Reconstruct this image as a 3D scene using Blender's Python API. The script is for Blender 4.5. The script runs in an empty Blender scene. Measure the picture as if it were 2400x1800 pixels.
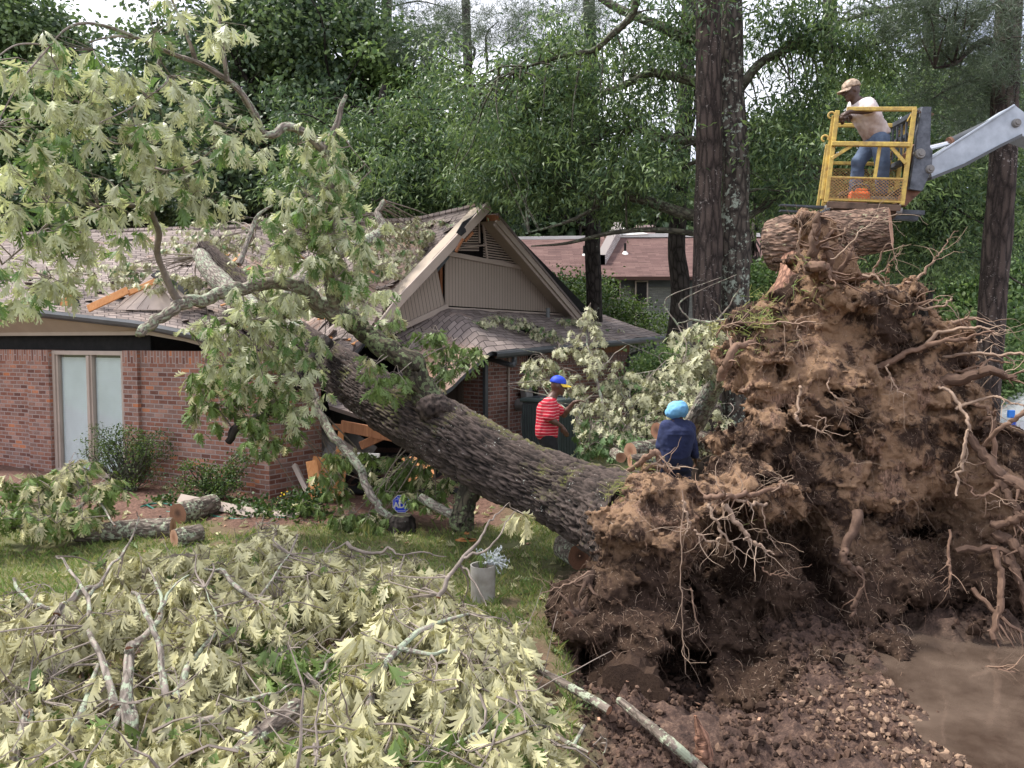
import bpy, math, random, time
import numpy as np
T0 = time.time()
random.seed(7)
RNG = np.random.default_rng(7)
SC = bpy.context.scene
COL = SC.collection
R = math.radians
# ------------------------------------------------------------------ camera, world, sun, exposure
CAM_H = 2.3
PITCH = math.atan(100 / 1803.0)
cam_d = bpy.data.cameras.new("camera")
cam_d.sensor_width = 36.0
cam_d.lens = 36.0 * 1803 / 2400
cam_d.clip_start = 0.05
cam_d.clip_end = 2000
cam = bpy.data.objects.new("camera", cam_d)
COL.objects.link(cam)
cam.location = (0, 0, CAM_H)
cam.rotation_euler = (math.pi / 2 - PITCH, 0, 0)
SC.camera = cam

SUN_EL, SUN_AZ = R(60), R(-72)        # azimuth measured from +Y towards +X
w = bpy.data.worlds.new("World")
SC.world = w
w.use_nodes = True
nt = w.node_tree
nt.nodes.clear()
wo = nt.nodes.new("ShaderNodeOutputWorld")
bg = nt.nodes.new("ShaderNodeBackground")
sky = nt.nodes.new("ShaderNodeTexSky")
sky.sky_type = 'NISHITA'
sky.sun_disc = False
sky.sun_elevation = SUN_EL
sky.sun_rotation = SUN_AZ
sky.air_density = 1.0
sky.dust_density = 2.0
tc = nt.nodes.new("ShaderNodeTexCoord")
mp = nt.nodes.new("ShaderNodeMapping")
mp.inputs['Scale'].default_value = (1, 1, 2.2)
nz = nt.nodes.new("ShaderNodeTexNoise")
nz.inputs['Scale'].default_value = 2.6
nz.inputs['Detail'].default_value = 8
nz.inputs['Roughness'].default_value = 0.55
rp = nt.nodes.new("ShaderNodeValToRGB")
rp.color_ramp.elements[0].position = 0.30
rp.color_ramp.elements[0].color = (0.45, 0.45, 0.45, 1)
rp.color_ramp.elements[1].position = 0.52
rp.color_ramp.elements[1].color = (1, 1, 1, 1)
rp2 = nt.nodes.new("ShaderNodeValToRGB")
rp2.color_ramp.elements[0].position = 0.35
rp2.color_ramp.elements[0].color = (4.2, 4.4, 5.6, 1)
rp2.color_ramp.elements[1].position = 0.70
rp2.color_ramp.elements[1].color = (10.5, 10.6, 11.2, 1)
mx = nt.nodes.new("ShaderNodeMix")
mx.data_type = 'RGBA'
nt.links.new(tc.outputs['Generated'], mp.inputs['Vector'])
nt.links.new(mp.outputs[0], nz.inputs['Vector'])
nt.links.new(nz.outputs['Fac'], rp.inputs[0])
nt.links.new(nz.outputs['Fac'], rp2.inputs[0])
nt.links.new(rp.outputs[0], mx.inputs[0])
nt.links.new(sky.outputs[0], mx.inputs[6])
nt.links.new(rp2.outputs[0], mx.inputs[7])
nt.links.new(mx.outputs[2], bg.inputs['Color'])
bg.inputs['Strength'].default_value = 0.10
nt.links.new(bg.outputs[0], wo.inputs[0])

sl = bpy.data.lights.new("sun", 'SUN')
sl.energy = 2.8
sl.angle = R(9)
sl.color = (1.0, 0.95, 0.88)
so = bpy.data.objects.new("sun", sl)
COL.objects.link(so)
so.location = (0, 0, 60)
from mathutils import Vector, Matrix, Quaternion
sd = Vector((math.sin(SUN_AZ) * math.cos(SUN_EL), math.cos(SUN_AZ) * math.cos(SUN_EL), math.sin(SUN_EL)))
so.rotation_euler = sd.to_track_quat('Z', 'Y').to_euler()

SC.view_settings.view_transform = 'Standard'
SC.view_settings.look = 'None'
SC.view_settings.exposure = 1.12
SC.view_settings.gamma = 1.0
SC.render.engine = 'CYCLES'
SC.cycles.max_bounces = 6
SC.cycles.diffuse_bounces = 3
SC.cycles.glossy_bounces = 2
SC.cycles.transmission_bounces = 3
SC.cycles.transparent_max_bounces = 4
SC.cycles.caustics_reflective = False
SC.cycles.caustics_refractive = False
SC.cycles.use_denoising = True

# ------------------------------------------------------------------ helpers
F = 1803.0
CT, ST = math.cos(PITCH), math.sin(PITCH)


def W(px, py, Y):
    """a point at true distance Y in front of the viewer's spot, from its bearing"""
    u = (px - 1200) / F
    v = (900 - py) / F
    t = Y / (CT + v * ST)
    return np.array([u * t, Y, CAM_H + t * (-ST + v * CT)])


def G(px, py, z=0.0):
    """the point at height z on that bearing"""
    u = (px - 1200) / F
    v = (900 - py) / F
    t = (z - CAM_H) / (-ST + v * CT)
    return np.array([u * t, t * (CT + v * ST), z])


def GG(px, py, off=0.0):
    """the point of the real ground surface on that bearing, lifted by off"""
    z = 0.0
    for _ in range(6):
        q = G(px, py, z + off); z = ground_z(q[0], q[1])
    return G(px, py, z + off)


def V3(*a):
    return np.array(a, float)


def nrm(v):
    v = np.asarray(v, float)
    return v / (np.linalg.norm(v, axis=-1, keepdims=True) + 1e-12)


def _hash(ix, iy, iz, seed):
    h = (ix.astype(np.uint32) * np.uint32(374761393) + iy.astype(np.uint32) * np.uint32(668265263)
         + iz.astype(np.uint32) * np.uint32(2147483647 & 0x7ED55D16) + np.uint32((seed * 974634777) & 0xFFFFFFFF))
    h = (h ^ (h >> np.uint32(13))) * np.uint32(1274126177)
    h = (h ^ (h >> np.uint32(16))) * np.uint32(2246822519)
    h = h ^ (h >> np.uint32(13))
    return h.astype(np.float32) / np.float32(4294967295.0)


def vnoise(p, seed=0):
    """smooth value noise in -1..1, p (N,3)"""
    p = np.asarray(p, np.float32)
    i = np.floor(p)
    f = p - i
    i = i.astype(np.int64)
    f = f * f * f * (f * (f * 6 - 15) + 10)
    x, y, z = i[:, 0], i[:, 1], i[:, 2]
    fx, fy, fz = f[:, 0], f[:, 1], f[:, 2]
    c = lambda a, b, d: _hash(x + a, y + b, z + d, seed)
    l = lambda a, b, t: a + (b - a) * t
    r = l(l(l(c(0, 0, 0), c(1, 0, 0), fx), l(c(0, 1, 0), c(1, 1, 0), fx), fy),
          l(l(c(0, 0, 1), c(1, 0, 1), fx), l(c(0, 1, 1), c(1, 1, 1), fx), fy), fz)
    return r * 2 - 1


def fbm(p, oct=4, seed=0, gain=0.5, lac=2.03):
    p = np.asarray(p, np.float32)
    s = np.zeros(len(p), np.float32)
    a = 1.0
    for o in range(oct):
        s += a * vnoise(p, seed + o * 17)
        p = p * lac + 7.3
        a *= gain
    return s


def worley(p, seed=0):
    p = np.asarray(p, np.float32)
    i = np.floor(p).astype(np.int64)
    f1 = np.full(len(p), 9.0, np.float32)
    f2 = np.full(len(p), 9.0, np.float32)
    for dx in (-1, 0, 1):
        for dy in (-1, 0, 1):
            for dz in (-1, 0, 1):
                x, y, z = i[:, 0] + dx, i[:, 1] + dy, i[:, 2] + dz
                q = np.stack([x + _hash(x, y, z, seed), y + _hash(x, y, z, seed + 1), z + _hash(x, y, z, seed + 2)], 1)
                d = np.sqrt(((q - p) ** 2).sum(1))
                m = d < f1
                f2 = np.where(m, f1, np.minimum(f2, d))
                f1 = np.where(m, d, f1)
    return f1, f2


def cells(p, seed=0):
    """random value -1..1 of the nearest feature point: broken blocks"""
    p = np.asarray(p, np.float32)
    i = np.floor(p).astype(np.int64)
    f1 = np.full(len(p), 9.0, np.float32); v = np.zeros(len(p), np.float32)
    for dx in (-1, 0, 1):
        for dy in (-1, 0, 1):
            for dz in (-1, 0, 1):
                x, y, z = i[:, 0] + dx, i[:, 1] + dy, i[:, 2] + dz
                q = np.stack([x + _hash(x, y, z, seed), y + _hash(x, y, z, seed + 1), z + _hash(x, y, z, seed + 2)], 1)
                d = ((q - p) ** 2).sum(1)
                m = d < f1
                v = np.where(m, _hash(x, y, z, seed + 3), v); f1 = np.where(m, d, f1)
    return v * 2 - 1


def link(o, parent=None):
    COL.objects.link(o)
    if parent is not None:
        o.parent = parent
        o.matrix_parent_inverse = parent.matrix_world.inverted() if False else Matrix.Translation(-Vector(parent.location))
    return o


def tag(o, label=None, cat=None, group=None, kind=None):
    if label: o['label'] = label
    if cat: o['category'] = cat
    if group: o['group'] = group
    if kind: o['kind'] = kind
    return o


def thing(name, loc, label, cat, group=None):
    o = bpy.data.objects.new(name, None)
    o.empty_display_size = 0.2
    COL.objects.link(o)
    o.location = tuple(float(c) for c in loc)
    return tag(o, label, cat, group)


class Acc:
    """collects geometry (world coordinates) and builds ONE mesh object"""

    def __init__(s):
        s.V, s.T, s.Q, s.TM, s.QM, s.UV, s.A, s.P = [], [], [], [], [], [], [], []
        s.n = 0
        s.PM = []

    def add(s, V, Fc, mat=0, uv=None, tint=None):
        V = np.asarray(V, float).reshape(-1, 3)
        Fc = np.asarray(Fc, int)
        if Fc.size:
            if Fc.shape[1] == 3:
                s.T.append(Fc + s.n); s.TM.append(np.full(len(Fc), mat))
            elif Fc.shape[1] == 4:
                s.Q.append(Fc + s.n); s.QM.append(np.full(len(Fc), mat))
            else:
                for f in Fc:
                    s.P.append([int(i) + s.n for i in f]); s.PM.append(mat)
        s.V.append(V)
        s.UV.append(np.zeros((len(V), 2)) if uv is None else np.asarray(uv, float))
        if tint is None: tint = 0.0
        s.A.append(np.full(len(V), tint) if np.isscalar(tint) else np.asarray(tint, float))
        s.n += len(V)
        return s

    def poly(s, pts, mat=0, uv=None):
        s.V.append(np.asarray(pts, float)); n = len(pts)
        s.P.append(list(range(s.n, s.n + n))); s.PM.append(mat)
        s.UV.append(np.zeros((n, 2)) if uv is None else np.asarray(uv, float))
        s.A.append(np.zeros(n)); s.n += n
        return s

    def box(s, c, size, rot=None, mat=0, bev=0.0):
        """box: centre, full size, optional 3x3 rotation (columns = axes); uv in metres"""
        c = np.asarray(c, float); h = np.asarray(size, float) / 2
        Rm = np.eye(3) if rot is None else np.asarray(rot, float)
        ax = [(0, 1, 2), (1, 2, 0), (2, 0, 1)]
        b = min(bev, h.min() * 0.45)
        if b <= 0:
            for a, u, v in ax:
                for sg in (-1, 1):
                    q = []; uv = []
                    for (su, sv) in ((-1, -1), (1, -1), (1, 1), (-1, 1)):
                        p = np.zeros(3); p[a] = sg * h[a]; p[u] = su * h[u]; p[v] = sv * h[v]
                        q.append(p); uv.append((su * h[u] + c[0] + c[1], sv * h[v] + c[2]) if a != 2 else (p[0] + c[0], p[1] + c[1]))
                    if sg < 0: q = q[::-1]; uv = uv[::-1]
                    s.add(c + np.array(q) @ Rm.T, [[0, 1, 2, 3]], mat, uv)
            return s
        vs = []; key = {}
        fs = []
        def vid(p):
            k = tuple(np.round(p, 6))
            if k not in key: key[k] = len(vs); vs.append(p)
            return key[k]
        for a, u, v in ax:
            for sg in (-1, 1):
                q = []
                for (su, sv) in ((-1, -1), (1, -1), (1, 1), (-1, 1)):
                    p = np.zeros(3); p[a] = sg * h[a]; p[u] = su * (h[u] - b); p[v] = sv * (h[v] - b); q.append(vid(p))
                fs.append(q if sg > 0 else q[::-1])
        for a, u, v in ax:        # edges
            for su in (-1, 1):
                for sv in (-1, 1):
                    q = []
                    for (sa, w_) in ((-1, 0), (1, 0), (1, 1), (-1, 1)):
                        p = np.zeros(3); p[a] = sa * (h[a] - b)
                        p[u] = su * (h[u] - (b if w_ else 0)); p[v] = sv * (h[v] - (0 if w_ else b)); q.append(vid(p))
                    fs.append(q if su * sv < 0 else q[::-1])
        for sx in (-1, 1):
            for sy in (-1, 1):
                for sz in (-1, 1):
                    sg = np.array((sx, sy, sz)); q = []
                    for k in range(3):
                        p = sg * (h - b); p = p.astype(float); p[k] = sg[k] * h[k]; q.append(vid(p))
                    fs.append(q if sx * sy * sz > 0 else q[::-1])
        vs = np.array(vs)
        uvv = np.stack([vs[:, 0] + vs[:, 1], vs[:, 2]], 1)
        n0 = s.n
        s.V.append(c + vs @ Rm.T); s.UV.append(uvv); s.A.append(np.zeros(len(vs))); s.n += len(vs)
        for f in fs:
            s.P.append([i + n0 for i in f]); s.PM.append(mat)
        return s

    def tube(s, pts, rad, n=8, mat=0, caps=True, capmat=None, disp=None, tint=0.0, v0=0.0):
        pts = np.asarray(pts, float); m = len(pts)
        rad = np.full(m, rad, float) if np.isscalar(rad) else np.asarray(rad, float)
        N, B = frames(pts)
        th = np.linspace(0, 2 * np.pi, n + 1)
        ln = np.concatenate([[0], np.cumsum(np.linalg.norm(np.diff(pts, axis=0), axis=1))]) + v0
        rr = np.repeat(rad[:, None], n + 1, 1)
        if disp is not None: rr = rr + disp(th, ln, rad)
        V = pts[:, None] + rr[..., None] * (np.cos(th)[None, :, None] * N[:, None] + np.sin(th)[None, :, None] * B[:, None])
        uv = np.stack([np.repeat(th[None] / (2 * np.pi), m, 0) * (2 * np.pi * max(rad.mean(), 0.01)), np.repeat(ln[:, None], n + 1, 1)], -1)
        i = (np.arange(m - 1)[:, None] * (n + 1) + np.arange(n)[None]).ravel()
        Q = np.stack([i, i + 1, i + n + 2, i + n + 1], 1)
        s.add(V.reshape(-1, 3), Q, mat, uv.reshape(-1, 2), tint)
        if caps:
            cm = mat if capmat is None else capmat
            for k, rev in ((0, True), (m - 1, False)):
                if rad[k] < 0.0015: continue
                ring = V[k, :-1]
                cuv = (ring - pts[k]) @ np.stack([N[k], B[k]], 1)
                VV = np.vstack([ring, pts[k][None]])
                cuv = np.vstack([cuv, [[0, 0]]])
                fs = [[j, (j + 1) % n, n] for j in range(n)]
                if rev: fs = [f[::-1] for f in fs]
                s.add(VV, fs, cm, cuv, tint)
        return s

    def build(s, name, mats, parent=None, smooth=False, origin=None):
        V = np.vstack(s.V) if s.V else np.zeros((0, 3))
        if parent is not None: off = np.array(parent_world(parent))
        else: off = np.zeros(3) if origin is None else np.asarray(origin, float)
        V = V - off
        me = bpy.data.meshes.new(name)
        T = np.vstack(s.T) if s.T else np.zeros((0, 3), int)
        Q = np.vstack(s.Q) if s.Q else np.zeros((0, 4), int)
        loops = np.concatenate([T.ravel(), Q.ravel(), np.array([i for p in s.P for i in p], int)])
        tot = np.concatenate([np.full(len(T), 3), np.full(len(Q), 4), np.array([len(p) for p in s.P], int)]).astype(int)
        mi = np.concatenate((s.TM or [np.zeros(0)]) + (s.QM or [np.zeros(0)]) + [np.array(s.PM)]).astype(int)
        st = np.concatenate([[0], np.cumsum(tot)[:-1]]).astype(int) if len(tot) else np.zeros(0, int)
        me.vertices.add(len(V)); me.vertices.foreach_set("co", V.astype(np.float32).ravel())
        me.loops.add(len(loops)); me.loops.foreach_set("vertex_index", loops.astype(np.int32))
        me.polygons.add(len(tot)); me.polygons.foreach_set("loop_start", st.astype(np.int32))
        try: me.polygons.foreach_set("loop_total", tot.astype(np.int32))
        except Exception: pass
        me.polygons.foreach_set("material_index", mi.astype(np.int32))
        me.polygons.foreach_set("use_smooth", np.full(len(tot), bool(smooth)))
        UV = np.vstack(s.UV)
        ul = me.uv_layers.new(name="uv")
        ul.data.foreach_set("uv", UV[loops].astype(np.float32).ravel())
        A = np.concatenate(s.A)
        at = me.attributes.new("tint", 'FLOAT', 'POINT')
        at.data.foreach_set("value", A.astype(np.float32))
        for m_ in (mats if isinstance(mats, (list, tuple)) else [mats]): me.materials.append(m_)
        me.update(calc_edges=True)
        me.validate()
        o = bpy.data.objects.new(name, me)
        COL.objects.link(o)
        if parent is not None: o.parent = parent
        elif origin is not None: o.location = tuple(map(float, off))
        return o


def parent_world(p):
    v = Vector(p.location)
    while p.parent is not None:
        p = p.parent
        v = v + Vector(p.location)
    return v


def frames(pts):
    d = np.gradient(pts, axis=0); d = nrm(d)
    N = np.zeros_like(pts); B = np.zeros_like(pts)
    up = V3(0, 0, 1) if abs(d[0][2]) < 0.9 else V3(1, 0, 0)
    n = nrm(np.cross(d[0], up))
    for i in range(len(pts)):
        n = n - d[i] * np.dot(n, d[i]); n = nrm(n)
        N[i] = n; B[i] = np.cross(d[i], n)
    return N, B


def smooth(P, sub=6, rad=None):
    """Catmull-Rom through the control points; radii follow"""
    P = np.asarray(P, float); n = len(P)
    if n < 3:
        t = np.linspace(0, 1, sub + 1)[:, None]
        out = P[0] + (P[-1] - P[0]) * t
        return (out, np.interp(t[:, 0], [0, 1], [rad[0], rad[-1]])) if rad is not None else out
    E = np.vstack([2 * P[0] - P[1], P, 2 * P[-1] - P[-2]])
    out = []; ts = []
    for i in range(n - 1):
        a, b, c, d = E[i], E[i + 1], E[i + 2], E[i + 3]
        for k in range(sub):
            t = k / sub
            out.append(0.5 * ((2 * b) + (-a + c) * t + (2 * a - 5 * b + 4 * c - d) * t * t + (-a + 3 * b - 3 * c + d) * t ** 3))
            ts.append(i + t)
    out.append(P[-1]); ts.append(n - 1)
    out = np.array(out)
    if rad is None: return out
    return out, np.interp(ts, np.arange(n), rad)


def wander(p0, d0, L, seg=8, wig=0.25, grav=0.0, rng=random):
    p = np.array(p0, float); d = nrm(np.array(d0, float)); pts = [p.copy()]
    st = L / seg
    for i in range(seg):
        d = nrm(d + wig * np.array([rng.gauss(0, 1), rng.gauss(0, 1), rng.gauss(0, 1)]) + V3(0, 0, grav))
        p = p + d * st; pts.append(p.copy())
    return np.array(pts)


def surface_nets(f, org, h):
    nx, ny, nz_ = f.shape
    ins = f < 0
    c = [(0, 0, 0), (1, 0, 0), (0, 1, 0), (1, 1, 0), (0, 0, 1), (1, 0, 1), (0, 1, 1), (1, 1, 1)]
    sl = lambda a, o: a[o[0]:nx - 1 + o[0], o[1]:ny - 1 + o[1], o[2]:nz_ - 1 + o[2]]
    cnt = sum(sl(ins, o).astype(np.int8) for o in c)
    act = (cnt > 0) & (cnt < 8)
    I = np.argwhere(act)
    idx = -np.ones(act.shape, np.int64); idx[act] = np.arange(len(I))
    acc = np.zeros((len(I), 3)); num = np.zeros(len(I))
    vals = [f[I[:, 0] + o[0], I[:, 1] + o[1], I[:, 2] + o[2]] for o in c]
    for a in range(8):
        for b in range(a + 1, 8):
            df = np.array(c[b]) - np.array(c[a])
            if abs(df).sum() != 1: continue
            va, vb = vals[a], vals[b]
            m = (va < 0) != (vb < 0)
            t = np.where(m, va / np.where(m, va - vb, 1), 0)
            p = np.array(c[a])[None] + t[:, None] * df[None]
            acc += p * m[:, None]; num += m
    V = org + (I + acc / num[:, None]) * h
    qs = []
    for ax in range(3):
        u, v = (ax + 1) % 3, (ax + 2) % 3
        s0 = [slice(None)] * 3; s1 = [slice(None)] * 3
        s0[ax] = slice(0, -1); s1[ax] = slice(1, None)
        A, B_ = ins[tuple(s0)], ins[tuple(s1)]
        ch = np.argwhere(A != B_)
        ok = (ch[:, u] > 0) & (ch[:, v] > 0) & (ch[:, u] < f.shape[u] - 1) & (ch[:, v] < f.shape[v] - 1)
        ch = ch[ok]
        sg = A[ch[:, 0], ch[:, 1], ch[:, 2]]
        du = np.zeros(3, int); du[u] = 1
        dv = np.zeros(3, int); dv[v] = 1
        g = lambda q: idx[q[:, 0], q[:, 1], q[:, 2]]
        q = np.stack([g(ch - du - dv), g(ch - dv), g(ch), g(ch - du)], 1)
        q[~sg] = q[~sg][:, ::-1]
        qs.append(q)
    Qd = np.vstack(qs)
    Qd = Qd[(Qd >= 0).all(1)]
    return V, Qd


def smin(a, b, k):
    if k <= 0: return np.minimum(a, b)
    hh = np.clip(0.5 + 0.5 * (b - a) / k, 0, 1)
    return b + (a - b) * hh - k * hh * (1 - hh)


def d_cap(p, a, b, ra, rb):
    a, b = np.asarray(a, np.float32), np.asarray(b, np.float32)
    ab = b - a
    t = np.clip(((p - a) @ ab) / max(float(ab @ ab), 1e-9), 0, 1)
    return np.linalg.norm(p - a - t[:, None] * ab, axis=1) - (ra + (rb - ra) * t)


def d_ell(p, c, r, rot=None):
    q = p - np.asarray(c, np.float32)
    if rot is not None: q = q @ np.asarray(rot, np.float32)
    r = np.asarray(r, np.float32)
    k = np.linalg.norm(q / r, axis=1)
    return (k - 1) * r.min() * (0.5 + 0.5 * (np.linalg.norm(q, axis=1) / (k + 1e-6)) / r.min())


def field_mesh(fn, lo, hi, h):
    lo, hi = np.asarray(lo, float), np.asarray(hi, float)
    n = np.ceil((hi - lo) / h).astype(int) + 1
    g = np.stack(np.meshgrid(*[lo[i] + np.arange(n[i]) * h for i in range(3)], indexing='ij'), -1).reshape(-1, 3).astype(np.float32)
    out = np.empty(len(g), np.float32)
    for k in range(0, len(g), 400000):
        out[k:k + 400000] = fn(g[k:k + 400000])
    return surface_nets(out.reshape(n), lo, h)


def rotz(a):
    c, s_ = math.cos(a), math.sin(a)
    return np.array([[c, -s_, 0], [s_, c, 0], [0, 0, 1.0]])


def basis(x=None, z=None):
    """rotation whose columns are x, y, z axes"""
    if x is None: x = V3(1, 0, 0)
    x = nrm(x)
    z = V3(0, 0, 1) if z is None else np.asarray(z, float)
    y = nrm(np.cross(z, x)); z = np.cross(x, y)
    return np.stack([x, y, z], 1)
# ------------------------------------------------------------------ materials
class NT:
    def __init__(s, name):
        s.m = bpy.data.materials.new(name); s.m.use_nodes = True
        s.t = s.m.node_tree; s.t.nodes.clear()
        s.out = s.n("ShaderNodeOutputMaterial")

    def n(s, t, **kw):
        x = s.t.nodes.new(t)
        for k, v in kw.items():
            if k.startswith('_'): setattr(x, k[1:], v)
            else: s.set(x.inputs[k.replace('__', ' ')], v)
        return x

    def set(s, inp, v):
        if isinstance(v, bpy.types.NodeSocket): s.t.links.new(v, inp)
        elif isinstance(v, (tuple, list)) and len(v) == 3 and inp.type == 'RGBA': inp.default_value = (*v, 1)
        else: inp.default_value = v

    def ramp(s, fac, stops, interp='LINEAR'):
        r = s.n("ShaderNodeValToRGB"); cr = r.color_ramp; cr.interpolation = interp
        while len(cr.elements) < len(stops): cr.elements.new(0.5)
        for e, (p, c) in zip(cr.elements, stops):
            e.position = p; e.color = (*c, 1) if not np.isscalar(c) else (c, c, c, 1)
        s.set(r.inputs[0], fac)
        return r.outputs[0]

    def mix(s, fac, a, b, mode='MIX'):
        x = s.n("ShaderNodeMix", _data_type='RGBA', _blend_type=mode)
        s.set(x.inputs[0], fac); s.set(x.inputs[6], a); s.set(x.inputs[7], b)
        return x.outputs[2]

    def math(s, op, a, b=0.0, c=None):
        x = s.n("ShaderNodeMath", _operation=op)
        s.set(x.inputs[0], a); s.set(x.inputs[1], b)
        if c is not None: s.set(x.inputs[2], c)
        return x.outputs[0]

    def coord(s, kind='Object', scale=(1, 1, 1), rot=(0, 0, 0)):
        if kind == 'uv':
            c = s.n("ShaderNodeUVMap").outputs[0]
        elif kind == 'pos':
            c = s.n("ShaderNodeNewGeometry").outputs['Position']
        else:
            c = s.n("ShaderNodeTexCoord").outputs[kind]
        m = s.n("ShaderNodeMapping", Vector=c)
        m.inputs['Scale'].default_value = scale
        m.inputs['Rotation'].default_value = rot
        return m.outputs[0]

    def noise(s, vec, scale=5, detail=4, rough=0.55, dist=0.0, out='Fac'):
        x = s.n("ShaderNodeTexNoise", Vector=vec, Scale=scale, Detail=detail, Roughness=rough, Distortion=dist)
        return x.outputs[out]

    def attr(s, name='tint'):
        return s.n("ShaderNodeAttribute", _attribute_name=name).outputs['Fac']

    def bump(s, h, strength=0.5, dist=0.02, nrm_=None):
        b = s.n("ShaderNodeBump", Height=h, Strength=strength, Distance=dist)
        if nrm_ is not None: s.set(b.inputs['Normal'], nrm_)
        return b.outputs[0]

    def bsdf(s, col, rough=0.8, normal=None, metal=0.0, spec=0.5, **kw):
        b = s.n("ShaderNodeBsdfPrincipled")
        s.set(b.inputs['Base Color'], col); s.set(b.inputs['Roughness'], rough)
        b.inputs['Metallic'].default_value = metal
        b.inputs['Specular IOR Level'].default_value = spec
        if normal is not None: s.set(b.inputs['Normal'], normal)
        for k, v in kw.items(): s.set(b.inputs[k.replace('__', ' ')], v)
        return b

    def done(s, b):
        s.t.links.new(b.outputs[0], s.out.inputs[0]); return s.m


def m_simple(name, col, rough=0.7, var=0.15, scale=8, bump=0.2, bdist=0.01, metal=0.0, spec=0.4, col2=None, kind='Object'):
    t = NT(name); c = t.coord(kind)
    n1 = t.noise(c, scale, 6, 0.6)
    c2 = col2 or tuple(x * (1 - var * 2) for x in col)
    hi = tuple(min(1, x * (1 + var)) for x in col)
    cc = t.ramp(n1, [(0.3, c2), (0.7, hi)])
    n2 = t.noise(c, scale * 5, 4, 0.6)
    return t.done(t.bsdf(cc, rough, t.bump(n2, bump, bdist), metal, spec))


def m_leaf(name, green, pale, rough=0.5, trans=0.35, var=0.3, spec=0.35):
    """tint 0..1 per leaf picks between the green upper and the pale lower face colour"""
    t = NT(name)
    a = t.attr()
    base = t.ramp(a, [(0.0, tuple(c * 0.75 for c in green)), (0.45, green), (0.55, tuple(c * 0.62 for c in pale)), (1.0, pale)])
    n1 = t.noise(t.coord('Object'), 9.0, 3, 0.6)
    col = t.mix(1.0, base, t.ramp(n1, [(0.3, (1 - var,) * 3), (0.7, (1 + var * 0.4, 1 + var * 0.4, 1.0))]), 'MULTIPLY')
    b = t.bsdf(col, rough, None, 0, spec)
    tr = t.n("ShaderNodeBsdfTranslucent")
    t.set(tr.inputs[0], t.mix(1.0, col, (1.0, 1.03, 0.75), 'MULTIPLY'))
    mxs = t.n("ShaderNodeMixShader"); mxs.inputs[0].default_value = trans
    t.t.links.new(b.outputs[0], mxs.inputs[1]); t.t.links.new(tr.outputs[0], mxs.inputs[2])
    t.t.links.new(mxs.outputs[0], t.out.inputs[0])
    return t.m


def m_bark(name, c_lo, c_hi, lich=None, lich_amt=0.5, su=22, sv=5, moss=None, bump=1.0, lscale=14, depth=False, wob=.3):
    t = NT(name)
    uv = t.coord('uv', (su, sv, 1))
    ob = t.coord('Object')
    v = t.n("ShaderNodeTexVoronoi", Vector=t.mix(wob, uv, t.noise(uv, 1.6, 5, 0.7, out='Color')), Scale=1.0, _feature='DISTANCE_TO_EDGE')
    n1 = t.noise(uv, 2.2, 6, 0.65)
    hgt = t.math('ADD', t.math('MINIMUM', t.math('MULTIPLY', v.outputs['Distance'], 2.2), 0.6), t.math('MULTIPLY', n1, 0.55))
    if depth:
        f = t.math('ADD', t.math('MULTIPLY', t.attr(), 0.75), t.math('MULTIPLY', n1, 0.35))
        hgt = t.math('ADD', t.math('MULTIPLY', n1, 0.9), t.math('MULTIPLY', t.noise(uv, 9, 4, 0.6), 0.4))
    else:
        f = hgt
    col = t.ramp(f, [(0.2, c_lo), (0.85, c_hi)])
    if moss is not None:
        geo = t.n("ShaderNodeNewGeometry").outputs['Normal']
        sx = t.n("ShaderNodeSeparateXYZ", Vector=geo).outputs[2]
        mm = t.math('MULTIPLY', t.ramp(t.noise(ob, 2.3, 5, 0.65), [(0.52, 0.0), (0.62, 1.0)]), t.ramp(sx, [(0.25, 0.0), (0.7, 1.0)]))
        mm = t.math('MULTIPLY', mm, t.ramp(t.noise(ob, 26, 4, 0.7), [(0.40, 0.0), (0.55, 1.0)]))
        col = t.mix(t.math('MULTIPLY', mm, 0.7), col, moss)
    if lich is not None:
        ln = t.noise(ob, lscale, 5, 0.7)
        lo = 0.62 - 0.14 * lich_amt
        big = t.noise(ob, 1.7, 2, 0.5)
        lf = t.ramp(t.math('ADD', ln, t.math('MULTIPLY', t.math('SUBTRACT', big, 0.5), 0.35)), [(lo, 0.0), (lo + 0.06, 1.0)])
        col = t.mix(t.math('MULTIPLY', lf, 0.85), col, lich)
    return t.done(t.bsdf(col, 0.9, t.bump(hgt, bump, 0.012), 0, 0.2))


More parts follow.
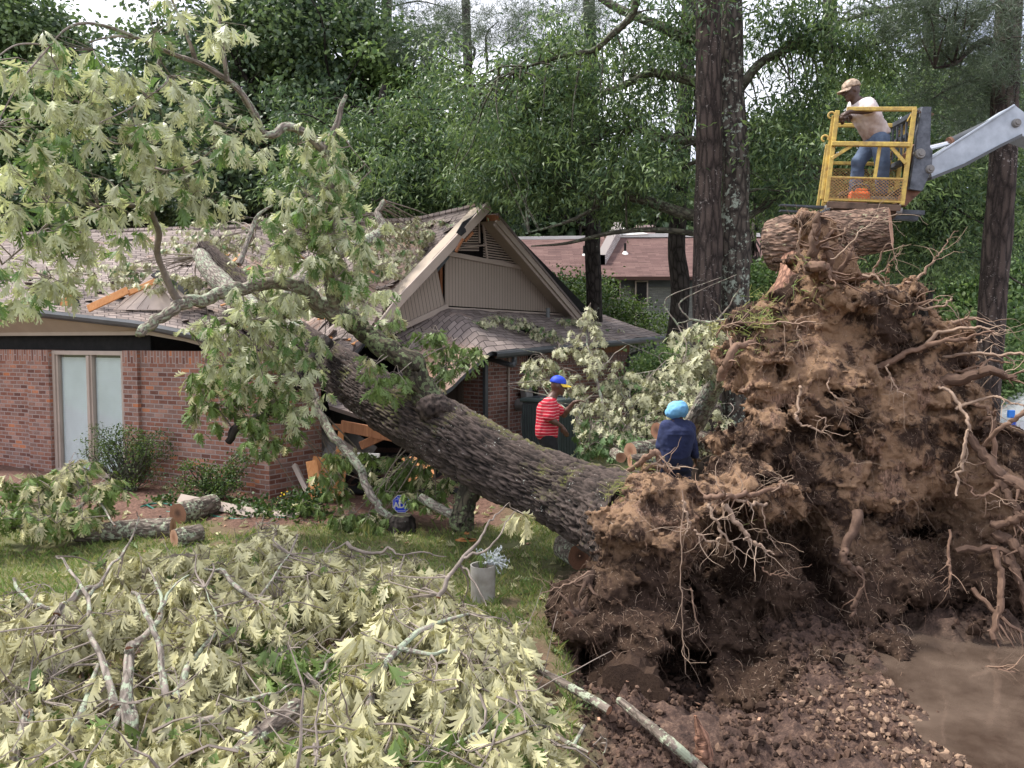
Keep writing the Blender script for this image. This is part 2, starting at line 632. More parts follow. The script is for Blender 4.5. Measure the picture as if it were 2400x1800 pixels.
def m_brick(name, stops, mortar, bw=0.205, bh=0.072, mo=0.010, bump=0.8):
    t = NT(name)
    uv = t.coord('uv')
    wob = t.mix(0.008, uv, t.noise(uv, 6, 2, 0.5, out='Color'))
    b = t.n("ShaderNodeTexBrick", Vector=wob, Color1=(0, 0, 0), Color2=(1, 1, 1), Mortar=(0.5, 0.5, 0.5))
    b.inputs['Scale'].default_value = 1.0
    b.inputs['Mortar Size'].default_value = mo
    b.inputs['Mortar Smooth'].default_value = 0.25
    b.inputs['Brick Width'].default_value = bw
    b.inputs['Row Height'].default_value = bh
    b.inputs['Bias'].default_value = 0.0
    col = t.ramp(b.outputs['Color'], stops)
    n1 = t.noise(uv, 22, 5, 0.65)
    col = t.mix(1.0, col, t.ramp(n1, [(0.3, (0.75,) * 3), (0.7, (1.12,) * 3)]), 'MULTIPLY')
    sm = t.ramp(t.noise(uv, 14, 3, 0.7), [(0.62, 0.0), (0.72, 1.0)])
    col = t.mix(t.math('MULTIPLY', sm, 0.45), col, (0.45, 0.40, 0.36))
    mf = b.outputs['Fac']
    col = t.mix(mf, col, t.mix(n1, mortar, tuple(c * 0.7 for c in mortar)))
    big = t.noise(uv, 0.8, 3, 0.5)
    col = t.mix(1.0, col, t.ramp(big, [(0.3, (0.82,) * 3), (0.7, (1.08,) * 3)]), 'MULTIPLY')
    h = t.math('ADD', t.math('MULTIPLY', t.math('SUBTRACT', 1.0, mf), 1.0), t.math('MULTIPLY', n1, 0.35))
    return t.done(t.bsdf(col, 0.9, t.bump(h, bump, 0.01), 0, 0.2))


def m_shingle(name, stops, dust=None, dlo=0.60, gap=(0.03, 0.025, 0.025), bw=0.3, bh=0.145):
    t = NT(name)
    uv = t.coord('uv')
    wob = t.mix(0.02, uv, t.noise(uv, 3, 2, 0.5, out='Color'))
    b = t.n("ShaderNodeTexBrick", Vector=wob, Color1=(0, 0, 0), Color2=(1, 1, 1), Mortar=(0.5, 0.5, 0.5))
    b.inputs['Scale'].default_value = 1.0
    b.inputs['Mortar Size'].default_value = 0.010
    b.inputs['Mortar Smooth'].default_value = 0.4
    b.inputs['Brick Width'].default_value = bw
    b.inputs['Row Height'].default_value = bh
    b.offset = 0.37
    col = t.ramp(b.outputs['Color'], stops)
    n1 = t.noise(uv, 60, 4, 0.7)
    col = t.mix(1.0, col, t.ramp(n1, [(0.3, (0.8,) * 3), (0.7, (1.15,) * 3)]), 'MULTIPLY')
    st = t.noise(uv, 1.2, 4, 0.6)
    col = t.mix(1.0, col, t.ramp(st, [(0.3, (0.8,) * 3), (0.7, (1.1,) * 3)]), 'MULTIPLY')
    col = t.mix(t.math('MULTIPLY', b.outputs['Fac'], 0.9), col, gap)
    sp = t.n("ShaderNodeSeparateXYZ", Vector=wob).outputs[1]
    saw = t.math('FRACT', t.math('DIVIDE', sp, bh))
    if dust is not None:
        dn = t.math('ADD', t.noise(uv, 1.1, 3, 0.6), t.math('MULTIPLY', t.noise(uv, 18, 4, 0.7), 0.25))
        dn = t.math('ADD', dn, t.math('MULTIPLY', t.attr(), 0.5))
        df = t.ramp(dn, [(dlo, 0.0), (dlo + 0.30, 1.0)])
        col = t.mix(t.math('MULTIPLY', df, 0.6), col, dust)
    h = t.math('SUBTRACT', t.math('MULTIPLY', saw, -0.7), t.math('MULTIPLY', b.outputs['Fac'], 0.4))
    h = t.math('ADD', h, t.math('MULTIPLY', n1, 0.15))
    return t.done(t.bsdf(col, 0.92, t.bump(h, 0.9, 0.014), 0, 0.2))


def m_wood(name, c1, c2, su=30, sv=2.0, rough=0.7):
    t = NT(name)
    uv = t.coord('Object', (su, su, sv))
    n1 = t.noise(uv, 1.0, 5, 0.6, 0.4)
    n2 = t.noise(t.coord('Object'), 3, 3, 0.5)
    col = t.mix(1.0, t.ramp(n1, [(0.3, c1), (0.7, c2)]), t.ramp(n2, [(0.3, (0.8,) * 3), (0.7, (1.1,) * 3)]), 'MULTIPLY')
    return t.done(t.bsdf(col, rough, t.bump(n1, 0.3, 0.004), 0, 0.3))


def m_cut(name, c1, c2, core):
    """sawn end: rings around the centre of the cap (uv = metres from the pith)"""
    t = NT(name)
    uv = t.coord('uv')
    ln = t.n("ShaderNodeVectorMath", _operation='LENGTH'); t.set(ln.inputs[0], t.mix(0.02, uv, t.noise(uv, 8, 2, out='Color')))
    r = ln.outputs['Value']
    rings = t.math('SINE', t.math('MULTIPLY', r, 380))
    col = t.mix(t.math('MULTIPLY', t.math('ADD', rings, 1.0), 0.22), c1, c2)
    n = t.noise(uv, 30, 4, 0.7)
    col = t.mix(1.0, col, t.ramp(n, [(0.3, (0.8,) * 3), (0.7, (1.1,) * 3)]), 'MULTIPLY')
    col = t.mix(t.ramp(r, [(0.02, 0.8), (0.07, 0.0)]), col, core)
    return t.done(t.bsdf(col, 0.85, t.bump(n, 0.3, 0.005), 0, 0.2))


M = {}
M['oak_leaf'] = m_leaf('oak_leaf', (0.17, 0.25, 0.075), (0.66, 0.625, 0.385), rough=0.42, trans=0.15)
M['oak_leaf_crown'] = m_leaf('oak_leaf_crown', (0.19, 0.31, 0.11), (0.66, 0.69, 0.47), rough=0.42, trans=0.33)
M['oak_leaf_far'] = m_leaf('oak_leaf_far', (0.13, 0.22, 0.08), (0.52, 0.515, 0.34), rough=0.5, trans=0.15)
M['canopy_a'] = m_leaf('canopy_a', (0.090, 0.155, 0.080), (0.21, 0.30, 0.125), rough=0.48, trans=0.38, spec=0.4)
M['canopy_b'] = m_leaf('canopy_b', (0.075, 0.125, 0.072), (0.17, 0.245, 0.12), rough=0.5, trans=0.33, spec=0.4)
M['canopy_c'] = m_leaf('canopy_c', (0.115, 0.20, 0.078), (0.26, 0.37, 0.15), rough=0.5, trans=0.4)
M['needle'] = m_leaf('needle', (0.08, 0.115, 0.07), (0.16, 0.21, 0.14), rough=0.45, trans=0.15)
M['shrub'] = m_leaf('shrub', (0.055, 0.11, 0.03), (0.13, 0.20, 0.05), rough=0.5, trans=0.3)
M['grass'] = m_leaf('grass', (0.20, 0.29, 0.085), (0.50, 0.49, 0.20), rough=0.6, trans=0.3)
M['bark_oak'] = m_bark('bark_oak', (0.009, 0.007, 0.0065), (0.108, 0.082, 0.071), lich=(0.55, 0.58, 0.52), lich_amt=-0.28, su=28, sv=7, moss=(0.13, 0.14, 0.03), lscale=30, depth=True)
M['bark_limb'] = m_bark('bark_limb', (0.10, 0.085, 0.07), (0.33, 0.28, 0.24), lich=(0.36, 0.42, 0.30), lich_amt=0.75, su=30, sv=9, lscale=22)
M['bark_pine'] = m_bark('bark_pine', (0.014, 0.011, 0.010), (0.085, 0.064, 0.055), lich=(0.30, 0.27, 0.25), lich_amt=0.0, su=24, sv=5, lscale=24, bump=1.0, wob=.55)
M['bark_lichen'] = m_bark('bark_lichen', (0.020, 0.017, 0.016), (0.12, 0.10, 0.085), lich=(0.42, 0.48, 0.40), lich_amt=0.45, su=15, sv=5, lscale=13)
M['bark_dark'] = m_bark('bark_dark', (0.012, 0.010, 0.009), (0.06, 0.05, 0.045), su=14, sv=5, lich=(0.25, 0.28, 0.24), lich_amt=-0.3)
M['bark_branch'] = m_bark('bark_branch', (0.035, 0.032, 0.025), (0.11, 0.10, 0.075), su=25, sv=8, lich=(0.18, 0.22, 0.14), lich_amt=0.6)
M['twig'] = m_simple('twig', (0.23, 0.19, 0.16), 0.85, 0.25, 12)
M['bark_red'] = m_bark('bark_red', (0.10, 0.05, 0.035), (0.33, 0.18, 0.12), su=26, sv=6, moss=None)
M['bark_log'] = m_bark('bark_log', (0.05, 0.035, 0.028), (0.26, 0.17, 0.125), su=26, sv=7, lich=(0.42, 0.40, 0.26), lich_amt=0.0)
M['bark_mossy'] = m_bark('bark_mossy', (0.02, 0.018, 0.014), (0.10, 0.085, 0.06), lich=(0.16, 0.20, 0.10), lich_amt=0.9, su=22, sv=7)
M['cut_fresh'] = m_cut('cut_fresh', (0.50, 0.30, 0.20), (0.34, 0.18, 0.11), (0.22, 0.10, 0.06))
M['cut_dull'] = m_cut('cut_dull', (0.36, 0.19, 0.12), (0.24, 0.12, 0.08), (0.08, 0.05, 0.04))
M['brick'] = m_brick('brick', [(0.0, (0.15, 0.07, 0.055)), (0.3, (0.29, 0.125, 0.085)), (0.5, (0.27, 0.165, 0.135)), (0.75, (0.36, 0.165, 0.11)), (0.9, (0.40, 0.24, 0.19)), (1.0, (0.52, 0.19, 0.085))], (0.42, 0.34, 0.31))
M['brick_far'] = m_brick('brick_far', [(0.0, (0.16, 0.08, 0.065)), (0.5, (0.26, 0.13, 0.10)), (1.0, (0.34, 0.16, 0.12))], (0.40, 0.34, 0.31))
M['brick_grey'] = m_brick('brick_grey', [(0.0, (0.20, 0.20, 0.18)), (1.0, (0.27, 0.27, 0.24))], (0.22, 0.22, 0.20))
M['shingle'] = m_shingle('shingle', [(0.0, (0.175, 0.142, 0.130)), (0.5, (0.25, 0.205, 0.188)), (1.0, (0.32, 0.265, 0.24))], dust=(0.50, 0.29, 0.19), dlo=0.72)
M['shingle_red'] = m_shingle('shingle_red', [(0.0, (0.11, 0.064, 0.057)), (0.5, (0.145, 0.085, 0.075)), (1.0, (0.18, 0.11, 0.095))], gap=(0.10, 0.055, 0.05), bw=0.5, bh=0.14)
M['wood_raw'] = m_wood('wood_raw', (0.50, 0.20, 0.07), (0.66, 0.32, 0.13))
M['wood_old'] = m_wood('wood_old', (0.25, 0.10, 0.045), (0.42, 0.19, 0.09))
M['trim'] = m_simple('trim', (0.42, 0.345, 0.29), 0.7, 0.06, 3, 0.15)
M['siding'] = m_simple('siding', (0.37, 0.30, 0.245), 0.75, 0.06, 2.5, 0.15)
M['groove'] = m_simple('groove', (0.10, 0.075, 0.06), 0.9, 0.1)
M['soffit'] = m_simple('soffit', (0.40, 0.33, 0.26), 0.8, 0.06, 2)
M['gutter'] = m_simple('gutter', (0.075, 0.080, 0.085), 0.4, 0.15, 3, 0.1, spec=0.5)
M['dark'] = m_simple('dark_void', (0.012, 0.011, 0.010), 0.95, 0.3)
M['felt'] = m_simple('roofing_felt', (0.04, 0.04, 0.045), 0.85, 0.3, 6)
M['drywall'] = m_simple('drywall', (0.25, 0.235, 0.215), 0.85, 0.2, 3)
M['white_paint'] = m_simple('white_paint', (0.72, 0.70, 0.66), 0.5, 0.05, 3)
M['concrete'] = m_simple('concrete', (0.36, 0.33, 0.30), 0.9, 0.2, 6)
M['metal_grey'] = m_simple('metal_grey', (0.17, 0.18, 0.18), 0.5, 0.15, 6, metal=0.0)
M['meter'] = m_simple('meter_grey', (0.23, 0.22, 0.21), 0.5, 0.15, 6)
# ------------------------------------------------------------------ ground
def sstep(a, b, x):
    t = np.clip((x - a) / (b - a), 0, 1)
    return t * t * (3 - 2 * t)


def gz_dirt(x, y):
    """(height, dirt mask, mulch mask) of the ground"""
    x = np.asarray(x, float); y = np.asarray(y, float)
    P = np.stack([x, y, 0 * x], 1)
    n1 = fbm(P * 0.8, 3, 3); n2 = fbm(P * 4.0, 4, 9)
    edge = 0.32 + 0.14 * n1
    dirt = sstep(-0.1, 0.35, x - edge) * sstep(8.2, 7.2, y) * sstep(7.8, 6.0, x + 0.0 * y)
    dirt = np.maximum(dirt, sstep(0.0, 0.5, x - 1.6) * sstep(9.5, 8.5, y))
    z = 0.035 * n1
    rough_ = 0.08 * fbm(P * 2.1, 4, 5) + 0.05 * fbm(P * 9, 3, 6) + 0.030 * cells(P * 7 + .4 * np.stack([n2, -n2, 0 * n2], 1), 44) + 0.014 * cells(P * 19, 45)
    z = z + dirt * rough_
    z += 0.0 * np.exp(-(((x - 1.75) / 0.85) ** 2 + ((y - 5.05) / 0.55) ** 2)) * dirt
    z -= 0.42 * sstep(.35, .75, x) * sstep(2.15, 1.75, x) * sstep(4.75, 5.2, y + .15 * n1 + .12 * n2) * sstep(7.0, 6.6, y)
    z += 0.16 * np.exp(-(((x - 4.1) / 0.7) ** 2 + ((y - 6.1) / 0.28) ** 2))
    pud = sstep(-0.2, 0.25, x - (2.62 + 0.20 * n2 + 0.12 * (y - 5))) * sstep(6.3, 5.7, y + 0.25 * n2 - 0.1 * (x - 3))
    z = z * (1 - pud) + pud * (-0.16 + 0.02 * n2)
    heapm = sstep(.5, .1, x) * sstep(-4.6, -4.0, x + .3 * n2) * sstep(6.2, 5.6, y + .35 * n1)
    mul = sstep(9.0, 9.5, y + 0.5 * n1 + 0.10 * x) * sstep(0.6, -0.4, x) * (1 - dirt) * sstep(30, 25, y)
    bare = np.maximum(sstep(0.55, 1.1, n1 + 0.5 * n2) * 0.6, heapm)
    z += 0.02 * mul * n2
    z -= 0.08 * sstep(12, 60, y)
    return z, dirt, np.maximum(mul, bare * (1 - dirt)), pud


def ground_z(x, y):
    return float(gz_dirt(np.array([x]), np.array([y]))[0][0])


def make_ground():
    xs = np.concatenate([-np.geomspace(7, 400, 34)[::-1], np.arange(-6.95, 6.96, 0.045), np.geomspace(7, 400, 34)])
    ys = np.concatenate([-np.geomspace(2, 60, 8)[::-1], np.arange(-1.5, 3.2, 0.4), np.arange(3.2, 12, 0.045), np.geomspace(12.1, 900, 60)])
    X, Y = np.meshgrid(xs, ys, indexing='ij')
    z, d, m, pud = gz_dirt(X.ravel(), Y.ravel())
    a = Acc()
    nx, ny = len(xs), len(ys)
    i = (np.arange(nx - 1)[:, None] * ny + np.arange(ny - 1)[None]).ravel()
    Q = np.stack([i, i + ny, i + ny + 1, i + 1], 1)
    a.add(np.stack([X.ravel(), Y.ravel(), z], 1), Q, 0, np.stack([m, pud], 1), d)
    t = NT('ground')
    p = t.coord('pos')
    n1 = t.noise(p, 1.3, 5, 0.6); n2 = t.noise(p, 14, 6, 0.65); n3 = t.noise(p, 60, 4, 0.7)
    grass = t.mix(n2, (0.09, 0.105, 0.045), (0.20, 0.21, 0.09))
    grass = t.mix(t.ramp(n1, [(0.4, 0.0), (0.7, 0.7)]), grass, (0.18, 0.15, 0.08))
    soil = t.ramp(t.math('ADD', t.math('MULTIPLY', n2, 0.6), t.math('MULTIPLY', n3, 0.4)), [(0.35, (0.022, 0.014, 0.012)), (0.52, (0.085, 0.052, 0.040)), (0.72, (0.26, 0.17, 0.12))])
    mulch = t.ramp(t.noise(p, 26, 5, 0.75), [(0.3, (0.05, 0.03, 0.022)), (0.55, (0.17, 0.095, 0.07)), (0.75, (0.36, 0.22, 0.16))])
    sp = t.n("ShaderNodeSeparateXYZ", Vector=t.n("ShaderNodeUVMap").outputs[0])
    col = t.mix(sp.outputs[0], grass, mulch)
    col = t.mix(t.attr(), col, soil)
    col = t.mix(t.math('MULTIPLY', sp.outputs[1], 0.8), col, (0.12, 0.085, 0.06))
    h = t.math('ADD', t.math('MULTIPLY', n2, 1.0), t.math('MULTIPLY', n3, 0.6))
    g = a.build('ground', t.done(t.bsdf(col, 0.92, t.bump(h, 0.8, 0.03), 0, 0.25)), smooth=True)
    tag(g, kind='structure')
    # puddle
    t = NT('muddy_water')
    p = t.coord('pos')
    c = t.mix(t.ramp(t.noise(p, 1.6, 4, 0.6), [(0.35, 0.0), (0.65, 1.0)]), (0.045, 0.030, 0.022), (0.13, 0.095, 0.072))
    b = t.bsdf(c, 0.05, t.bump(t.noise(p, 4, 3, 0.6), 0.10, 0.02), 0, 1.0)
    a = Acc()
    gx, gy = np.meshgrid(np.linspace(2.0, 6.2, 15), np.linspace(2.6, 6.6, 15), indexing='ij')
    i = (np.arange(14)[:, None] * 15 + np.arange(14)[None]).ravel()
    a.add(np.stack([gx.ravel(), gy.ravel(), np.full(225, -0.055)], 1), np.stack([i, i + 15, i + 16, i + 1], 1))
    tag(a.build('puddle', t.done(b)), kind='structure')
    # driveway beyond the root plate
    a = Acc()
    a.add([[4.9, 8.6, .05], [30, 8.0, .05], [44, 42, .05], [7.6, 30, .05]], [[0, 1, 2, 3]])
    a.add([[4.9, 8.6, -.1], [30, 8.0, -.1], [30, 8.0, .05], [4.9, 8.6, .05]], [[0, 1, 2, 3]])
    a.add([[7.6, 30, -.1], [4.9, 8.6, -.1], [4.9, 8.6, .05], [7.6, 30, .05]], [[0, 1, 2, 3]])
    tag(a.build('driveway', m_simple('driveway_concrete', (0.27, 0.27, 0.28), 0.9, 0.15, 2, 0.3)), kind='structure')


make_ground()


def scatter_grass():
    a = Acc()
    N = 95000
    Y = 4.0 + (RNG.random(N) ** 0.9) * 7.5
    x = (RNG.random(N) * 1.22 - 0.70) * Y
    z, d, m, pud = gz_dirt(x, Y)
    dens = fbm(np.stack([x, Y, 0 * x], 1) * 2.2, 3, 31)
    k = (d < 0.35) & (m + 0.25 * RNG.random(N) < 0.55) & (dens > -0.75) & (x > -8.5)
    x, Y, z, dens = x[k], Y[k], z[k], dens[k]
    n = len(x)
    h = (0.028 + 0.035 * RNG.random(n)) * (1 + 0.4 * np.clip(dens, 0, 1)) * np.where(RNG.random(n) < 0.03, 2.2, 1)
    an = RNG.random(n) * 2 * np.pi
    wd = 0.003 + 0.0025 * RNG.random(n)
    dx = np.stack([np.cos(an), np.sin(an), 0 * an], 1)
    ln = np.stack([np.cos(an + 1.6), np.sin(an + 1.6), 0 * an], 1) * (h * (0.2 + 0.9 * RNG.random(n)))[:, None]
    b = np.stack([x, Y, z - 0.004], 1)
    up = np.array([0, 0, 1.0])
    v0 = b - dx * wd[:, None]; v1 = b + dx * wd[:, None]
    v2 = b + ln * 0.4 + up * (h * 0.6)[:, None] + dx * (wd * .7)[:, None]
    v3 = b + ln + up * (h * 0.95)[:, None]
    V = np.stack([v0, v1, v2, v3], 1).reshape(-1, 3)
    i = np.arange(n)[:, None] * 4
    tint = np.clip(0.15 + 0.8 * RNG.random(n) * (0.5 + 0.5 * RNG.random(n)), 0, 1)
    a.add(V, np.vstack([i + [0, 1, 2], i + [0, 2, 3]]), tint=np.repeat(tint, 4))
    tag(a.build('grass', M['grass']), kind='stuff', label='short green lawn grass', cat='grass')


scatter_grass()

# ------------------------------------------------------------------ brick wall helper
def wall(a, p0, p1, z0, z1, th=0.12, mat=0, soldier=0.0, smat=1, u0=0.0):
    """vertical wall from p0 to p1 (xy), front face to the right-hand side seen from p0->p1 reversed; uv in metres"""
    p0 = np.array(p0[:2], float); p1 = np.array(p1[:2], float)
    L = np.linalg.norm(p1 - p0); d = (p1 - p0) / L; n = np.array([d[1], -d[0]])
    q0, q1 = p0 - n * th, p1 - n * th
    zt = z1 - soldier
    def quad(a0, a1, za, zb, ua, ub, m=mat, swap=False):
        v = [[*a0, za], [*a1, za], [*a1, zb], [*a0, zb]]
        uv = [[ua, za], [ub, za], [ub, zb], [ua, zb]]
        if swap: uv = [[q[1] + 0.004, q[0]] for q in uv]
        a.add(v, [[0, 1, 2, 3]], m, uv)
    quad(p0, p1, z0, zt, u0, u0 + L)
    if soldier: quad(p0, p1, zt, z1, u0, u0 + L, mat, True)
    quad(q1, q0, z0, z1, u0, u0 + L)
    quad(p1, q1, z0, z1, u0 + L, u0 + L + th)
    quad(q0, p0, z0, z1, u0 - th, u0)
    a.add([[*p0, z1], [*p1, z1], [*q1, z1], [*q0, z1]], [[0, 1, 2, 3]], mat, [[0, 0], [L, 0], [L, th], [0, th]])


def m_siding():
    t = NT('board_siding')
    uv = t.coord('uv')
    u = t.n("ShaderNodeSeparateXYZ", Vector=uv).outputs[0]
    fr = t.math('FRACT', t.math('DIVIDE', u, 0.098))
    g = t.ramp(fr, [(0.0, 1.0), (0.07, 1.0), (0.10, 0.0), (1.0, 0.0)], 'LINEAR')
    n = t.noise(t.coord('Object'), 1.5, 4, 0.6)
    gr = t.noise(t.coord('uv', (60, 2, 1)), 1, 4, 0.6)
    col = t.mix(t.math('ADD', t.math('MULTIPLY', n, .6), t.math('MULTIPLY', gr, .4)), (0.29, 0.235, 0.19), (0.42, 0.35, 0.29))
    col = t.mix(g, col, (0.06, 0.045, 0.035))
    return t.done(t.bsdf(col, 0.75, t.bump(t.math('SUBTRACT', t.math('MULTIPLY', gr, 0.15), g), 0.6, 0.01), 0, 0.3))


M['siding'] = m_siding()

# ------------------------------------------------------------------ the struck house
house = thing('brick_house', (-3.0, 13.0, 0), 'red brick house crushed by the fallen oak, with brown shingled roof and beige gable', 'house')
cA = G(638, 1170); cL = G(0, 1090)
wd_ = nrm((cL - cA)[:2]); wn_ = np.array([wd_[1], -wd_[0]])
if wn_[1] > 0: wn_ = -wn_      # towards the viewer


def onwall(px, z=None, py=None, off=0.0):
    """point of the left wall's plane on bearing px (height z, or from py)"""
    u = (px - 1200) / F
    o = cA[:2] + wn_ * off
    # (u*Y' , Y) with t ~ Y ; solve x = u*t, Y = t*(CT+v*ST)
    py_ = 900 if py is None else py
    for _ in range(6):
        v = (900 - py_) / F
        k = CT + v * ST
        A_ = np.array([[u, -wd_[0]], [k, -wd_[1]]])
        t, s_ = np.linalg.solve(A_, o)
        zz = CAM_H + t * (-ST + v * CT)
        if z is None: break
        # find the row that gives height z
        r = (z - CAM_H) / t
        v = (r + ST) / CT; py_ = 900 - v * F
    return np.array([u * t, t * k, zz if z is None else z])


a = Acc()
WT = 2.15
P = lambda px: onwall(px)[:2]
far = cA[:2] + wd_ * 10.5
def seg(pa, pb, off=0.0, z0=-0.1, z1=WT, th=0.12, sol=0.2, u0=0.0):
    p0 = pb + wn_ * off; p1 = pa + wn_ * off
    wall(a, p0, p1, z0, z1, th, 0, sol, u0=u0)
# order p0 (left) -> p1 (right) gives the outward face towards the viewer
seg(P(78), far, 0.0, u0=0.0)
seg(P(128), P(78), 0.10, th=0.30, u0=0.3)
seg(P(330), P(296), 0.06, th=0.22, u0=0.6)
seg(P(600), P(330), 0.0, u0=1.13)
seg(cA[:2], P(600), 0.05, th=0.25, u0=3.0)
seg(P(296), P(128), 0.0, z0=-0.1, z1=0.02, sol=0, u0=0.2)
ret = np.array([-2.95, 11.85])
wall(a, cA[:2] + wn_ * 0.05, ret, -0.1, 2.0, 0.2, 0, 0, u0=0.1)
a.build('wall', M['brick'], house)

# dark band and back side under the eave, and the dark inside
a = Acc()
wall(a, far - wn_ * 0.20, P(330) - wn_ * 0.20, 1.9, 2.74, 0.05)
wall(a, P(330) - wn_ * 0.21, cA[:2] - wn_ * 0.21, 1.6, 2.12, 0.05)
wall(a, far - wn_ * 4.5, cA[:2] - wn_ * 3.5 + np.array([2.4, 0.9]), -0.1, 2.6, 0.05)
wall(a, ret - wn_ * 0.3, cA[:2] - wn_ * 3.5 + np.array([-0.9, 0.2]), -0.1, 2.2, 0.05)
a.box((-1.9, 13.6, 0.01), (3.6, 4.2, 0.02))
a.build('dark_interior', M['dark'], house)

# window with blinds
wl, wr = P(128), P(296)
wdir = nrm(np.append(wr - wl, 0)); wv = np.append(wn_, 0)
WL = np.linalg.norm(wr - wl)
lean = 0.035
def wbox(acc, u0, u1, z0, z1, d0, d1, mat=0):
    c0 = np.append(wl, 0) + wdir * (u0 + u1) / 2 + wv * (d0 + d1) / 2
    n = len(acc.V)
    acc.box(c0 + V3(0, 0, (z0 + z1) / 2), (u1 - u0, abs(d1 - d0), z1 - z0), basis(wdir), mat, 0.004)
win = Acc()
fw = 0.075
wbox(win, 0.0, fw, 0.02, 2.14, -.10, .04)
wbox(win, WL - fw, WL, 0.02, 2.14, -.10, .04)
wbox(win, 0.50 * WL - 0.01, 0.50 * WL + 0.06, 0.10, 2.06, -.10, .045)
wbox(win, fw, WL - fw, 2.07, 2.14, -.10, .04)
wbox(win, fw, WL - fw, 0.02, 0.09, -.10, .04)
wbox(win, fw, fw + .05, 0.09, 2.07, -.09, .015)
wbox(win, 0.5 * WL + .06, 0.5 * WL + .10, 0.09, 2.07, -.09, .015)
wnd = win.build('window', M['trim'], house)
a = Acc()
for (u0, u1) in ((fw + .05, .5 * WL - .01), (.5 * WL + .10, WL - fw)):
    z = 0.12
    while z < 2.03:
        c0 = np.append(wl, 0) + wdir * (u0 + u1) / 2 + wv * (-0.06)
        x = basis(wdir); ca, sa = math.cos(1.05), math.sin(1.05)
        rm = x @ np.array([[1, 0, 0], [0, ca, -sa], [0, sa, ca]])
        a.box(c0 + V3(0, 0, z), (u1 - u0 - .01, 0.034, 0.0016), rm)
        z += 0.030
a.build('blind', m_simple('blind_white', (0.88, 0.90, 0.90), 0.5, 0.06, 2, 0.05), wnd)
a = Acc()
wbox(a, fw + .04, WL - fw, .09, 2.07, -.036, -.032)
t = NT('window_glass')
gb = t.bsdf((0.8, 0.85, 0.85), 0.03, None, 0, 0.5)
tb = t.n("ShaderNodeBsdfTransparent", Color=(0.92, 0.95, 0.95))
ms = t.n("ShaderNodeMixShader"); ms.inputs[0].default_value = 0.09
gl = t.n("ShaderNodeBsdfGlossy"); gl.inputs['Roughness'].default_value = 0.03
t.t.links.new(tb.outputs[0], ms.inputs[1]); t.t.links.new(gl.outputs[0], ms.inputs[2]); t.t.links.new(ms.outputs[0], t.out.inputs[0])
M['glass'] = t.m
a.build('pane', M['glass'], wnd)

def board(acc, p0, p1, w_, th, nv, mat=0, bev=.004):
    x = nrm(p1 - p0); y = nrm(np.asarray(nv, float) - x * np.dot(nv, x)); z = np.cross(x, y)
    acc.box((p0 + p1) / 2, (np.linalg.norm(p1 - p0), th, w_), np.stack([x, y, z], 1), mat, bev)

# main roof: sagging front slope
eu = [0, .12, .22, .32, .42, .50, .57, .66, .80, 1.0]
EP = np.array([W(-520, 690, 15.4), W(50, 722, 13.3), W(200, 738, 12.75), W(330, 752, 12.2), W(460, 778, 11.7), W(550, 806, 11.35),
               W(640, 860, 11.2), W(730, 880, 11.3), W(800, 850, 12.0), W(872, 782, 13.16)])
ru = [0, .12, .5, .8, 1.0]
RP = np.array([W(-520, 572, 21), W(60, 550, 19.1), W(560, 533, 17.8), W(974, 517, 16.8), W(1147, 477, 15.95)])
ci = lambda u, us, P_: np.stack([np.interp(u, us, P_[:, k]) for k in range(3)], 1)
nu, nv = 220, 60
uu = np.linspace(0, 1, nu); vv = np.linspace(0, 1, nv)
EE = ci(uu, eu, EP); RR = ci(uu, ru, RP)
Lu = np.concatenate([[0], np.cumsum(np.linalg.norm(np.diff(EE, axis=0), axis=1) * .5 + np.linalg.norm(np.diff(RR, axis=0), axis=1) * .5)])
U, Vv = np.meshgrid(uu, vv, indexing='ij')
S = EE[:, None] * (1 - Vv[..., None]) + RR[:, None] * Vv[..., None]
sag = 0.75 * np.exp(-((U - .60) / .085) ** 2) * np.sin(np.pi * np.clip(Vv, 0, 1)) ** .8
sag += 0.45 * np.exp(-((U - .80) / .07) ** 2) * np.exp(-((Vv - .5) / .3) ** 2)
sag += 0.10 * np.sin(np.pi * Vv)
S[..., 2] -= sag
S[..., 2] += (0.05 * fbm(S.reshape(-1, 3) * 1.3, 3, 77)).reshape(nu, nv) * (0.3 + 1.2 * np.exp(-((U - .65) / .2) ** 2))
vl = np.linalg.norm(RR - EE, axis=1)
uvs = np.stack([np.repeat(Lu[:, None], nv, 1), Vv * vl.mean()], -1)
dust = np.exp(-((U - .52) / .09) ** 2) * np.exp(-((Vv - .55) / .25) ** 2) * .5 + np.exp(-((U - .78) / .1) ** 2) * np.exp(-((Vv - .8) / .2) ** 2) * .4
a = Acc()
i = (np.arange(nu - 1)[:, None] * nv + np.arange(nv - 1)[None])
iu = i.ravel()
Q = np.stack([iu, iu + nv, iu + nv + 1, iu + 1], 1)
a.add(S.reshape(-1, 3), Q, 0, uvs.reshape(-1, 2), dust.ravel())
S2 = S - V3(0, 0, 0.09)
a.add(S2.reshape(-1, 3), Q[:, ::-1], 1, uvs.reshape(-1, 2))
for row in (S[:, 0], S[:, -1], S[0], S[-1]):
    m_ = len(row); VV = np.vstack([row, row - V3(0, 0, .09)]); k = np.arange(m_ - 1)
    a.add(VV, np.stack([k, k + 1, k + 1 + m_, k + m_], 1), 2)
# back slope
bk = nrm(V3(.25, 1, 0))
B1 = RR + bk * 4.6 - V3(0, 0, 2.0)
VV = np.vstack([RR, B1]); k = np.arange(nu - 1)
a.add(VV, np.stack([k, k + 1, k + 1 + nu, k + nu], 1), 0, np.vstack([np.stack([Lu, 0 * Lu], 1), np.stack([Lu, 0 * Lu + 5], 1)]))
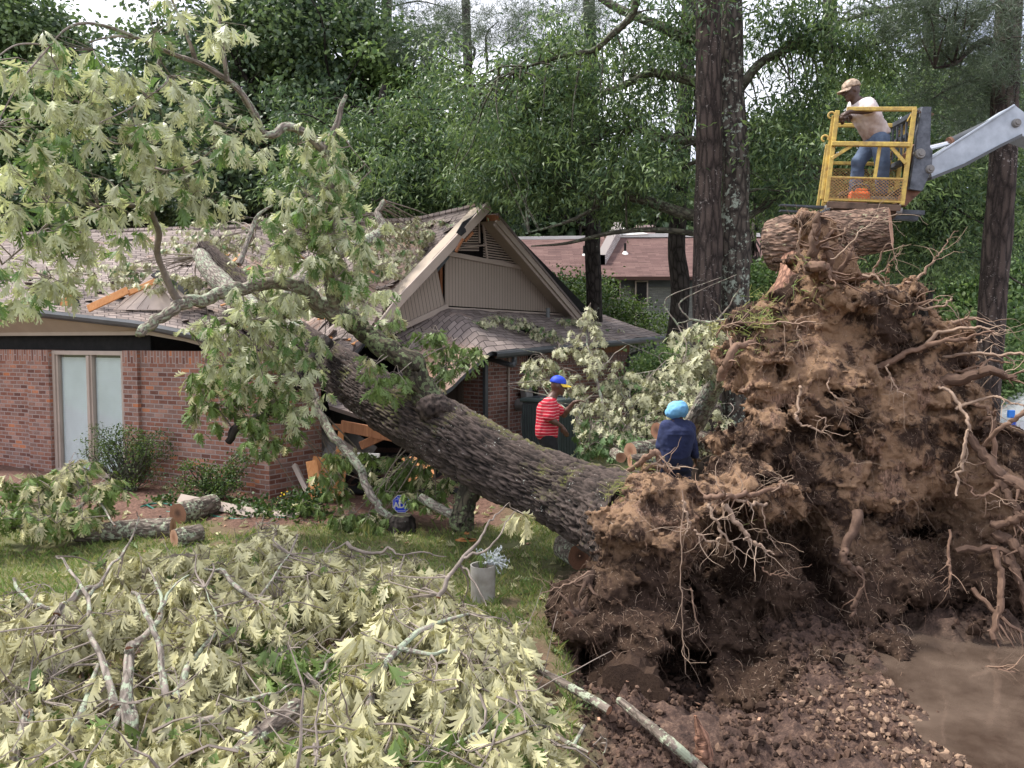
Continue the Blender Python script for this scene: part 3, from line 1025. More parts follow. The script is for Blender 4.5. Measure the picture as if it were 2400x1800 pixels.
# torn roofing felt patches on the roof
roof = a.build('roof', [M['shingle'], M['felt'], M['gutter']], house, smooth=False)
def Sat(u, v):
    return S[int(round(u * (nu - 1))), int(round(v * (nv - 1)))]


# lifted shingles and torn boards over the crushed part
a = Acc()
for q in range(150):
    u_, v_ = RNG.uniform(.44, .97), RNG.uniform(.05, .95)
    if RNG.random() < .35: u_ = RNG.uniform(.05, .5)
    c_ = Sat(u_, v_); e1_ = nrm(Sat(min(u_ + .02, 1), v_) - c_); e2_ = nrm(Sat(u_, min(v_ + .05, 1)) - Sat(u_, max(v_ - .05, 0)))
    n_ = nrm(np.cross(e1_, e2_)); n_ = n_ if n_[2] > 0 else -n_
    lift = RNG.uniform(.02, .10); w_ = RNG.uniform(.10, .32)
    p0 = c_ + n_ * .004
    V_ = [p0 - e1_ * w_ / 2, p0 + e1_ * w_ / 2, p0 + e1_ * w_ / 2 - e2_ * .16 + n_ * lift, p0 - e1_ * w_ / 2 - e2_ * .16 + n_ * lift * RNG.uniform(.3, 1)]
    V_ = np.array(V_)
    a.add(np.vstack([V_, V_ - n_ * .006]), [[0, 1, 2, 3], [7, 6, 5, 4], [2, 1, 5, 6], [3, 2, 6, 7], [0, 3, 7, 4]], 0, np.vstack([V_[:, :2]] * 2))
for q in range(26):
    u_, v_ = RNG.uniform(.47, .80), RNG.uniform(.15, .9)
    c_ = Sat(u_, v_) + V3(0, 0, .03)
    d_ = nrm(RNG.normal(0, 1, 3) * V3(1, .7, .35))
    board(a, c_, c_ + d_ * RNG.uniform(.2, .7), RNG.uniform(.04, .12), .02, V3(0, -.4, 1), 1)
a.build('torn_shingles', [M['shingle'], M['wood_raw']], house)['kind'] = 'stuff'

# ridge cap
a = Acc()
a.tube(RR[::6] + V3(0, 0, .0), 0.07, 6)
a.build('ridge_cap', M['shingle'], roof)

# soffit and fascia (left wing)
a = Acc()
ks = [0, 12, 26, 40, 55, 70, 85, 100, 112]
for k0, k1 in zip(ks[:-1], ks[1:]):
    e0, e1 = EE[k0] - V3(0, 0, .10), EE[k1] - V3(0, 0, .10)
    def towall(e):
        s_ = np.dot(e[:2] - cA[:2], wn_)
        return np.append(e[:2] - wn_ * (s_ + .03), min(max(e[2] - .04, WT + .03), 2.46))
    w0, w1 = towall(e0), towall(e1)
    a.add([e0, e1, w1, w0], [[3, 2, 1, 0]], 0)
    a.add([w0, w1, w1 - V3(0, 0, .06), w0 - V3(0, 0, .06)], [[0, 1, 2, 3]], 0)
a.build('soffit', M['soffit'], house)
a = Acc()
gp = EE[:118]
prof = [(-.005, 0), (.10, .0), (.125, -.04), (.11, -.09), (.06, -.125), (-.005, -.125)]
def gutter(acc, pts, nout, prof=prof):
    m_ = len(pts)
    rings = []
    for p in pts:
        rings.append([p + V3(nout[0], nout[1], 0) * dx + V3(0, 0, dz) for dx, dz in prof])
    VV = np.array(rings).reshape(-1, 3); n_ = len(prof)
    k = (np.arange(m_ - 1)[:, None] * n_ + np.arange(n_ - 1)[None]).ravel()
    acc.add(VV, np.stack([k, k + n_, k + n_ + 1, k + 1], 1))
    acc.add(VV, np.stack([k + 1, k + n_ + 1, k + n_, k], 1)) if False else None
gutter(a, gp[::3], wn_)
a.build('gutter', M['gutter'], house)

# gable end ---------------------------------------------------------------
g0 = V3(-1.27, 14.8, 0); gt = nrm(V3(.57, .82, 0)); gn = V3(gt[1], -gt[0], 0)


def gp_(px, py, off=0.0):
    u = (px - 1200) / F; v = (900 - py) / F
    d = V3(u, CT + v * ST, -ST + v * CT)
    o = V3(0, 0, CAM_H)
    t = np.dot(g0 + gn * off - o, gn) / np.dot(d, gn)
    return o + d * t


def guv(p): return [np.dot(p - g0, gt), p[2]]


def slab(acc, pts, n, th, mat=0, uvf=None):
    pts = np.array(pts); q = pts - np.asarray(n) * th
    uv = [uvf(p) for p in pts] if uvf else None
    acc.poly(pts, mat, uv); acc.poly(q[::-1], mat, uv[::-1] if uv else None)
    m_ = len(pts)
    for k in range(m_):
        j = (k + 1) % m_
        acc.add([pts[k], q[k], q[j], pts[j]], [[0, 1, 2, 3]], mat)


a = Acc()
main = [gp_(1043, 716), gp_(1322, 733), gp_(1222, 626), gp_(1043, 598)]
slab(a, main, gn, .03, 0, guv)
sw = Matrix.Rotation(0.10, 3, 'Z')
tl = [gp_(862, 800, .02), gp_(1043, 717, .02), gp_(1019, 606, .02)]
def uvt(p):
    r = p - g0; u_, v_ = np.dot(r, gt), r[2]
    c_, s_ = math.cos(-.25), math.sin(-.25)
    return [u_ * c_ - v_ * s_ + .03, u_ * s_ + v_ * c_]
slab(a, tl, gn, .03, 0, uvt)
gab = a.build('gable_siding', M['siding'], house)
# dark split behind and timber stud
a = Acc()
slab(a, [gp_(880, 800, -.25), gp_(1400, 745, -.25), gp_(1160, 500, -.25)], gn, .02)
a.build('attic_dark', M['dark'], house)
a = Acc()
a.box((gp_(1031, 660, -.12)), (.07, .08, .95), basis(gt))
a.build('stud', M['wood_old'], house)
# louvre: slats between trim, right and left halves
lv = Acc()
pk = gp_(1125, 518)
for side in (0, 1):
    for k in range(15):
        f = k / 15
        if side == 1:
            p0, p1 = gp_(1133, 524 + 88 * f), gp_(1133 + 2 + 85 * f, 524 + 96 * f + 3)
        else:
            if f > .78: continue
            p0, p1 = gp_(1122, 522 + 88 * f), gp_(1122 - 3 - 80 * f, 524 + 84 * f)
            if p0[2] < 0: continue
        L_ = np.linalg.norm(p1 - p0)
        c_ = (p0 + p1) / 2
        x = nrm(p1 - p0)
        lv.box(c_, (L_, .014, .026), basis(x))
slat = lv.build('louvre', M['trim'], house)
a = Acc()
board(a, gp_(1038, 592, .03), gp_(1228, 628, .03), .09, .03, gn)
board(a, gp_(1132, 520, .03), gp_(1142, 606, .03), .05, .03, gn)
board(a, gp_(1122, 520, .03), gp_(1124, 570, .03), .04, .03, gn)
board(a, gp_(1030, 586, .06), gp_(1140, 574, .06), .03, .02, gn)
board(a, gp_(1043, 724, .05), gp_(1335, 740, .05), .08, .03, gn)
board(a, gp_(1050, 718, .06), gp_(860, 806, .06), .10, .03, gn)
a.build('gable_trim', M['trim'], house)
# rakes
a = Acc()
OV = .42
Lr0, Lr1, Lr2 = gp_(1147, 482, OV), gp_(936, 706, OV), gp_(872, 790, OV)
board(a, Lr0, Lr1, .17, .035, gn); board(a, Lr1, Lr2, .17, .034, gn)
Rr0, Rr1 = gp_(1164, 513, OV), gp_(1366, 752, OV)
board(a, Rr0, Rr1, .15, .035, gn)
board(a, Rr0 - gt * .03 + V3(0, 0, -.11) - gn * .04, Rr1 - gt * .03 + V3(0, 0, -.11) - gn * .04, .07, .035, gn)
a.build('barge_board', M['trim'], house)
a = Acc()
rr0, rr1 = Rr0 + V3(0, 0, .11), Rr1 + V3(0, 0, .11)
slopeR = nrm(rr1 - rr0); nR = nrm(np.cross(slopeR, -gn)); nR = nR if nR[2] > 0 else -nR
bk0, bk1 = rr0 - gn * 5, rr1 - gn * 5
slab(a, [rr0 + gn * .04, rr1 + gn * .04, bk1, bk0], nR, .05, 0, lambda p: [np.dot(p - g0, gn), np.linalg.norm((p - rr0) - gn * np.dot(p - rr0, gn))])
# left rake shingle edge strip (thick broken edge)
k = nu - 1
for j in range(nv - 1):
    pass
e = [Lr0 + V3(0, 0, .10) - gn * .02, Lr1 + V3(0, 0, .10) - gn * .02, Lr2 + V3(0, 0, .10) - gn * .02]
back = [W(1090, 505, 16.3), Sat(.93, .45) + V3(0, 0, .02), Sat(.94, .05) + V3(0, 0, .02)]
st = Acc()
nn = 14
for A0, A1, B0, B1 in ((e[0], e[1], back[0], back[1]), (e[1], e[2], back[1], back[2])):
    g_ = np.array([[(A0 * (1 - i_ / nn) + A1 * i_ / nn) * (1 - j_ / 6) + (B0 * (1 - i_ / nn) + B1 * i_ / nn) * j_ / 6 for j_ in range(7)] for i_ in range(nn + 1)])
    g_[..., 2] += .015 * fbm(g_.reshape(-1, 3) * 5, 2, 4).reshape(nn + 1, 7)
    ii = (np.arange(nn)[:, None] * 7 + np.arange(6)[None]).ravel()
    uvg = np.stack([np.dot(g_.reshape(-1, 3) - g0, -gn), np.linalg.norm(g_.reshape(-1, 3) - e[0] - gn * np.dot(g_.reshape(-1, 3) - e[0], gn)[:, None], axis=1)], 1)
    a.add(g_.reshape(-1, 3), np.stack([ii, ii + 1, ii + 8, ii + 7], 1), 0, uvg)
    a.add(g_.reshape(-1, 3) - V3(0, 0, .04), np.stack([ii, ii + 7, ii + 8, ii + 1], 1), 1, uvg)
a.build('gable_roof', [M['shingle'], M['felt']], house)
a = Acc()
w0_, w1_ = Rr0 - gn * (OV - .0) + V3(0, 0, -.02), Rr1 - gn * (OV - .0) + V3(0, 0, -.02)
slab(a, [Rr0 + V3(0, 0, -.03) - gn * .02, Rr1 + V3(0, 0, -.03) - gn * .02, w1_, w0_], nR, .02)
l0_, l1_ = Lr0 - gn * OV, Lr1 - gn * OV
slab(a, [Lr0 - gn * .02, l0_, l1_, Lr1 - gn * .02], nR, .02)
a.build('gable_soffit', M['soffit'], house)
a = Acc()
board(a, gp_(1141, 512, .2), gp_(1170, 510, OV + .03), .12, .10, gn)
a.build('ridge_beam', M['wood_old'], house)
a = Acc()
board(a, gp_(1090, 565, .4), gp_(1108, 545, .42), .05, .04, gn)
board(a, gp_(1068, 590, .47), gp_(1085, 560, .47), .05, .03, gn)
a.build('broken_batten', M['wood_old'], house)
# torn felt at the peak
a = Acc()
fl = [gp_(1147, 470, .30), gp_(1110, 505, .40), gp_(1085, 520, .44), gp_(1070, 545, .46), gp_(1082, 553, .45), gp_(1108, 530, .42), gp_(1140, 500, .4)]
slab(a, fl, gn, .015)
a.build('torn_felt', M['felt'], house)

# skirt roof below the gable
E1 = V3(-.37, 13.17, 2.13); E2 = V3(3.7, 19.05, 2.44)
tu = [0, .16, .30, .50, .78, 1.0]
TP = np.array([W(905, 800, 13.6), gp_(1000, 745), gp_(1045, 720), gp_(1180, 727), gp_(1330, 740), W(1392, 728, 20.3)])
EPs = np.array([W(985, 960, 12.0), W(1060, 905, 12.5), E1, E1 * .62 + E2 * .38, E1 * .22 + E2 * .78, E2])
nu2, nv2 = 110, 26
uu = np.linspace(0, 1, nu2); vv = np.linspace(0, 1, nv2)
e_, t_ = ci(uu, tu, EPs), ci(uu, tu, TP)
U, Vv = np.meshgrid(uu, vv, indexing='ij')
S3 = e_[:, None] * (1 - Vv[..., None]) + t_[:, None] * Vv[..., None]
S3[..., 2] += .16 * np.exp(-((U - .27) / .10) ** 2) * np.sin(np.pi * Vv) - .05 * np.exp(-((U - .48) / .12) ** 2) * np.sin(np.pi * Vv)
S3[..., 2] += .02 * fbm(S3.reshape(-1, 3) * 2, 3, 5).reshape(nu2, nv2)
Lu3 = np.concatenate([[0], np.cumsum(np.linalg.norm(np.diff(e_, axis=0), axis=1))])
uv3 = np.stack([np.repeat(Lu3[:, None], nv2, 1), Vv * 1.9], -1)
d3 = np.exp(-((U - .10) / .13) ** 2) * np.exp(-((Vv - .3) / .35) ** 2) * 1.0
a = Acc()
iu = (np.arange(nu2 - 1)[:, None] * nv2 + np.arange(nv2 - 1)[None]).ravel()
Q = np.stack([iu, iu + nv2, iu + nv2 + 1, iu + 1], 1)
a.add(S3.reshape(-1, 3), Q, 0, uv3.reshape(-1, 2), d3.ravel())
a.add(S3.reshape(-1, 3) - V3(0, 0, .07), Q[:, ::-1], 1, uv3.reshape(-1, 2))
for row in (S3[:, 0], S3[0], S3[-1]):
    m_ = len(row); VV = np.vstack([row, row - V3(0, 0, .07)]); k = np.arange(m_ - 1)
    a.add(VV, np.stack([k, k + 1, k + 1 + m_, k + m_], 1), 1)
# hip back face
a.add([S3[-1, 0], S3[-1, 0] + V3(-2.4, 1.6, .0), S3[-1, -1] + V3(-2, 2, 0), S3[-1, -1]], [[0, 1, 2, 3]], 0, [[0, 0], [3, 0], [3, 2], [0, 2]])
skirt = a.build('lower_roof', [M['shingle'], M['gutter']], house)
a = Acc()
kk = np.where(uu >= .295)[0]
gg = e_[kk]; gg = gg[::4]
gutter(a, np.array([g_ - V3(0, 0, .01) for g_ in gg]), gn[:2])
a.build('gutter', M['gutter'], house)
a = Acc()
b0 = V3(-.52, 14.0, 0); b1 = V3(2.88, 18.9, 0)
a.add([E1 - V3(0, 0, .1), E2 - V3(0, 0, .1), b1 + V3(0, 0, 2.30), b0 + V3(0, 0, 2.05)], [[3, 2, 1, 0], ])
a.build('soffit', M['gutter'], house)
# right brick wall
a = Acc()
wall(a, b0, b1, -.1, 2.06, .12, 0, .22)
wall(a, V3(-1.55, 14.9, 0), b0 - gn * .005, -.1, 2.0, .12, 0, 0)
wall(a, b1 - gn * .12, b1 - gn * 4.2, -.1, 2.2, .12, 0, 0)
a.add([[*(b0 + gn * .004)[:2], 2.04], [*(b1 + gn * .004)[:2], 2.04], [*(b1 + gn * .004)[:2], 2.36], [*(b0 + gn * .004)[:2], 2.10]], [[0, 1, 2, 3]], 1)
a.build('wall', [M['brick_far'], M['wood_old']], house)
# window jamb left of the corner
a = Acc()
a.box(V3(-.95, 14.35, 1.1), (.10, .10, 1.9), basis(gt))
a.box(V3(-1.12, 14.48, 1.1), (.25, .03, 1.8), basis(V3(-.79, .61, 0)))
a.build('side_window', M['groove'], house)
# downspouts
a = Acc()
c = b0 + gn * .06 - gt * .02
a.box(c + V3(0, 0, .95), (.09, .07, 1.9), basis(gt), 0, .008)
e0 = W(1205, 826, 13.75)
pth = smooth([e0, e0 - V3(0, 0, .14), e0 - V3(0, 0, .22) - gt * .1, c + V3(0, 0, 1.98) + gt * .1, c + V3(0, 0, 1.86)], 5)
a.tube(pth, .05, 8)
a.build('downspout', M['gutter'], house)
a = Acc()
c2 = b1 + gn * .06 - gt * .15
a.box(c2 + V3(0, 0, .9), (.09, .07, 1.8), basis(gt), 0, .008)
a.tube(smooth([E2 - V3(0, 0, .12) - gt * .5, E2 - V3(0, 0, .3) - gt * .5, c2 + V3(0, 0, 1.95) + gt * .1, c2 + V3(0, 0, 1.75)], 5), .05, 8)
a.build('downspout', M['gutter'], house)
# vent pipe, conduit, lamps
a = Acc()
vp = gp_(1284, 738, .25)
a.tube([vp - V3(0, 0, .1), vp + V3(0, 0, .13)], .045, 12)
a.tube([vp + V3(0, 0, .125), vp + V3(0, 0, .15)], .052, 12)
a.build('vent_pipe', M['metal_grey'], house)
a = Acc()
cp = b0 + gt * .75 + gn * .035
a.tube([cp + V3(0, 0, .3), cp + V3(0, 0, 2.05)], .022, 8)
a.build('conduit', M['trim'], house)
a = Acc()
mp_ = b0 + gt * 1.15 + gn * .12
Rt = basis(nrm(gt + V3(0, 0, .25)))
a.box(mp_ + V3(.05, 0, 1.28), (.24, .14, .34), Rt, 0, .015)
a.tube([mp_ + V3(-.08, -.05, 1.08) - gn * .05, mp_ + V3(-.08, -.05, 1.08) + gn * .16], .12, 16)
a.tube(smooth([mp_ + V3(0, 0, 1.0), mp_ + V3(-.06, 0, .7), mp_ + V3(.05, 0, .3), mp_ + V3(.05, 0, 0)], 4), .02, 6)
a.build('meter_box', M['meter'], house)

# splintered dormer pieces sticking up through the roof near the gutter
a = Acc()
pc = [W(265, 726, 12.75), W(412, 726, 12.6), W(392, 690, 12.7), W(355, 640, 12.9)]
slab(a, pc, nrm(V3(.1, -1, .25)), .02, 0, lambda p: [p[0], p[2]])
a.build('broken_panel', m_simple('pale_panel', (0.52, 0.43, 0.38), 0.75, .08, 3), house)
a = Acc()
for s_ in range(6):
    f = s_ / 5
    p0 = W(275 + 120 * f, 724, 12.70); p1 = W(360 + 20 * f + 8, 648 + 20 * f, 12.85)
    board(a, p0 + V3(0, -.03, 0), p1 + V3(0, -.03, 0), .006, .006, V3(0, -1, 0))
a.build('panel_joints', M['groove'], house)['kind'] = 'stuff'
def part1(nm, mt, fn_):
    a_ = Acc(); fn_(a_); return a_.build(nm, M[mt], house)
part1('splintered_plank', 'wood_raw', lambda a: board(a, W(206, 724, 12.6), W(300, 680, 12.7), .13, .03, V3(0, -1, .3)))
part1('splintered_plank', 'wood_raw', lambda a: board(a, W(300, 688, 12.72), W(372, 655, 12.8), .09, .04, V3(0, -1, .3)))
part1('loose_trim', 'trim', lambda a: board(a, W(372, 650, 12.7), W(445, 712, 12.5), .10, .03, V3(0, -1, .5)))
part1('lifted_felt', 'felt', lambda a: board(a, W(362, 640, 12.8), W(440, 690, 12.7), .16, .03, V3(.3, -1, .9)))
part1('lifted_felt', 'felt', lambda a: slab(a, [W(128, 716, 12.95), W(188, 718, 12.95), W(180, 690, 13), W(165, 668, 13), W(126, 676, 13)], V3(0, -1, 0), .02))
part1('splintered_plank', 'wood_raw', lambda a: slab(a, [W(140, 716, 12.9), W(178, 717, 12.9), W(160, 680, 12.95), W(150, 675, 12.95)], V3(0, -1, 0), .02))

# collapsed lower piece of roof with fascia, between the left wall and the trunk
a = Acc()
q = np.array([W(770, 950, 11.6), W(880, 985, 10.9), W(1010, 1030, 10.8), W(1000, 925, 12.2), W(860, 890, 12.6), W(760, 900, 12.4)])
uvq = [[p[0], p[1] * 1.1] for p in q]
slab(a, q, V3(-.1, -.3, .9), .07, 0, lambda p: [p[0], p[1] * 1.1])
frg = a.build('fallen_roof_section', M['shingle'], house)
a = Acc()
board(a, W(800, 998, 11.0), W(965, 1030, 10.6), .16, .04, V3(0, -1, 0))
board(a, W(780, 1000, 11.3), W(900, 1010, 11.2), .09, .05, V3(0, -1, 0))
board(a, W(845, 1045, 11.0), W(935, 1005, 10.9), .12, .04, V3(0, -1, .2))
a.build('broken_fascia', M['wood_old'], house)


def loose(name, label, cat, parts, group=None):
    """one loose board or sheet: list of (p0,p1,w,th,n,mat)"""
    a = Acc()
    mats = []
    for (p0, p1, w_, th, nv, mt) in parts:
        if mt not in mats: mats.append(mt)
        board(a, p0, p1, w_, th, nv, mats.index(mt))
    c_ = (parts[0][0] + parts[0][1]) / 2
    return tag(a.build(name, mats, origin=c_), label, cat, group)


D = M['drywall']
loose('grey_door', 'grey panelled door lying askew in the broken house opening', 'door',
      [(W(725, 1130, 11.75), W(800, 1030, 12.1), .75, .04, V3(.2, -1, .2), D), (W(735, 1125, 11.70), W(795, 1045, 12.0), .30, .02, V3(.2, -1, .2), M['meter'])])
loose('leaning_board', 'dark grey board leaning at the left of the broken house opening', 'board', [(W(690, 1085, 11.7), W(725, 985, 12.2), .22, .03, V3(.5, -1, 0), M['meter'])])
loose('ceiling_sheet', 'pale ceiling sheet slanting inside the broken opening', 'board', [(W(745, 1005, 12.6), W(860, 1080, 12.3), .55, .02, V3(0, -1, .5), D)])
loose('rafter', 'long brown rafter sloping down across the broken opening', 'board', [(W(715, 975, 12.2), W(850, 1075, 11.9), .11, .05, V3(.3, -1, .3), M['trim'])])
loose('round_pole', 'pale broken post leaning outward from the brick corner', 'post', [(W(690, 1090, 11.3), W(722, 1155, 10.9), .07, .06, V3(0, -1, 0), M['trim'])])
loose('plywood_sheet', 'orange plywood sheet standing upright in front of the broken opening', 'plywood', [(W(760, 1170, 10.9), W(775, 1075, 11.1), .50, .02, V3(.35, -1, 0), M['wood_raw'])])
loose('plywood_sheet', 'narrow orange plywood piece left of the large upright sheet', 'plywood', [(W(745, 1172, 10.7), W(730, 1080, 10.9), .16, .02, V3(.1, -1, 0), M['wood_raw'])])
loose('plywood_sheet', 'orange plywood piece showing under the trunk behind the leaves', 'plywood', [(W(985, 1125, 10.3), W(975, 1068, 10.6), .40, .02, V3(.1, -1, .2), M['wood_raw'])])
loose('wood_stud', 'short vertical raw stud beside the lichen covered branch', 'board', [(W(792, 1080, 11.2), W(800, 1010, 11.3), .09, .05, V3(.2, -1, .1), M['wood_raw'])])
loose('white_trim', 'white trim piece lying between the plywood sheets', 'board', [(W(830, 1065, 11.0), W(890, 1068, 10.9), .06, .03, V3(0, -1, .2), M['white_paint'])])
loose('fallen_trim', 'long pale trim board fallen along the foot of the brick wall', 'board', [(G(420, 1168, .16), G(600, 1204, .06), .13, .03, nrm(V3(.2, -1, .6)), M['trim'])])
loose('fallen_trim', 'short pale trim board half buried in leaves beyond the long one', 'board', [(G(615, 1200, .05), G(700, 1208, .04), .12, .02, nrm(V3(.1, -.5, 1)), M['trim'])])

# ------------------------------------------------------------------ the neighbouring house
nb = thing('neighbour_house', (6, 30, 0), 'grey brick house with faded red shingle roof behind the trees', 'house')
NY = 30.0
def nroof(x0p, x1p, yr, ye, Yr, Ye, name):
    a = Acc()
    e0, e1, r0, r1 = W(x0p, ye, Ye), W(x1p, ye, Ye), W(x0p, yr, Yr), W(x1p, yr, Yr)
    r1[0] += 0; L_ = e1[0] - e0[0]; H_ = np.linalg.norm(r0 - e0)
    nrm_ = nrm(np.cross(e1 - e0, r0 - e0))
    slab(a, [e0, e1, r1, r0], nrm_, .15, 0, lambda p: [p[0], np.linalg.norm([p[1] - e0[1], p[2] - e0[2]])])
    b0_, b1_ = r0 + V3(0, 5, -2), r1 + V3(0, 5, -2)
    a.add([r0, r1, b1_, b0_], [[0, 1, 2, 3]], 0, [[0, 0], [L_, 0], [L_, 5], [0, 5]])
    a.build(name, M['shingle_red'], nb)
nroof(1180, 1402, 558, 650, 34, NY, 'roof')
nroof(1398, 1960, 551, 648, 34.2, NY - .1, 'roof')
a = Acc()
wx0, wx1 = W(1180, 700, NY + .5)[0], W(1960, 700, NY + .5)[0]
wall(a, (wx0, NY + .5), (wx1, NY + .5), -.3, 4.75, .2)
a.build('wall', M['brick_grey'], nb)
a = Acc()
wall(a, (wx0, NY + .44), (wx1, NY + .44), 4.45, 4.78, .05)
a.build('fascia', M['gutter'], nb)
for (x0, x1, y0, y1) in ((1488, 1519, 658, 712), (1420, 1455, 655, 700), (1300, 1340, 655, 720), (1790, 1830, 660, 730), (1488, 1519, 730, 800)):
    a = Acc()
    p0, p1 = W(x0, y1, NY + .25), W(x1, y0, NY + .25)
    a.box((p0 + p1) / 2, (p1[0] - p0[0], .06, p1[2] - p0[2]))
    wf = a.build('window', M['trim'], nb)
    a = Acc()
    a.box((p0 + p1) / 2 - V3(0, .04, 0), (p1[0] - p0[0] - .12, .04, p1[2] - p0[2] - .12))
    a.build('pane', M['dark'], wf)
a = Acc()
q0, q1 = W(1404, 612, 31.0), W(1446, 533, 34.3)
dr = q1 - q0
slab(a, [q0 + V3(-.1, 0, -.6), q1 + V3(-.1, 0, -.4), q1 + V3(-.1, 0, .25), q0 + V3(-.1, 0, .25)], V3(-1, 0, 0), .35, 0, lambda p: [p[1], p[2]])
slab(a, [q0 + V3(.24, 0, -1.2), q0 + V3(.24, 0, .25), q0 + V3(-.1, 0, .25), q0 + V3(-.1, 0, -1.2)], V3(0, -1, 0), .2, 0, lambda p: [p[0], p[2]])
a.build('parapet', m_brick('brick_white', [(0, (.50, .42, .39)), (1, (.66, .60, .57))], (.34, .30, .28)), nb)
a = Acc()
slab(a, [W(1448, 552, 33.8), W(1520, 548, 33.8), W(1448, 530, 34.6)], V3(0, -1, .2), .05)
board(a, W(1448, 553, 34), W(1960, 551, 34), .16, .3, V3(0, -1, 0)); board(a, W(1180, 560, 34), W(1400, 557, 34), .14, .3, V3(0, -1, 0))
a.build('flashing', M['white_paint'], nb)
a = Acc()
c_ = W(1511, 544, 35)
a.box(c_, (.85, .6, .55), None, 0, .0)
a.build('chimney', m_simple('chimney_pink', (.55, .42, .38), .9, .1, 4), nb)
for (px, py) in ((1369, 592), (1465, 586)):
    a = Acc()
    c_ = W(px, py, 32.2)
    a.tube([c_ - V3(0, 0, .2), c_ + V3(0, 0, .28)], .05, 8)
    a.tube([c_ - V3(0, 0, .25), c_ - V3(0, 0, .05)], [.22, .06], 10, mat=1)
    a.build('roof_vent', [M['dark'], M['white_paint']], nb)
# ------------------------------------------------------------------ leaves
def leaf_oak(curl=0.18, fold=0.25):
    """lobed oak leaf, x along the midrib (0..1), y across; returns verts, tris"""
    mid = [0.0, .14, .34, .53, .72, .88, 1.0]
    sin_ = [(.14, .018), (.31, .060), (.50, .055), (.69, .055), (.86, .045)]
    tip = [(.36, .20), (.36, .20), (.60, .36), (.80, .27), (.93, .13)]
    V = [(x, 0) for x in mid]
    T = []
    for sg in (1, -1):
        s0 = len(V)
        for q in sin_: V.append((q[0], q[1] * sg))
        t0 = len(V)
        # each lobe: a shoulder, a long pointed tip and a small second tooth
        for (a_, b_), (x_, y_) in zip(sin_[:-1], tip[1:]):
            V.append((x_ - .075, y_ * .62 * sg)); V.append((x_ + .02, y_ * sg)); V.append((x_ + .03, y_ * .55 * sg))
        tri = [(0, 1, s0)]
        for k in range(4):
            a0, a1 = s0 + k, s0 + k + 1
            h0, tp_, h1 = t0 + 3 * k, t0 + 3 * k + 1, t0 + 3 * k + 2
            tri += [(1 + k, 2 + k, a1), (1 + k, a1, a0), (a0, a1, h0), (a1, h1, h0), (h0, h1, tp_)]
        tri += [(5, 6, s0 + 4)]
        if sg < 0: tri = [t_[::-1] for t_ in tri]
        T += tri
    V = np.array(V, float)
    z = fold * np.abs(V[:, 1]) - curl * V[:, 0] ** 2
    return np.column_stack([V, z]), np.array(T)


def leaf_oak_far():
    V = [(0, 0), (.35, .06), (.45, .30), (.58, .08), (.72, .32), (.78, .08), (1, 0), (.35, -.06), (.45, -.30), (.58, -.08), (.72, -.32), (.78, -.08)]
    T = [(0, 7, 1), (1, 3, 2), (3, 5, 4), (1, 7, 9), (1, 9, 3), (3, 9, 11), (3, 11, 5), (5, 11, 6), (7, 8, 9), (9, 10, 11)]
    V = np.array(V, float)
    return np.column_stack([V, .2 * np.abs(V[:, 1]) - .2 * V[:, 0] ** 2]), np.array(T)


def leaf_lance(wd=.14):
    V = np.array([(0, 0, 0), (.45, wd, .05), (.45, -wd, .05), (1, 0, -.12)], float)
    return V, np.array([(0, 2, 1), (1, 2, 3)])


def leaf_round(wd=.30):
    V = np.array([(0, 0, 0), (.3, wd, .06), (.3, -wd, .06), (.75, wd * .8, 0), (.75, -wd * .8, 0), (1, 0, -.08)], float)
    return V, np.array([(0, 2, 1), (1, 2, 4), (1, 4, 3), (3, 4, 5)])


LO, LOF, LL, LR = leaf_oak(), leaf_oak_far(), leaf_lance(.13), leaf_round()
LO2 = leaf_oak(curl=.42, fold=-.35)
LO3 = leaf_oak(curl=-.1, fold=.9)
LO4 = leaf_oak(curl=.75, fold=.55)
LO5 = leaf_oak(curl=.2, fold=-1.1)


def put_leaves(acc, tpl, P, D, Nn, L, tint, mat=0, wid=1.0):
    P = np.asarray(P, float); n = len(P)
    if n == 0: return
    D = nrm(D); Nn = nrm(Nn - D * (Nn * D).sum(1, keepdims=True)); S_ = np.cross(Nn, D)
    V, T = tpl
    L = np.asarray(L, float)[:, None, None]
    w_ = np.asarray(wid, float)
    w_ = w_[:, None, None] if w_.ndim else w_
    VV = P[:, None] + L * (V[None, :, 0:1] * D[:, None] + w_ * V[None, :, 1:2] * S_[:, None] + V[None, :, 2:3] * Nn[:, None])
    k = len(V)
    TT = (T[None] + (np.arange(n) * k)[:, None, None]).reshape(-1, 3)
    acc.add(VV.reshape(-1, 3), TT, mat, tint=np.repeat(tint, k))


def rvec(n, s=1.0):
    return RNG.normal(0, s, (n, 3))


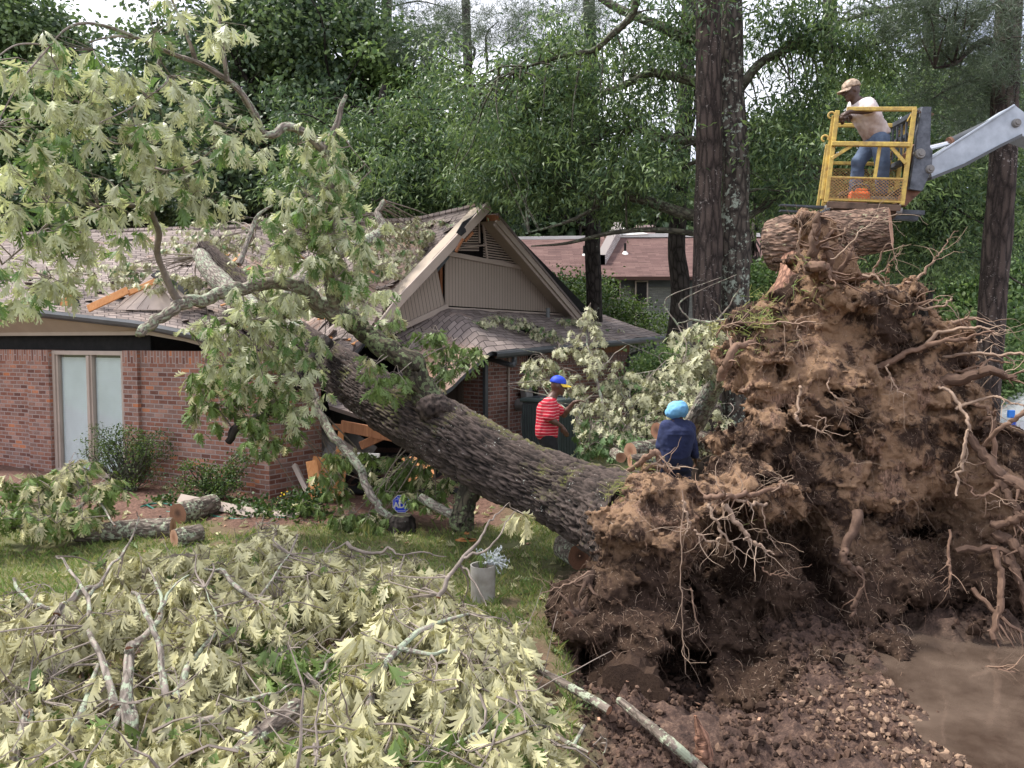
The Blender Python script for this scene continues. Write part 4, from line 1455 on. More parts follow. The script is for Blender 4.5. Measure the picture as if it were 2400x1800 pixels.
def oak_clusters(acc, C, L=(.11, .17), per=7, pale=.8, droop=.7, tpls=None, face=None, petiole=None, spread=1.0):
    """leaf whorls at the points C, hanging"""
    C = np.asarray(C, float); n = len(C)
    if n == 0: return
    tpls = tpls or [LO, LO2, LO3, LO4, LO5]
    P = np.repeat(C, per, 0); m = len(P)
    out = rvec(m, spread); out[:, 2] *= .6
    oh = nrm(out)
    D = nrm(oh * .75 + V3(0, 0, -droop))
    P = P + D * RNG.uniform(.01, .05, m)[:, None]
    Nn = rvec(m) * .30 + oh * V3(1, 1, .3) * .9 + (V3(0, -.3, .55) if face is None else face * .6)
    ln = RNG.uniform(L[0], L[1], m) * np.where(RNG.random(m) < .25, RNG.uniform(.5, .8, m), 1)
    cl = np.repeat(RNG.random(n), per)
    tint = np.where(RNG.random(m) < pale - .25 + .5 * (cl < pale), .60 + .4 * RNG.random(m), .45 * RNG.random(m))
    if petiole is not None:
        k = RNG.random(m) < .5
        B_ = np.repeat(C, per, 0)[k]; E_ = P[k]
        sd_ = nrm(np.cross(E_ - B_, rvec(len(B_)))) * .0016
        V = np.stack([B_ - sd_, B_ + sd_, E_], 1).reshape(-1, 3)
        petiole.add(V, np.arange(len(V)).reshape(-1, 3))
    g = RNG.integers(0, len(tpls), m)
    for i_, tp in enumerate(tpls):
        k = g == i_
        put_leaves(acc, tp, P[k], D[k], Nn[k], ln[k], tint[k], wid=RNG.uniform(.65, 1.25, k.sum()))


def in_ellipse(n, rng=RNG):
    r = np.sqrt(rng.random(n)); a = rng.random(n) * 2 * np.pi
    return r * np.cos(a), r * np.sin(a)


def blob_pts(px, py, rx, ry, Y, n, dY=.35):
    """n points filling a lens-shaped volume centred at distance Y"""
    ex, ey = in_ellipse(n)
    c = W(px, py, Y)
    s_ = Y / F
    dz = RNG.normal(0, dY, n) * np.sqrt(np.clip(1 - ex ** 2 * .6 - ey ** 2 * .6, .2, 1))
    return c + np.stack([ex * rx * s_, dz, -ey * ry * s_], 1)


def twigs(acc, roots, tips, r0=.006, r1=.002, sag=.05):
    for a_, b_ in zip(roots, tips):
        m_ = (a_ + b_) / 2 + RNG.normal(0, .12, 3) * np.linalg.norm(b_ - a_) + V3(0, 0, sag)
        p = smooth([a_, m_, b_], 3)
        acc.tube(p, np.linspace(r0, r1, len(p)), 3, caps=False)


# ------------------------------------------------------------------ standing trees
def clump_leaves(acc, C, per, sp, L, tpl, tb=.5, droop=.6, flat=.5, wid=1.0, tj=.35):
    n = len(C)
    P = np.repeat(C, per, 0); m = len(P)
    o = rvec(m); o[:, 2] *= flat
    P = P + o * np.repeat(np.broadcast_to(sp, n), per)[:, None]
    D = nrm(rvec(m) + o * .5 + V3(0, 0, -droop))
    Nn = rvec(m) * .7 + V3(0, 0, .8)
    tint = np.clip(np.repeat(tb + RNG.normal(0, tj, n), per) + RNG.normal(0, .22, m), 0, 1)
    put_leaves(acc, tpl, P, D, Nn, RNG.uniform(L[0], L[1], m), tint, wid=wid)


def limb_to(acc, src, C, r, sides=5, wob=.12):
    d = np.linalg.norm(C - src)
    p = smooth([src, src + (C - src) * .35 + RNG.normal(0, wob * d * .4, 3) + V3(0, 0, .06 * d), src + (C - src) * .7 + RNG.normal(0, wob * d * .4, 3), C], 3)
    acc.tube(p, np.linspace(r, r * .25, len(p)), sides, caps=False)
    return p


def pad(p0, p1, name='x'): return None


def tree(name, label, trunk, rad, blobs, leafmat, barkmat, tpl, L, cat='tree', group=None, per=26, sp=.33, tb=.5, droop=.6, flat=.5,
         limbs=(), sides=12, ntw=.25, wid=1.0, dY=1.2, needles=False, crown='crown', branch_mat=None):
    """trunk: control points (world); blobs: (px,py,rx,ry,Y,n)"""
    base = trunk[0]
    t = thing(name, base, label, cat, group)
    a = Acc()
    tp, tr = smooth(trunk, 8, rad)
    jit = lambda th, ln, rr: rr[:, None] * .10 * vnoise(np.stack([np.cos(th)[None] * 2 + 0 * ln[:, None], np.sin(th)[None] * 2 + 0 * ln[:, None], ln[:, None] * 1.5 + 0 * th[None]], -1).reshape(-1, 3), 5).reshape(len(ln), len(th))
    a.tube(tp, tr, sides, disp=jit, capmat=0)
    a.build('trunk', barkmat, t, smooth=True)
    if limbs:
        a2 = Acc()
        for lp, lr in limbs:
            p_, r_ = smooth(lp, 6, lr)
            a2.tube(p_, r_, 7, disp=jit)
        a2.build('branch', branch_mat or barkmat, t, smooth=True)
    if blobs:
        ac = Acc(); tw = Acc()
        src = [np.array(tp[k]) for k in range(len(tp) // 3, len(tp))]
        for lp, lr in limbs:
            q_ = smooth(lp, 4); src += [q_[k] for k in range(2, len(q_))]
        src = np.array(src)
        for (px, py, rx, ry, Y, n) in blobs:
            if not needles: n = int(n * 1.35)
            C = blob_pts(px, py, rx, ry, Y, n, dY)
            if needles:
                m = n * per
                P_ = np.repeat(C, per, 0)
                D = nrm(rvec(m) + V3(0, 0, .25))
                put_leaves(ac, tpl, P_ + rvec(m, .05), D, rvec(m), RNG.uniform(L[0], L[1], m), np.clip(np.repeat(RNG.normal(tb, .3, n), per), 0, 1), wid=wid)
            else:
                clump_leaves(ac, C, per, sp * .68 * RNG.uniform(.7, 1.3, n), L, tpl, tb, droop, flat, wid)
            k = RNG.random(n) < (ntw * .12 if needles else ntw)
            cc = C[k]
            for c_ in cc:
                d_ = np.linalg.norm(src - c_, axis=1)
                j = int(RNG.choice(np.argsort(d_)[:9]))
                if d_[j] > 6: 
                    continue
                limb_to(tw, src[j], c_, .012 + .008 * d_[j], 4)
        ac.build(crown, leafmat, t)
        if tw.n: tw.build('twigs', branch_mat or barkmat, t)
    return t


def up(px0, py0, px1, py1, Y, extra=3.0, n=4):
    """trunk control points from the ground through two bearings, and on above the picture"""
    A_, B_ = W(px0, py0, Y), W(px1, py1, Y)
    d = (B_ - A_) / (B_[2] - A_[2])
    g_ = A_ + d * (-.15 - A_[2])
    pts = [g_, g_ + (A_ - g_) * .5 if A_[2] > .6 else g_ + d * .3]
    for k in range(1, n + 1): pts.append(A_ + (B_ - A_) * k / n + V3(RNG.normal(0, .03), RNG.normal(0, .03), 0))
    pts.append(B_ + d * extra)
    pts = sorted(pts, key=lambda p: p[2])
    return np.array(pts)


K = 1.0    # foliage amount
# twin trunks in the middle: a pine and a lichen covered hardwood beside it
tk = up(1654, 880, 1660, 0, 12.6, 3)
tree('pine_tree', 'tall pine with plated dark bark, left of the touching pair of trunks', tk, [.27, .245, .235, .215, .205, .195, .18], [], M['needle'], M['bark_pine'], LL, (.1, .2), sides=26)
tk = up(1724, 800, 1714, 0, 13.0, 3)
lm = [
    ([W(1700, 520, 13.1), W(1600, 500, 13.5), W(1523, 474, 13.9), W(1440, 452, 14.2), W(1378, 446, 14.5), W(1290, 434, 14.8), W(1160, 450, 15.4)], [.11, .10, .09, .08, .07, .055, .02]),
    ([W(1440, 452, 14.2), W(1390, 490, 14.0), W(1330, 520, 13.8), W(1240, 545, 13.6)], [.05, .04, .03, .012]),
    ([W(1705, 340, 13.1), W(1620, 330, 13.5), W(1570, 325, 13.8), W(1500, 306, 14.2), W(1430, 308, 14.5), W(1385, 350, 14.7)], [.10, .085, .075, .06, .05, .02]),
    ([W(1705, 215, 13), W(1600, 185, 13.4), W(1530, 172, 13.7), W(1480, 192, 14), W(1390, 225, 14.3), W(1280, 232, 14.7), W(1215, 262, 15)], [.10, .085, .075, .065, .05, .035, .015]),
    ([W(1705, 90, 13), W(1620, 95, 13.3), W(1540, 60, 13.6), W(1430, 10, 13.9), W(1340, -60, 14.2)], [.11, .10, .08, .07, .05]),
    ([W(1495, -10, 12.6), W(1478, 40, 12.8), W(1430, 85, 13), W(1390, 118, 13.2), W(1330, 128, 13.4), W(1240, 155, 13.8), W(1170, 178, 14)], [.07, .06, .055, .05, .035, .025, .012]),
    ([W(1735, 205, 13.0), W(1780, 150, 13.0), W(1835, 120, 12.9), W(1890, 105, 12.8), W(1980, 112, 12.6), W(2060, 100, 12.4), W(2180, 40, 12)], [.09, .075, .065, .055, .04, .03, .015]),
    ([W(1817, 132, 12.9), W(1870, 95, 12.7), W(1960, 55, 12.4), W(2070, 22, 12), W(2180, 8, 11.6)], [.05, .045, .04, .035, .02]),
    ([W(1735, 520, 13.2), W(1780, 492, 13.4), W(1830, 462, 13.6), W(1890, 428, 13.9), W(1935, 412, 14.2)], [.06, .055, .05, .045, .03]),
    ([W(1600, 395, 13.7), W(1640, 380, 13.5), W(1700, 420, 13.2)], [.03, .04, .05]),
    ([W(1700, 560, 13.2), W(1560, 540, 13.6), W(1440, 545, 13.9), W(1330, 570, 14.2), W(1245, 577, 14.5)], [.06, .05, .04, .03, .012]),
]
bl = [(1500, 300, 130, 60, 14, 34), (1330, 280, 150, 80, 14.5, 60), (1180, 300, 120, 90, 15, 55), (1330, 420, 160, 70, 14.6, 60), (1480, 440, 110, 70, 14, 40), (1200, 420, 140, 70, 15.2, 55),
      (1400, 160, 160, 70, 14, 42), (1560, 120, 70, 90, 13.6, 22), (1270, 170, 110, 60, 14.4, 34),
      (1850, 60, 90, 60, 12.8, 30), (1980, 80, 110, 60, 12.6, 40), (1850, 300, 100, 70, 13.6, 36), (1780, 380, 80, 90, 13.6, 36), (1900, 240, 70, 60, 13.4, 18), (1840, 480, 60, 50, 13.8, 20), (2090, 130, 80, 50, 12.6, 24), (1620, 40, 60, 60, 13.4, 12), (1490, 60, 60, 50, 13.6, 10)]
bl = [(a_, b_, c_, d_, e_, int(n_ * .85)) for a_, b_, c_, d_, e_, n_ in bl]
tree('oak_tree', 'tall lichen spotted hardwood, right of the touching pair, with long limbs reaching left', tk,
     [.28, .25, .235, .22, .205, .195, .18], bl, M['canopy_a'], M['bark_lichen'], LL, (.10, .17), per=60, sp=.30, limbs=lm, sides=26, tb=.5, droop=.9, flat=.55, ntw=.5, dY=.9, branch_mat=M['bark_branch'])
# big right-hand pine
tk = up(2318, 800, 2372, 0, 11.4, 3)
lm = [([W(2365, 120, 11.4), W(2310, 95, 11.2), W(2270, 120, 11), W(2235, 150, 10.8), W(2190, 160, 10.7)], [.06, .05, .04, .03, .012]),
      ([W(2360, 20, 11.4), W(2330, 12, 11.2), W(2290, 60, 11), W(2240, 85, 10.8)], [.05, .04, .03, .012]),
      ([W(2352, 215, 11.4), W(2300, 190, 11.6), W(2240, 200, 11.8), W(2180, 235, 12)], [.04, .03, .025, .01])]
bl = [(2180, 60, 120, 70, 10.6, 150), (2290, 100, 110, 110, 10.9, 190), (2240, 200, 120, 80, 11.6, 110), (2080, 30, 90, 50, 10.8, 50), (2340, 180, 60, 150, 11.8, 110), (2300, 300, 90, 70, 12.5, 80)]
tree('pine_tree', 'thick leaning pine on the right, patchy bark, with grey green needles above', tk, [.21, .195, .188, .182, .178, .172, .16], bl, M['needle'], M['bark_pine'], LL, (.13, .22), per=34,
     limbs=lm, sides=26, tb=.4, ntw=.35, wid=.15, dY=.5, needles=True)
# second dark trunks left of the pair
tk = up(1578, 850, 1600, 330, 17.5, 6)
tk[:3, 0] += [-.35, -.2, 0.05]
tree('hardwood_tree', 'dark crooked trunk between the neighbour roof and the pair of trunks', tk, [.26, .24, .22, .20, .19, .18, .16],
     [(1560, 250, 90, 90, 17, 22), (1600, 430, 70, 70, 17, 20), (1540, 380, 60, 50, 17, 14)], M['canopy_a'], M['bark_dark'], LL, (.12, .19), per=50, sp=.38, tb=.5, droop=.9)
tk = up(1394, 680, 1383, 130, 19.0, 6)
tree('hardwood_tree', 'straight dark trunk standing in front of the neighbour chimney wall', tk, [.21, .20, .19, .18, .17, .16, .14],
     [(1100, 250, 150, 90, 19, 46), (1260, 330, 150, 80, 19, 40), (1110, 460, 110, 60, 18.5, 36), (1000, 380, 130, 100, 19, 52), (1290, 150, 110, 60, 19, 26)],
     M['canopy_a'], M['bark_dark'], LL, (.13, .20), per=64, sp=.42, tb=.55, droop=.9, dY=1.3, ntw=.35)
# willow oak behind the roof
tk = np.array([W(870, 800, 20), W(872, 560, 20), W(880, 420, 20), W(890, 300, 20), W(900, 200, 20)]); tk[0][2] = -.1
tree('willow_oak', 'dense green oak with drooping narrow leaves directly behind the roof ridge', tk, [.3, .26, .22, .16, .08],
     [(830, 420, 150, 90, 19, 70), (950, 460, 160, 60, 18, 60), (1060, 420, 130, 80, 18.5, 56), (760, 330, 90, 80, 19.5, 36), (920, 340, 120, 70, 19, 50), (1040, 320, 110, 60, 19, 36), (700, 440, 60, 50, 19, 16), (860, 500, 150, 40, 18.5, 36)],
     M['canopy_a'], M['bark_dark'], LL, (.13, .20), per=66, sp=.40, tb=.6, droop=.9, dY=1.2, ntw=.3)
# pale young tree
tk = np.array([W(830, 700, 24), W(835, 450, 24), W(850, 300, 24), W(860, 200, 24)]); tk[0][2] = -.1
tree('young_tree', 'pale yellow green young tree showing above the darker oaks left of centre', tk, [.2, .16, .1, .05],
     [(850, 190, 70, 40, 24, 22), (880, 240, 110, 50, 24, 40), (780, 260, 90, 60, 24, 36), (950, 220, 90, 50, 24, 30), (730, 250, 60, 40, 24, 16), (840, 150, 30, 30, 24, 7)],
     M['canopy_c'], M['bark_dark'], LR, (.12, .18), per=50, sp=.42, tb=.75, droop=.3, dY=1.4, ntw=.35)
# dark dense oak left of centre
tk = np.array([W(590, 900, 23), W(600, 500, 23), W(625, 400, 23), W(640, 330, 23), W(690, 200, 23), W(720, 60, 23)]); tk[0][2] = -.1
lm = [([W(615, 430, 23), W(690, 360, 22.6), W(760, 300, 22), W(800, 230, 22)], [.2, .15, .1, .05]), ([W(640, 330, 23), W(600, 230, 22.5), W(560, 150, 22)], [.16, .1, .05])]
tree('dark_oak', 'large dark oak with forking black trunk behind the left half of the roof', tk, [.45, .38, .34, .28, .2, .12],
     [(620, 90, 110, 90, 23, 54), (720, 120, 100, 120, 22.5, 66), (560, 200, 80, 100, 23, 44), (740, 260, 90, 60, 22, 34), (540, 350, 70, 90, 22.5, 44), (680, 420, 120, 60, 22, 44), (560, 450, 90, 50, 22, 36), (480, 470, 90, 50, 22, 30), (900, 120, 70, 60, 23.5, 26), (1000, 150, 60, 40, 23.5, 18), (800, 30, 70, 40, 23, 20), (820, 60, 60, 80, 23.5, 22), (660, 20, 150, 50, 23, 44), (500, 60, 60, 60, 24, 12), (780, 380, 60, 60, 22, 16)],
     M['canopy_b'], M['bark_dark'], LR, (.12, .18), per=64, sp=.48, tb=.5, droop=.4, dY=1.4, ntw=.2, limbs=lm)
# twin distant pines at the top
for k, (px, lb) in enumerate(((868, 'slim distant pine trunk, left one of two rising at the top left of centre'), (906, 'slim distant pine trunk, right one of two rising at the top left of centre'))):
    tk = np.array([W(px + 6, 800, 30), W(px + 4, 400, 30), W(px + 2, 170, 30), W(px, 0, 30), W(px, -120, 30)]); tk[0][2] = -.1
    tree('pine_tree', lb, tk, [.26, .24, .22, .2, .18], [(1010, 40, 90, 60, 29, 90), (1080, 90, 90, 40, 29, 60)] if k else [(790, 60, 60, 60, 30, 30), (860, 190, 60, 40, 30, 30)], M['needle'], M['bark_dark'], LL, (.22, .36), per=40, tb=.4, ntw=.2, wid=.20, dY=1, needles=True)
# pine boughs across the top centre
tk = up(1120, 760, 1090, 0, 26, 4)
tree('pine_tree', 'pine with soft grey needles spreading across the top centre', tk, [.22, .2, .18, .17, .16, .14, .1],
     [(1150, 60, 130, 60, 20, 170), (1290, 60, 120, 60, 19, 150), (1000, 110, 110, 50, 21, 90), (1400, 40, 90, 40, 18, 70), (1290, 170, 90, 40, 20, 50), (1500, 400, 80, 60, 24, 60), (1580, 180, 60, 90, 24, 50), (1790, 150, 70, 90, 24, 70)],
     M['needle'], M['bark_dark'], LL, (.18, .28), per=36, tb=.6, ntw=.25, wid=.14, dY=.8, needles=True)
# left side
tk = np.array([W(30, 800, 40), W(20, 300, 40), W(25, 100, 40), W(30, 20, 40)]); tk[0][2] = -.1
tree('distant_tree', 'hazy blue green distant tree in the top left corner', tk, [.3, .25, .15, .05],
     [(60, 60, 90, 60, 40, 60), (20, 130, 70, 60, 40, 44), (100, 120, 40, 40, 40, 16)], M['canopy_b'], M['bark_dark'], LR, (.22, .34), per=60, sp=.8, tb=.9, droop=.3, dY=1.6, ntw=.2)
tk = np.array([W(40, 800, 25), W(60, 400, 25), W(70, 250, 25)]); tk[0][2] = -.1
tree('maple_tree', 'bright mid green leafy tree at the far left edge', tk, [.25, .16, .05],
     [(60, 220, 110, 60, 25, 50), (160, 280, 110, 90, 25, 66), (40, 330, 110, 80, 25, 60), (180, 400, 130, 80, 25, 68), (40, 450, 90, 60, 25, 30), (300, 330, 70, 80, 25.5, 26), (240, 200, 60, 50, 25.5, 16)],
     M['canopy_c'], M['bark_dark'], LR, (.12, .18), per=66, sp=.46, tb=.35, droop=.35, dY=1, ntw=.2)
tk = np.array([W(330, 800, 26), W(330, 400, 26), W(350, 200, 26)]); tk[0][2] = -.1
tree('dark_oak', 'dark oak behind the left end of the roof', tk, [.35, .25, .08],
     [(330, 420, 170, 90, 26, 110), (430, 250, 70, 110, 25, 50), (200, 470, 120, 50, 25, 50), (400, 130, 50, 60, 26, 18)], M['canopy_b'], M['bark_dark'], LR, (.14, .2), per=60, sp=.55, tb=.45, droop=.4, dY=1.6, ntw=.12)
# right side trees
tk = up(1944, 560, 1944, 130, 18, 8)
tree('hardwood_tree', 'dark trunk seen just behind the man in the yellow cage', tk, [.19, .18, .17, .165, .16, .15, .14],
     [(1960, 300, 90, 90, 17, 44), (2080, 250, 90, 80, 17, 36), (1830, 330, 80, 80, 17, 34), (1880, 430, 90, 70, 17, 40), (2030, 420, 100, 90, 17, 56), (1990, 190, 80, 40, 17, 18)],
     M['canopy_a'], M['bark_dark'], LL, (.12, .19), per=60, sp=.38, tb=.55, droop=.9, dY=1.1, ntw=.3)
tk = up(2163, 800, 2185, 100, 19, 6)
tree('hardwood_tree', 'dark leaning trunk between the yellow cage and the thick right pine', tk, [.24, .22, .2, .19, .18, .17, .15],
     [(2200, 330, 110, 80, 18, 54), (2300, 420, 110, 90, 18, 60), (2120, 480, 120, 80, 18, 66), (2250, 560, 130, 80, 18, 76), (2100, 620, 90, 60, 18, 34), (2380, 300, 60, 120, 18, 30), (2180, 200, 70, 60, 18, 20)],
     M['canopy_a'], M['bark_dark'], LL, (.12, .18), per=60, sp=.40, tb=.6, droop=.8, dY=1.2, ntw=.3)
tk = np.array([W(1760, 880, 20), W(1765, 600, 20), W(1770, 400, 20)]); tk[0][2] = -.1
tree('young_tree', 'light green sapling right of the pair of trunks in front of the far roof', tk, [.07, .05, .02],
     [(1780, 720, 60, 90, 19, 40), (1790, 640, 50, 40, 19, 14)], M['canopy_c'], M['bark_dark'], LR, (.09, .14), per=50, sp=.35, tb=.5, droop=.3, dY=.6, ntw=.4)
tk = np.array([W(2050, 900, 24), W(2060, 600, 24), W(2080, 450, 24)]); tk[0][2] = -.1
tree('hardwood_tree', 'bright leafy tree low behind the top of the root plate', tk, [.2, .15, .06],
     [(2080, 720, 160, 80, 23, 80), (2280, 680, 140, 90, 23, 80), (2200, 800, 160, 60, 22, 66), (2380, 800, 60, 100, 20, 36), (1990, 640, 70, 50, 23, 20)],
     M['canopy_c'], M['bark_dark'], LR, (.12, .18), per=60, sp=.5, tb=.35, droop=.5, dY=1.4, ntw=.15)
# far woods closing the view
a = Acc()
C = []
for (px, py, rx, ry, Y, n) in ((200, 540, 380, 130, 46, 200), (700, 500, 420, 170, 48, 300), (1150, 520, 300, 120, 50, 160), (1400, 500, 240, 90, 50, 60), (1750, 560, 300, 160, 50, 190), (2150, 570, 420, 190, 46, 300),
                               (1700, 760, 900, 60, 44, 200), (2250, 780, 300, 90, 40, 120), (600, 250, 250, 120, 50, 80), (2250, 300, 200, 100, 48, 40), (1150, 320, 260, 60, 52, 24)):
    C.append(blob_pts(px, py, rx, ry, Y, n, 2.5))
C = np.vstack(C)
clump_leaves(a, C, 60, 1.0, (.5, .8), LR, .35, .4, .6)
for k in range(60):
    c_ = C[RNG.integers(len(C))].copy(); b_ = c_.copy(); b_[2] = 0
    a.tube([b_, c_], [.2, .08], 5, mat=1, caps=False)
tag(a.build('far_woods', [M['canopy_b'], M['bark_dark']]), 'far woods closing off the view behind the houses', 'woods', kind='stuff')


# ------------------------------------------------------------------ shrubs
def shrub(name, label, base, blobs, leafm, L, per, sp, tb=.5, stems=14, group=None, tpl=LR, dY=.2, droop=.0):
    t = thing(name, base, label, 'shrub', group)
    ac, st = Acc(), Acc()
    for (px, py, rx, ry, Y, n) in blobs:
        C = blob_pts(px, py, rx, ry, Y, n, dY)
        clump_leaves(ac, C, per, sp, L, tpl, tb, droop, .7)
        for c_ in C[: max(2, int(stems * n / 40))]:
            p = smooth([base + RNG.normal(0, .06, 3) * V3(1, 1, 0), (base + c_) / 2 + RNG.normal(0, .08, 3), c_], 4)
            st.tube(p, np.linspace(.012, .004, len(p)), 4, caps=False)
    ac.build('foliage', leafm, t)
    st.build('stems', M['bark_branch'], t)
    return t


b = G(300, 1150)
shrub('azalea_bush', 'leggy azalea bush with bare lower stems below the blinds window', b,
      [(285, 1060, 75, 35, 11.9, 60), (345, 1050, 50, 40, 11.8, 30), (240, 1040, 35, 25, 11.9, 16), (320, 1110, 50, 30, 11.8, 22), (235, 1000, 12, 14, 11.9, 4), (280, 1010, 30, 10, 11.9, 8)], M['shrub'], (.022, .038), 34, .06, .55, 34)
b = G(500, 1165)
shrub('azalea_bush', 'low sparse green azalea against the brick wall near its corner', b,
      [(440, 1110, 40, 22, 11.0, 22), (520, 1125, 50, 30, 10.9, 40), (560, 1080, 26, 20, 11, 14), (480, 1150, 60, 12, 10.8, 20)], M['shrub'], (.025, .04), 34, .06, .45, 30)
b = G(640, 1205)
shrub('ground_ivy', 'dark green ivy and weeds at the foot of the brick corner', b,
      [(600, 1200, 60, 12, 10.1, 30), (720, 1170, 50, 25, 10.2, 36), (680, 1195, 50, 12, 10.1, 20), (420, 1175, 60, 12, 10.8, 30), (560, 1188, 70, 10, 10.4, 26), (740, 1215, 40, 10, 9.9, 10)], M['shrub'], (.04, .07), 18, .06, .2, 10)
b = G(1500, 880)
shrub('azalea_bush', 'big round loose shrub above the right end of the lower roof', W(1500, 800, 22) * V3(1, 1, 0),
      [(1430, 710, 60, 40, 22, 26), (1480, 770, 60, 45, 22, 26), (1540, 760, 30, 40, 22, 10), (1430, 760, 55, 40, 22, 20), (1385, 680, 40, 25, 22, 10)], M['shrub'], (.06, .10), 60, .22, .55, 20, dY=.6)
shrub('azalea_bush', 'dark shrub against the neighbour wall, left of its big round one', W(1320, 800, 24) * V3(1, 1, 0),
      [(1310, 675, 60, 22, 24, 20), (1340, 700, 45, 30, 24, 16), (1370, 662, 40, 12, 24, 8)], M['shrub'], (.07, .11), 60, .25, .35, 12, dY=.6)
shrub('azalea_bush', 'bright low shrub at the foot of the crooked dark trunk', W(1580, 900, 16) * V3(1, 1, 0),
      [(1540, 860, 50, 30, 16, 34), (1600, 880, 40, 30, 16, 24), (1510, 890, 40, 25, 16, 20), (1570, 830, 50, 20, 16.5, 16)], M['canopy_c'], (.05, .09), 50, .16, .5, 12, dY=.4)
shrub('green_bush', 'bright green bush beside the thick right pine', W(2330, 900, 14) * V3(1, 1, 0),
      [(2340, 900, 70, 50, 14, 60), (2280, 860, 40, 30, 14, 20), (2390, 930, 30, 40, 14, 24), (2250, 800, 40, 40, 15, 20), (2390, 830, 30, 40, 15, 16)], M['canopy_c'], (.05, .09), 50, .14, .5, 12, dY=.3)
# tuft of long grass near the stump
def tuft(base, n, h, sp=.08, label=None, name='grass_tuft', mat='grass', lean=.6):
    a = Acc()
    for k in range(n):
        an = RNG.random() * 6.28; d = V3(math.cos(an), math.sin(an), 0)
        p0 = base + d * RNG.random() * sp; hh = h * RNG.uniform(.6, 1)
        p = smooth([p0, p0 + V3(0, 0, hh * .6) + d * hh * .15 * lean, p0 + V3(0, 0, hh * .95) + d * hh * lean * RNG.random()], 3)
        s_ = V3(-d[1], d[0], 0) * .004
        m_ = len(p); wv_ = np.linspace(1, .1, m_)[:, None]
        VV = np.vstack([p - s_ * wv_, p + s_ * wv_]); kk_ = np.arange(m_ - 1)
        a.add(VV, np.stack([kk_, kk_ + 1, kk_ + 1 + m_, kk_ + m_], 1), tint=.4 + .5 * RNG.random())
    return tag(a.build(name, M[mat], origin=base), label, 'grass tuft')


tuft(G(855, 1255, .02), 60, .22, .16, 'tuft of long grass left of the low stump')
tuft(G(650, 1262, .02), 90, .12, .35, 'short bushy grass tuft beyond the pale leaf heap')
tuft(G(760, 1270, .02), 60, .10, .25, 'low grass tuft between the leaf heap and the long grass')
# ------------------------------------------------------------------ the fallen oak
oak = thing('fallen_oak', (1.8, 6.6, 0), 'huge uprooted oak lying across the lawn onto the house, root plate of red earth upright', 'fallen tree')


def bark_disp(amp, su=.038, sv=.30, seed=11):
    """interlaced ridges, longer along the trunk; returns radial displacement and stores the ridge height"""
    def f(th, ln, rad):
        r_ = rad.mean()
        TH, LN = np.meshgrid(th, ln)
        P_ = np.stack([np.cos(TH) * r_ / su, np.sin(TH) * r_ / su, LN / sv], -1).reshape(-1, 3)
        wp = P_ + .70 * np.stack([vnoise(P_ * .7, 1), vnoise(P_ * .7, 2), vnoise(P_ * .7, 3)], 1) + .35 * np.stack([vnoise(P_ * 2.1, 4), vnoise(P_ * 2.1, 5), vnoise(P_ * 2.1, 6)], 1)
        f1, f2 = worley(wp, seed)
        rdg = np.clip((f2 - f1) * 2.6, 0, 1) ** .8
        w2 = wp * V3(1.9, 1.9, 1.4) + 5
        g1, g2 = worley(w2, seed + 9)
        h = .55 * rdg + .30 * np.clip((g2 - g1) * 2.2, 0, 1) + .26 * fbm(P_ * V3(2.5, 2.5, 3.5), 4, 8)
        f.h = h.reshape(TH.shape)
        big = fbm(P_ * V3(.18, .18, .25), 3, 21).reshape(TH.shape)
        return amp * (f.h - .5) + .05 * r_ * big * 1.6
    return f


tpts = [W(1520, 1250, 6.5), W(1450, 1215, 6.9), W(1370, 1180, 7.3), W(1302, 1150, 7.6), W(1190, 1098, 8.05), W(1085, 1040, 8.6), W(985, 985, 9.15), W(868, 922, 9.8), W(790, 865, 10.3), W(700, 800, 10.9), W(610, 720, 11.6), W(540, 650, 12.4), W(480, 585, 13.2)]
trad = [.52, .44, .39, .365, .36, .375, .39, .335, .30, .27, .24, .21, .17]
tp, tr = smooth(tpts, 46, trad)
a = Acc()
f = bark_disp(.046)
a.tube(tp, tr, 250, disp=f, capmat=0)
a.A[0] = np.clip(f.h, 0, 1.1).ravel()
a.build('trunk', [M['bark_oak'], M['cut_fresh']], oak, smooth=True)

# burl where a limb was lost, and the root flare
a = Acc()
bc = W(1024, 952, 8.62)
def fb(p):
    d = d_ell(p, bc + V3(-.02, 0, 0), (.20, .15, .12))
    d = smin(d, d_ell(p, bc + V3(-.12, -.04, -.03), (.12, .10, .11)), .05)
    d = smin(d, d_cap(p, bc + V3(.0, .1, -.05), bc + V3(.45, -.15, -.18), .16, .05), .08)
    return d + .02 * fbm(p * 14, 3, 4) + .012 * fbm(p * V3(50, 50, 50), 2, 6)
V_, Q_ = field_mesh(fb, bc - .45, bc + V3(.65, .4, .4), .016)
a.add(V_, Q_, 0, V_[:, [0, 2]], np.clip(.5 + .5 * fbm(V_ * 22, 3, 2), 0, 1))
a.build('burl', M['bark_oak'], oak, smooth=True)

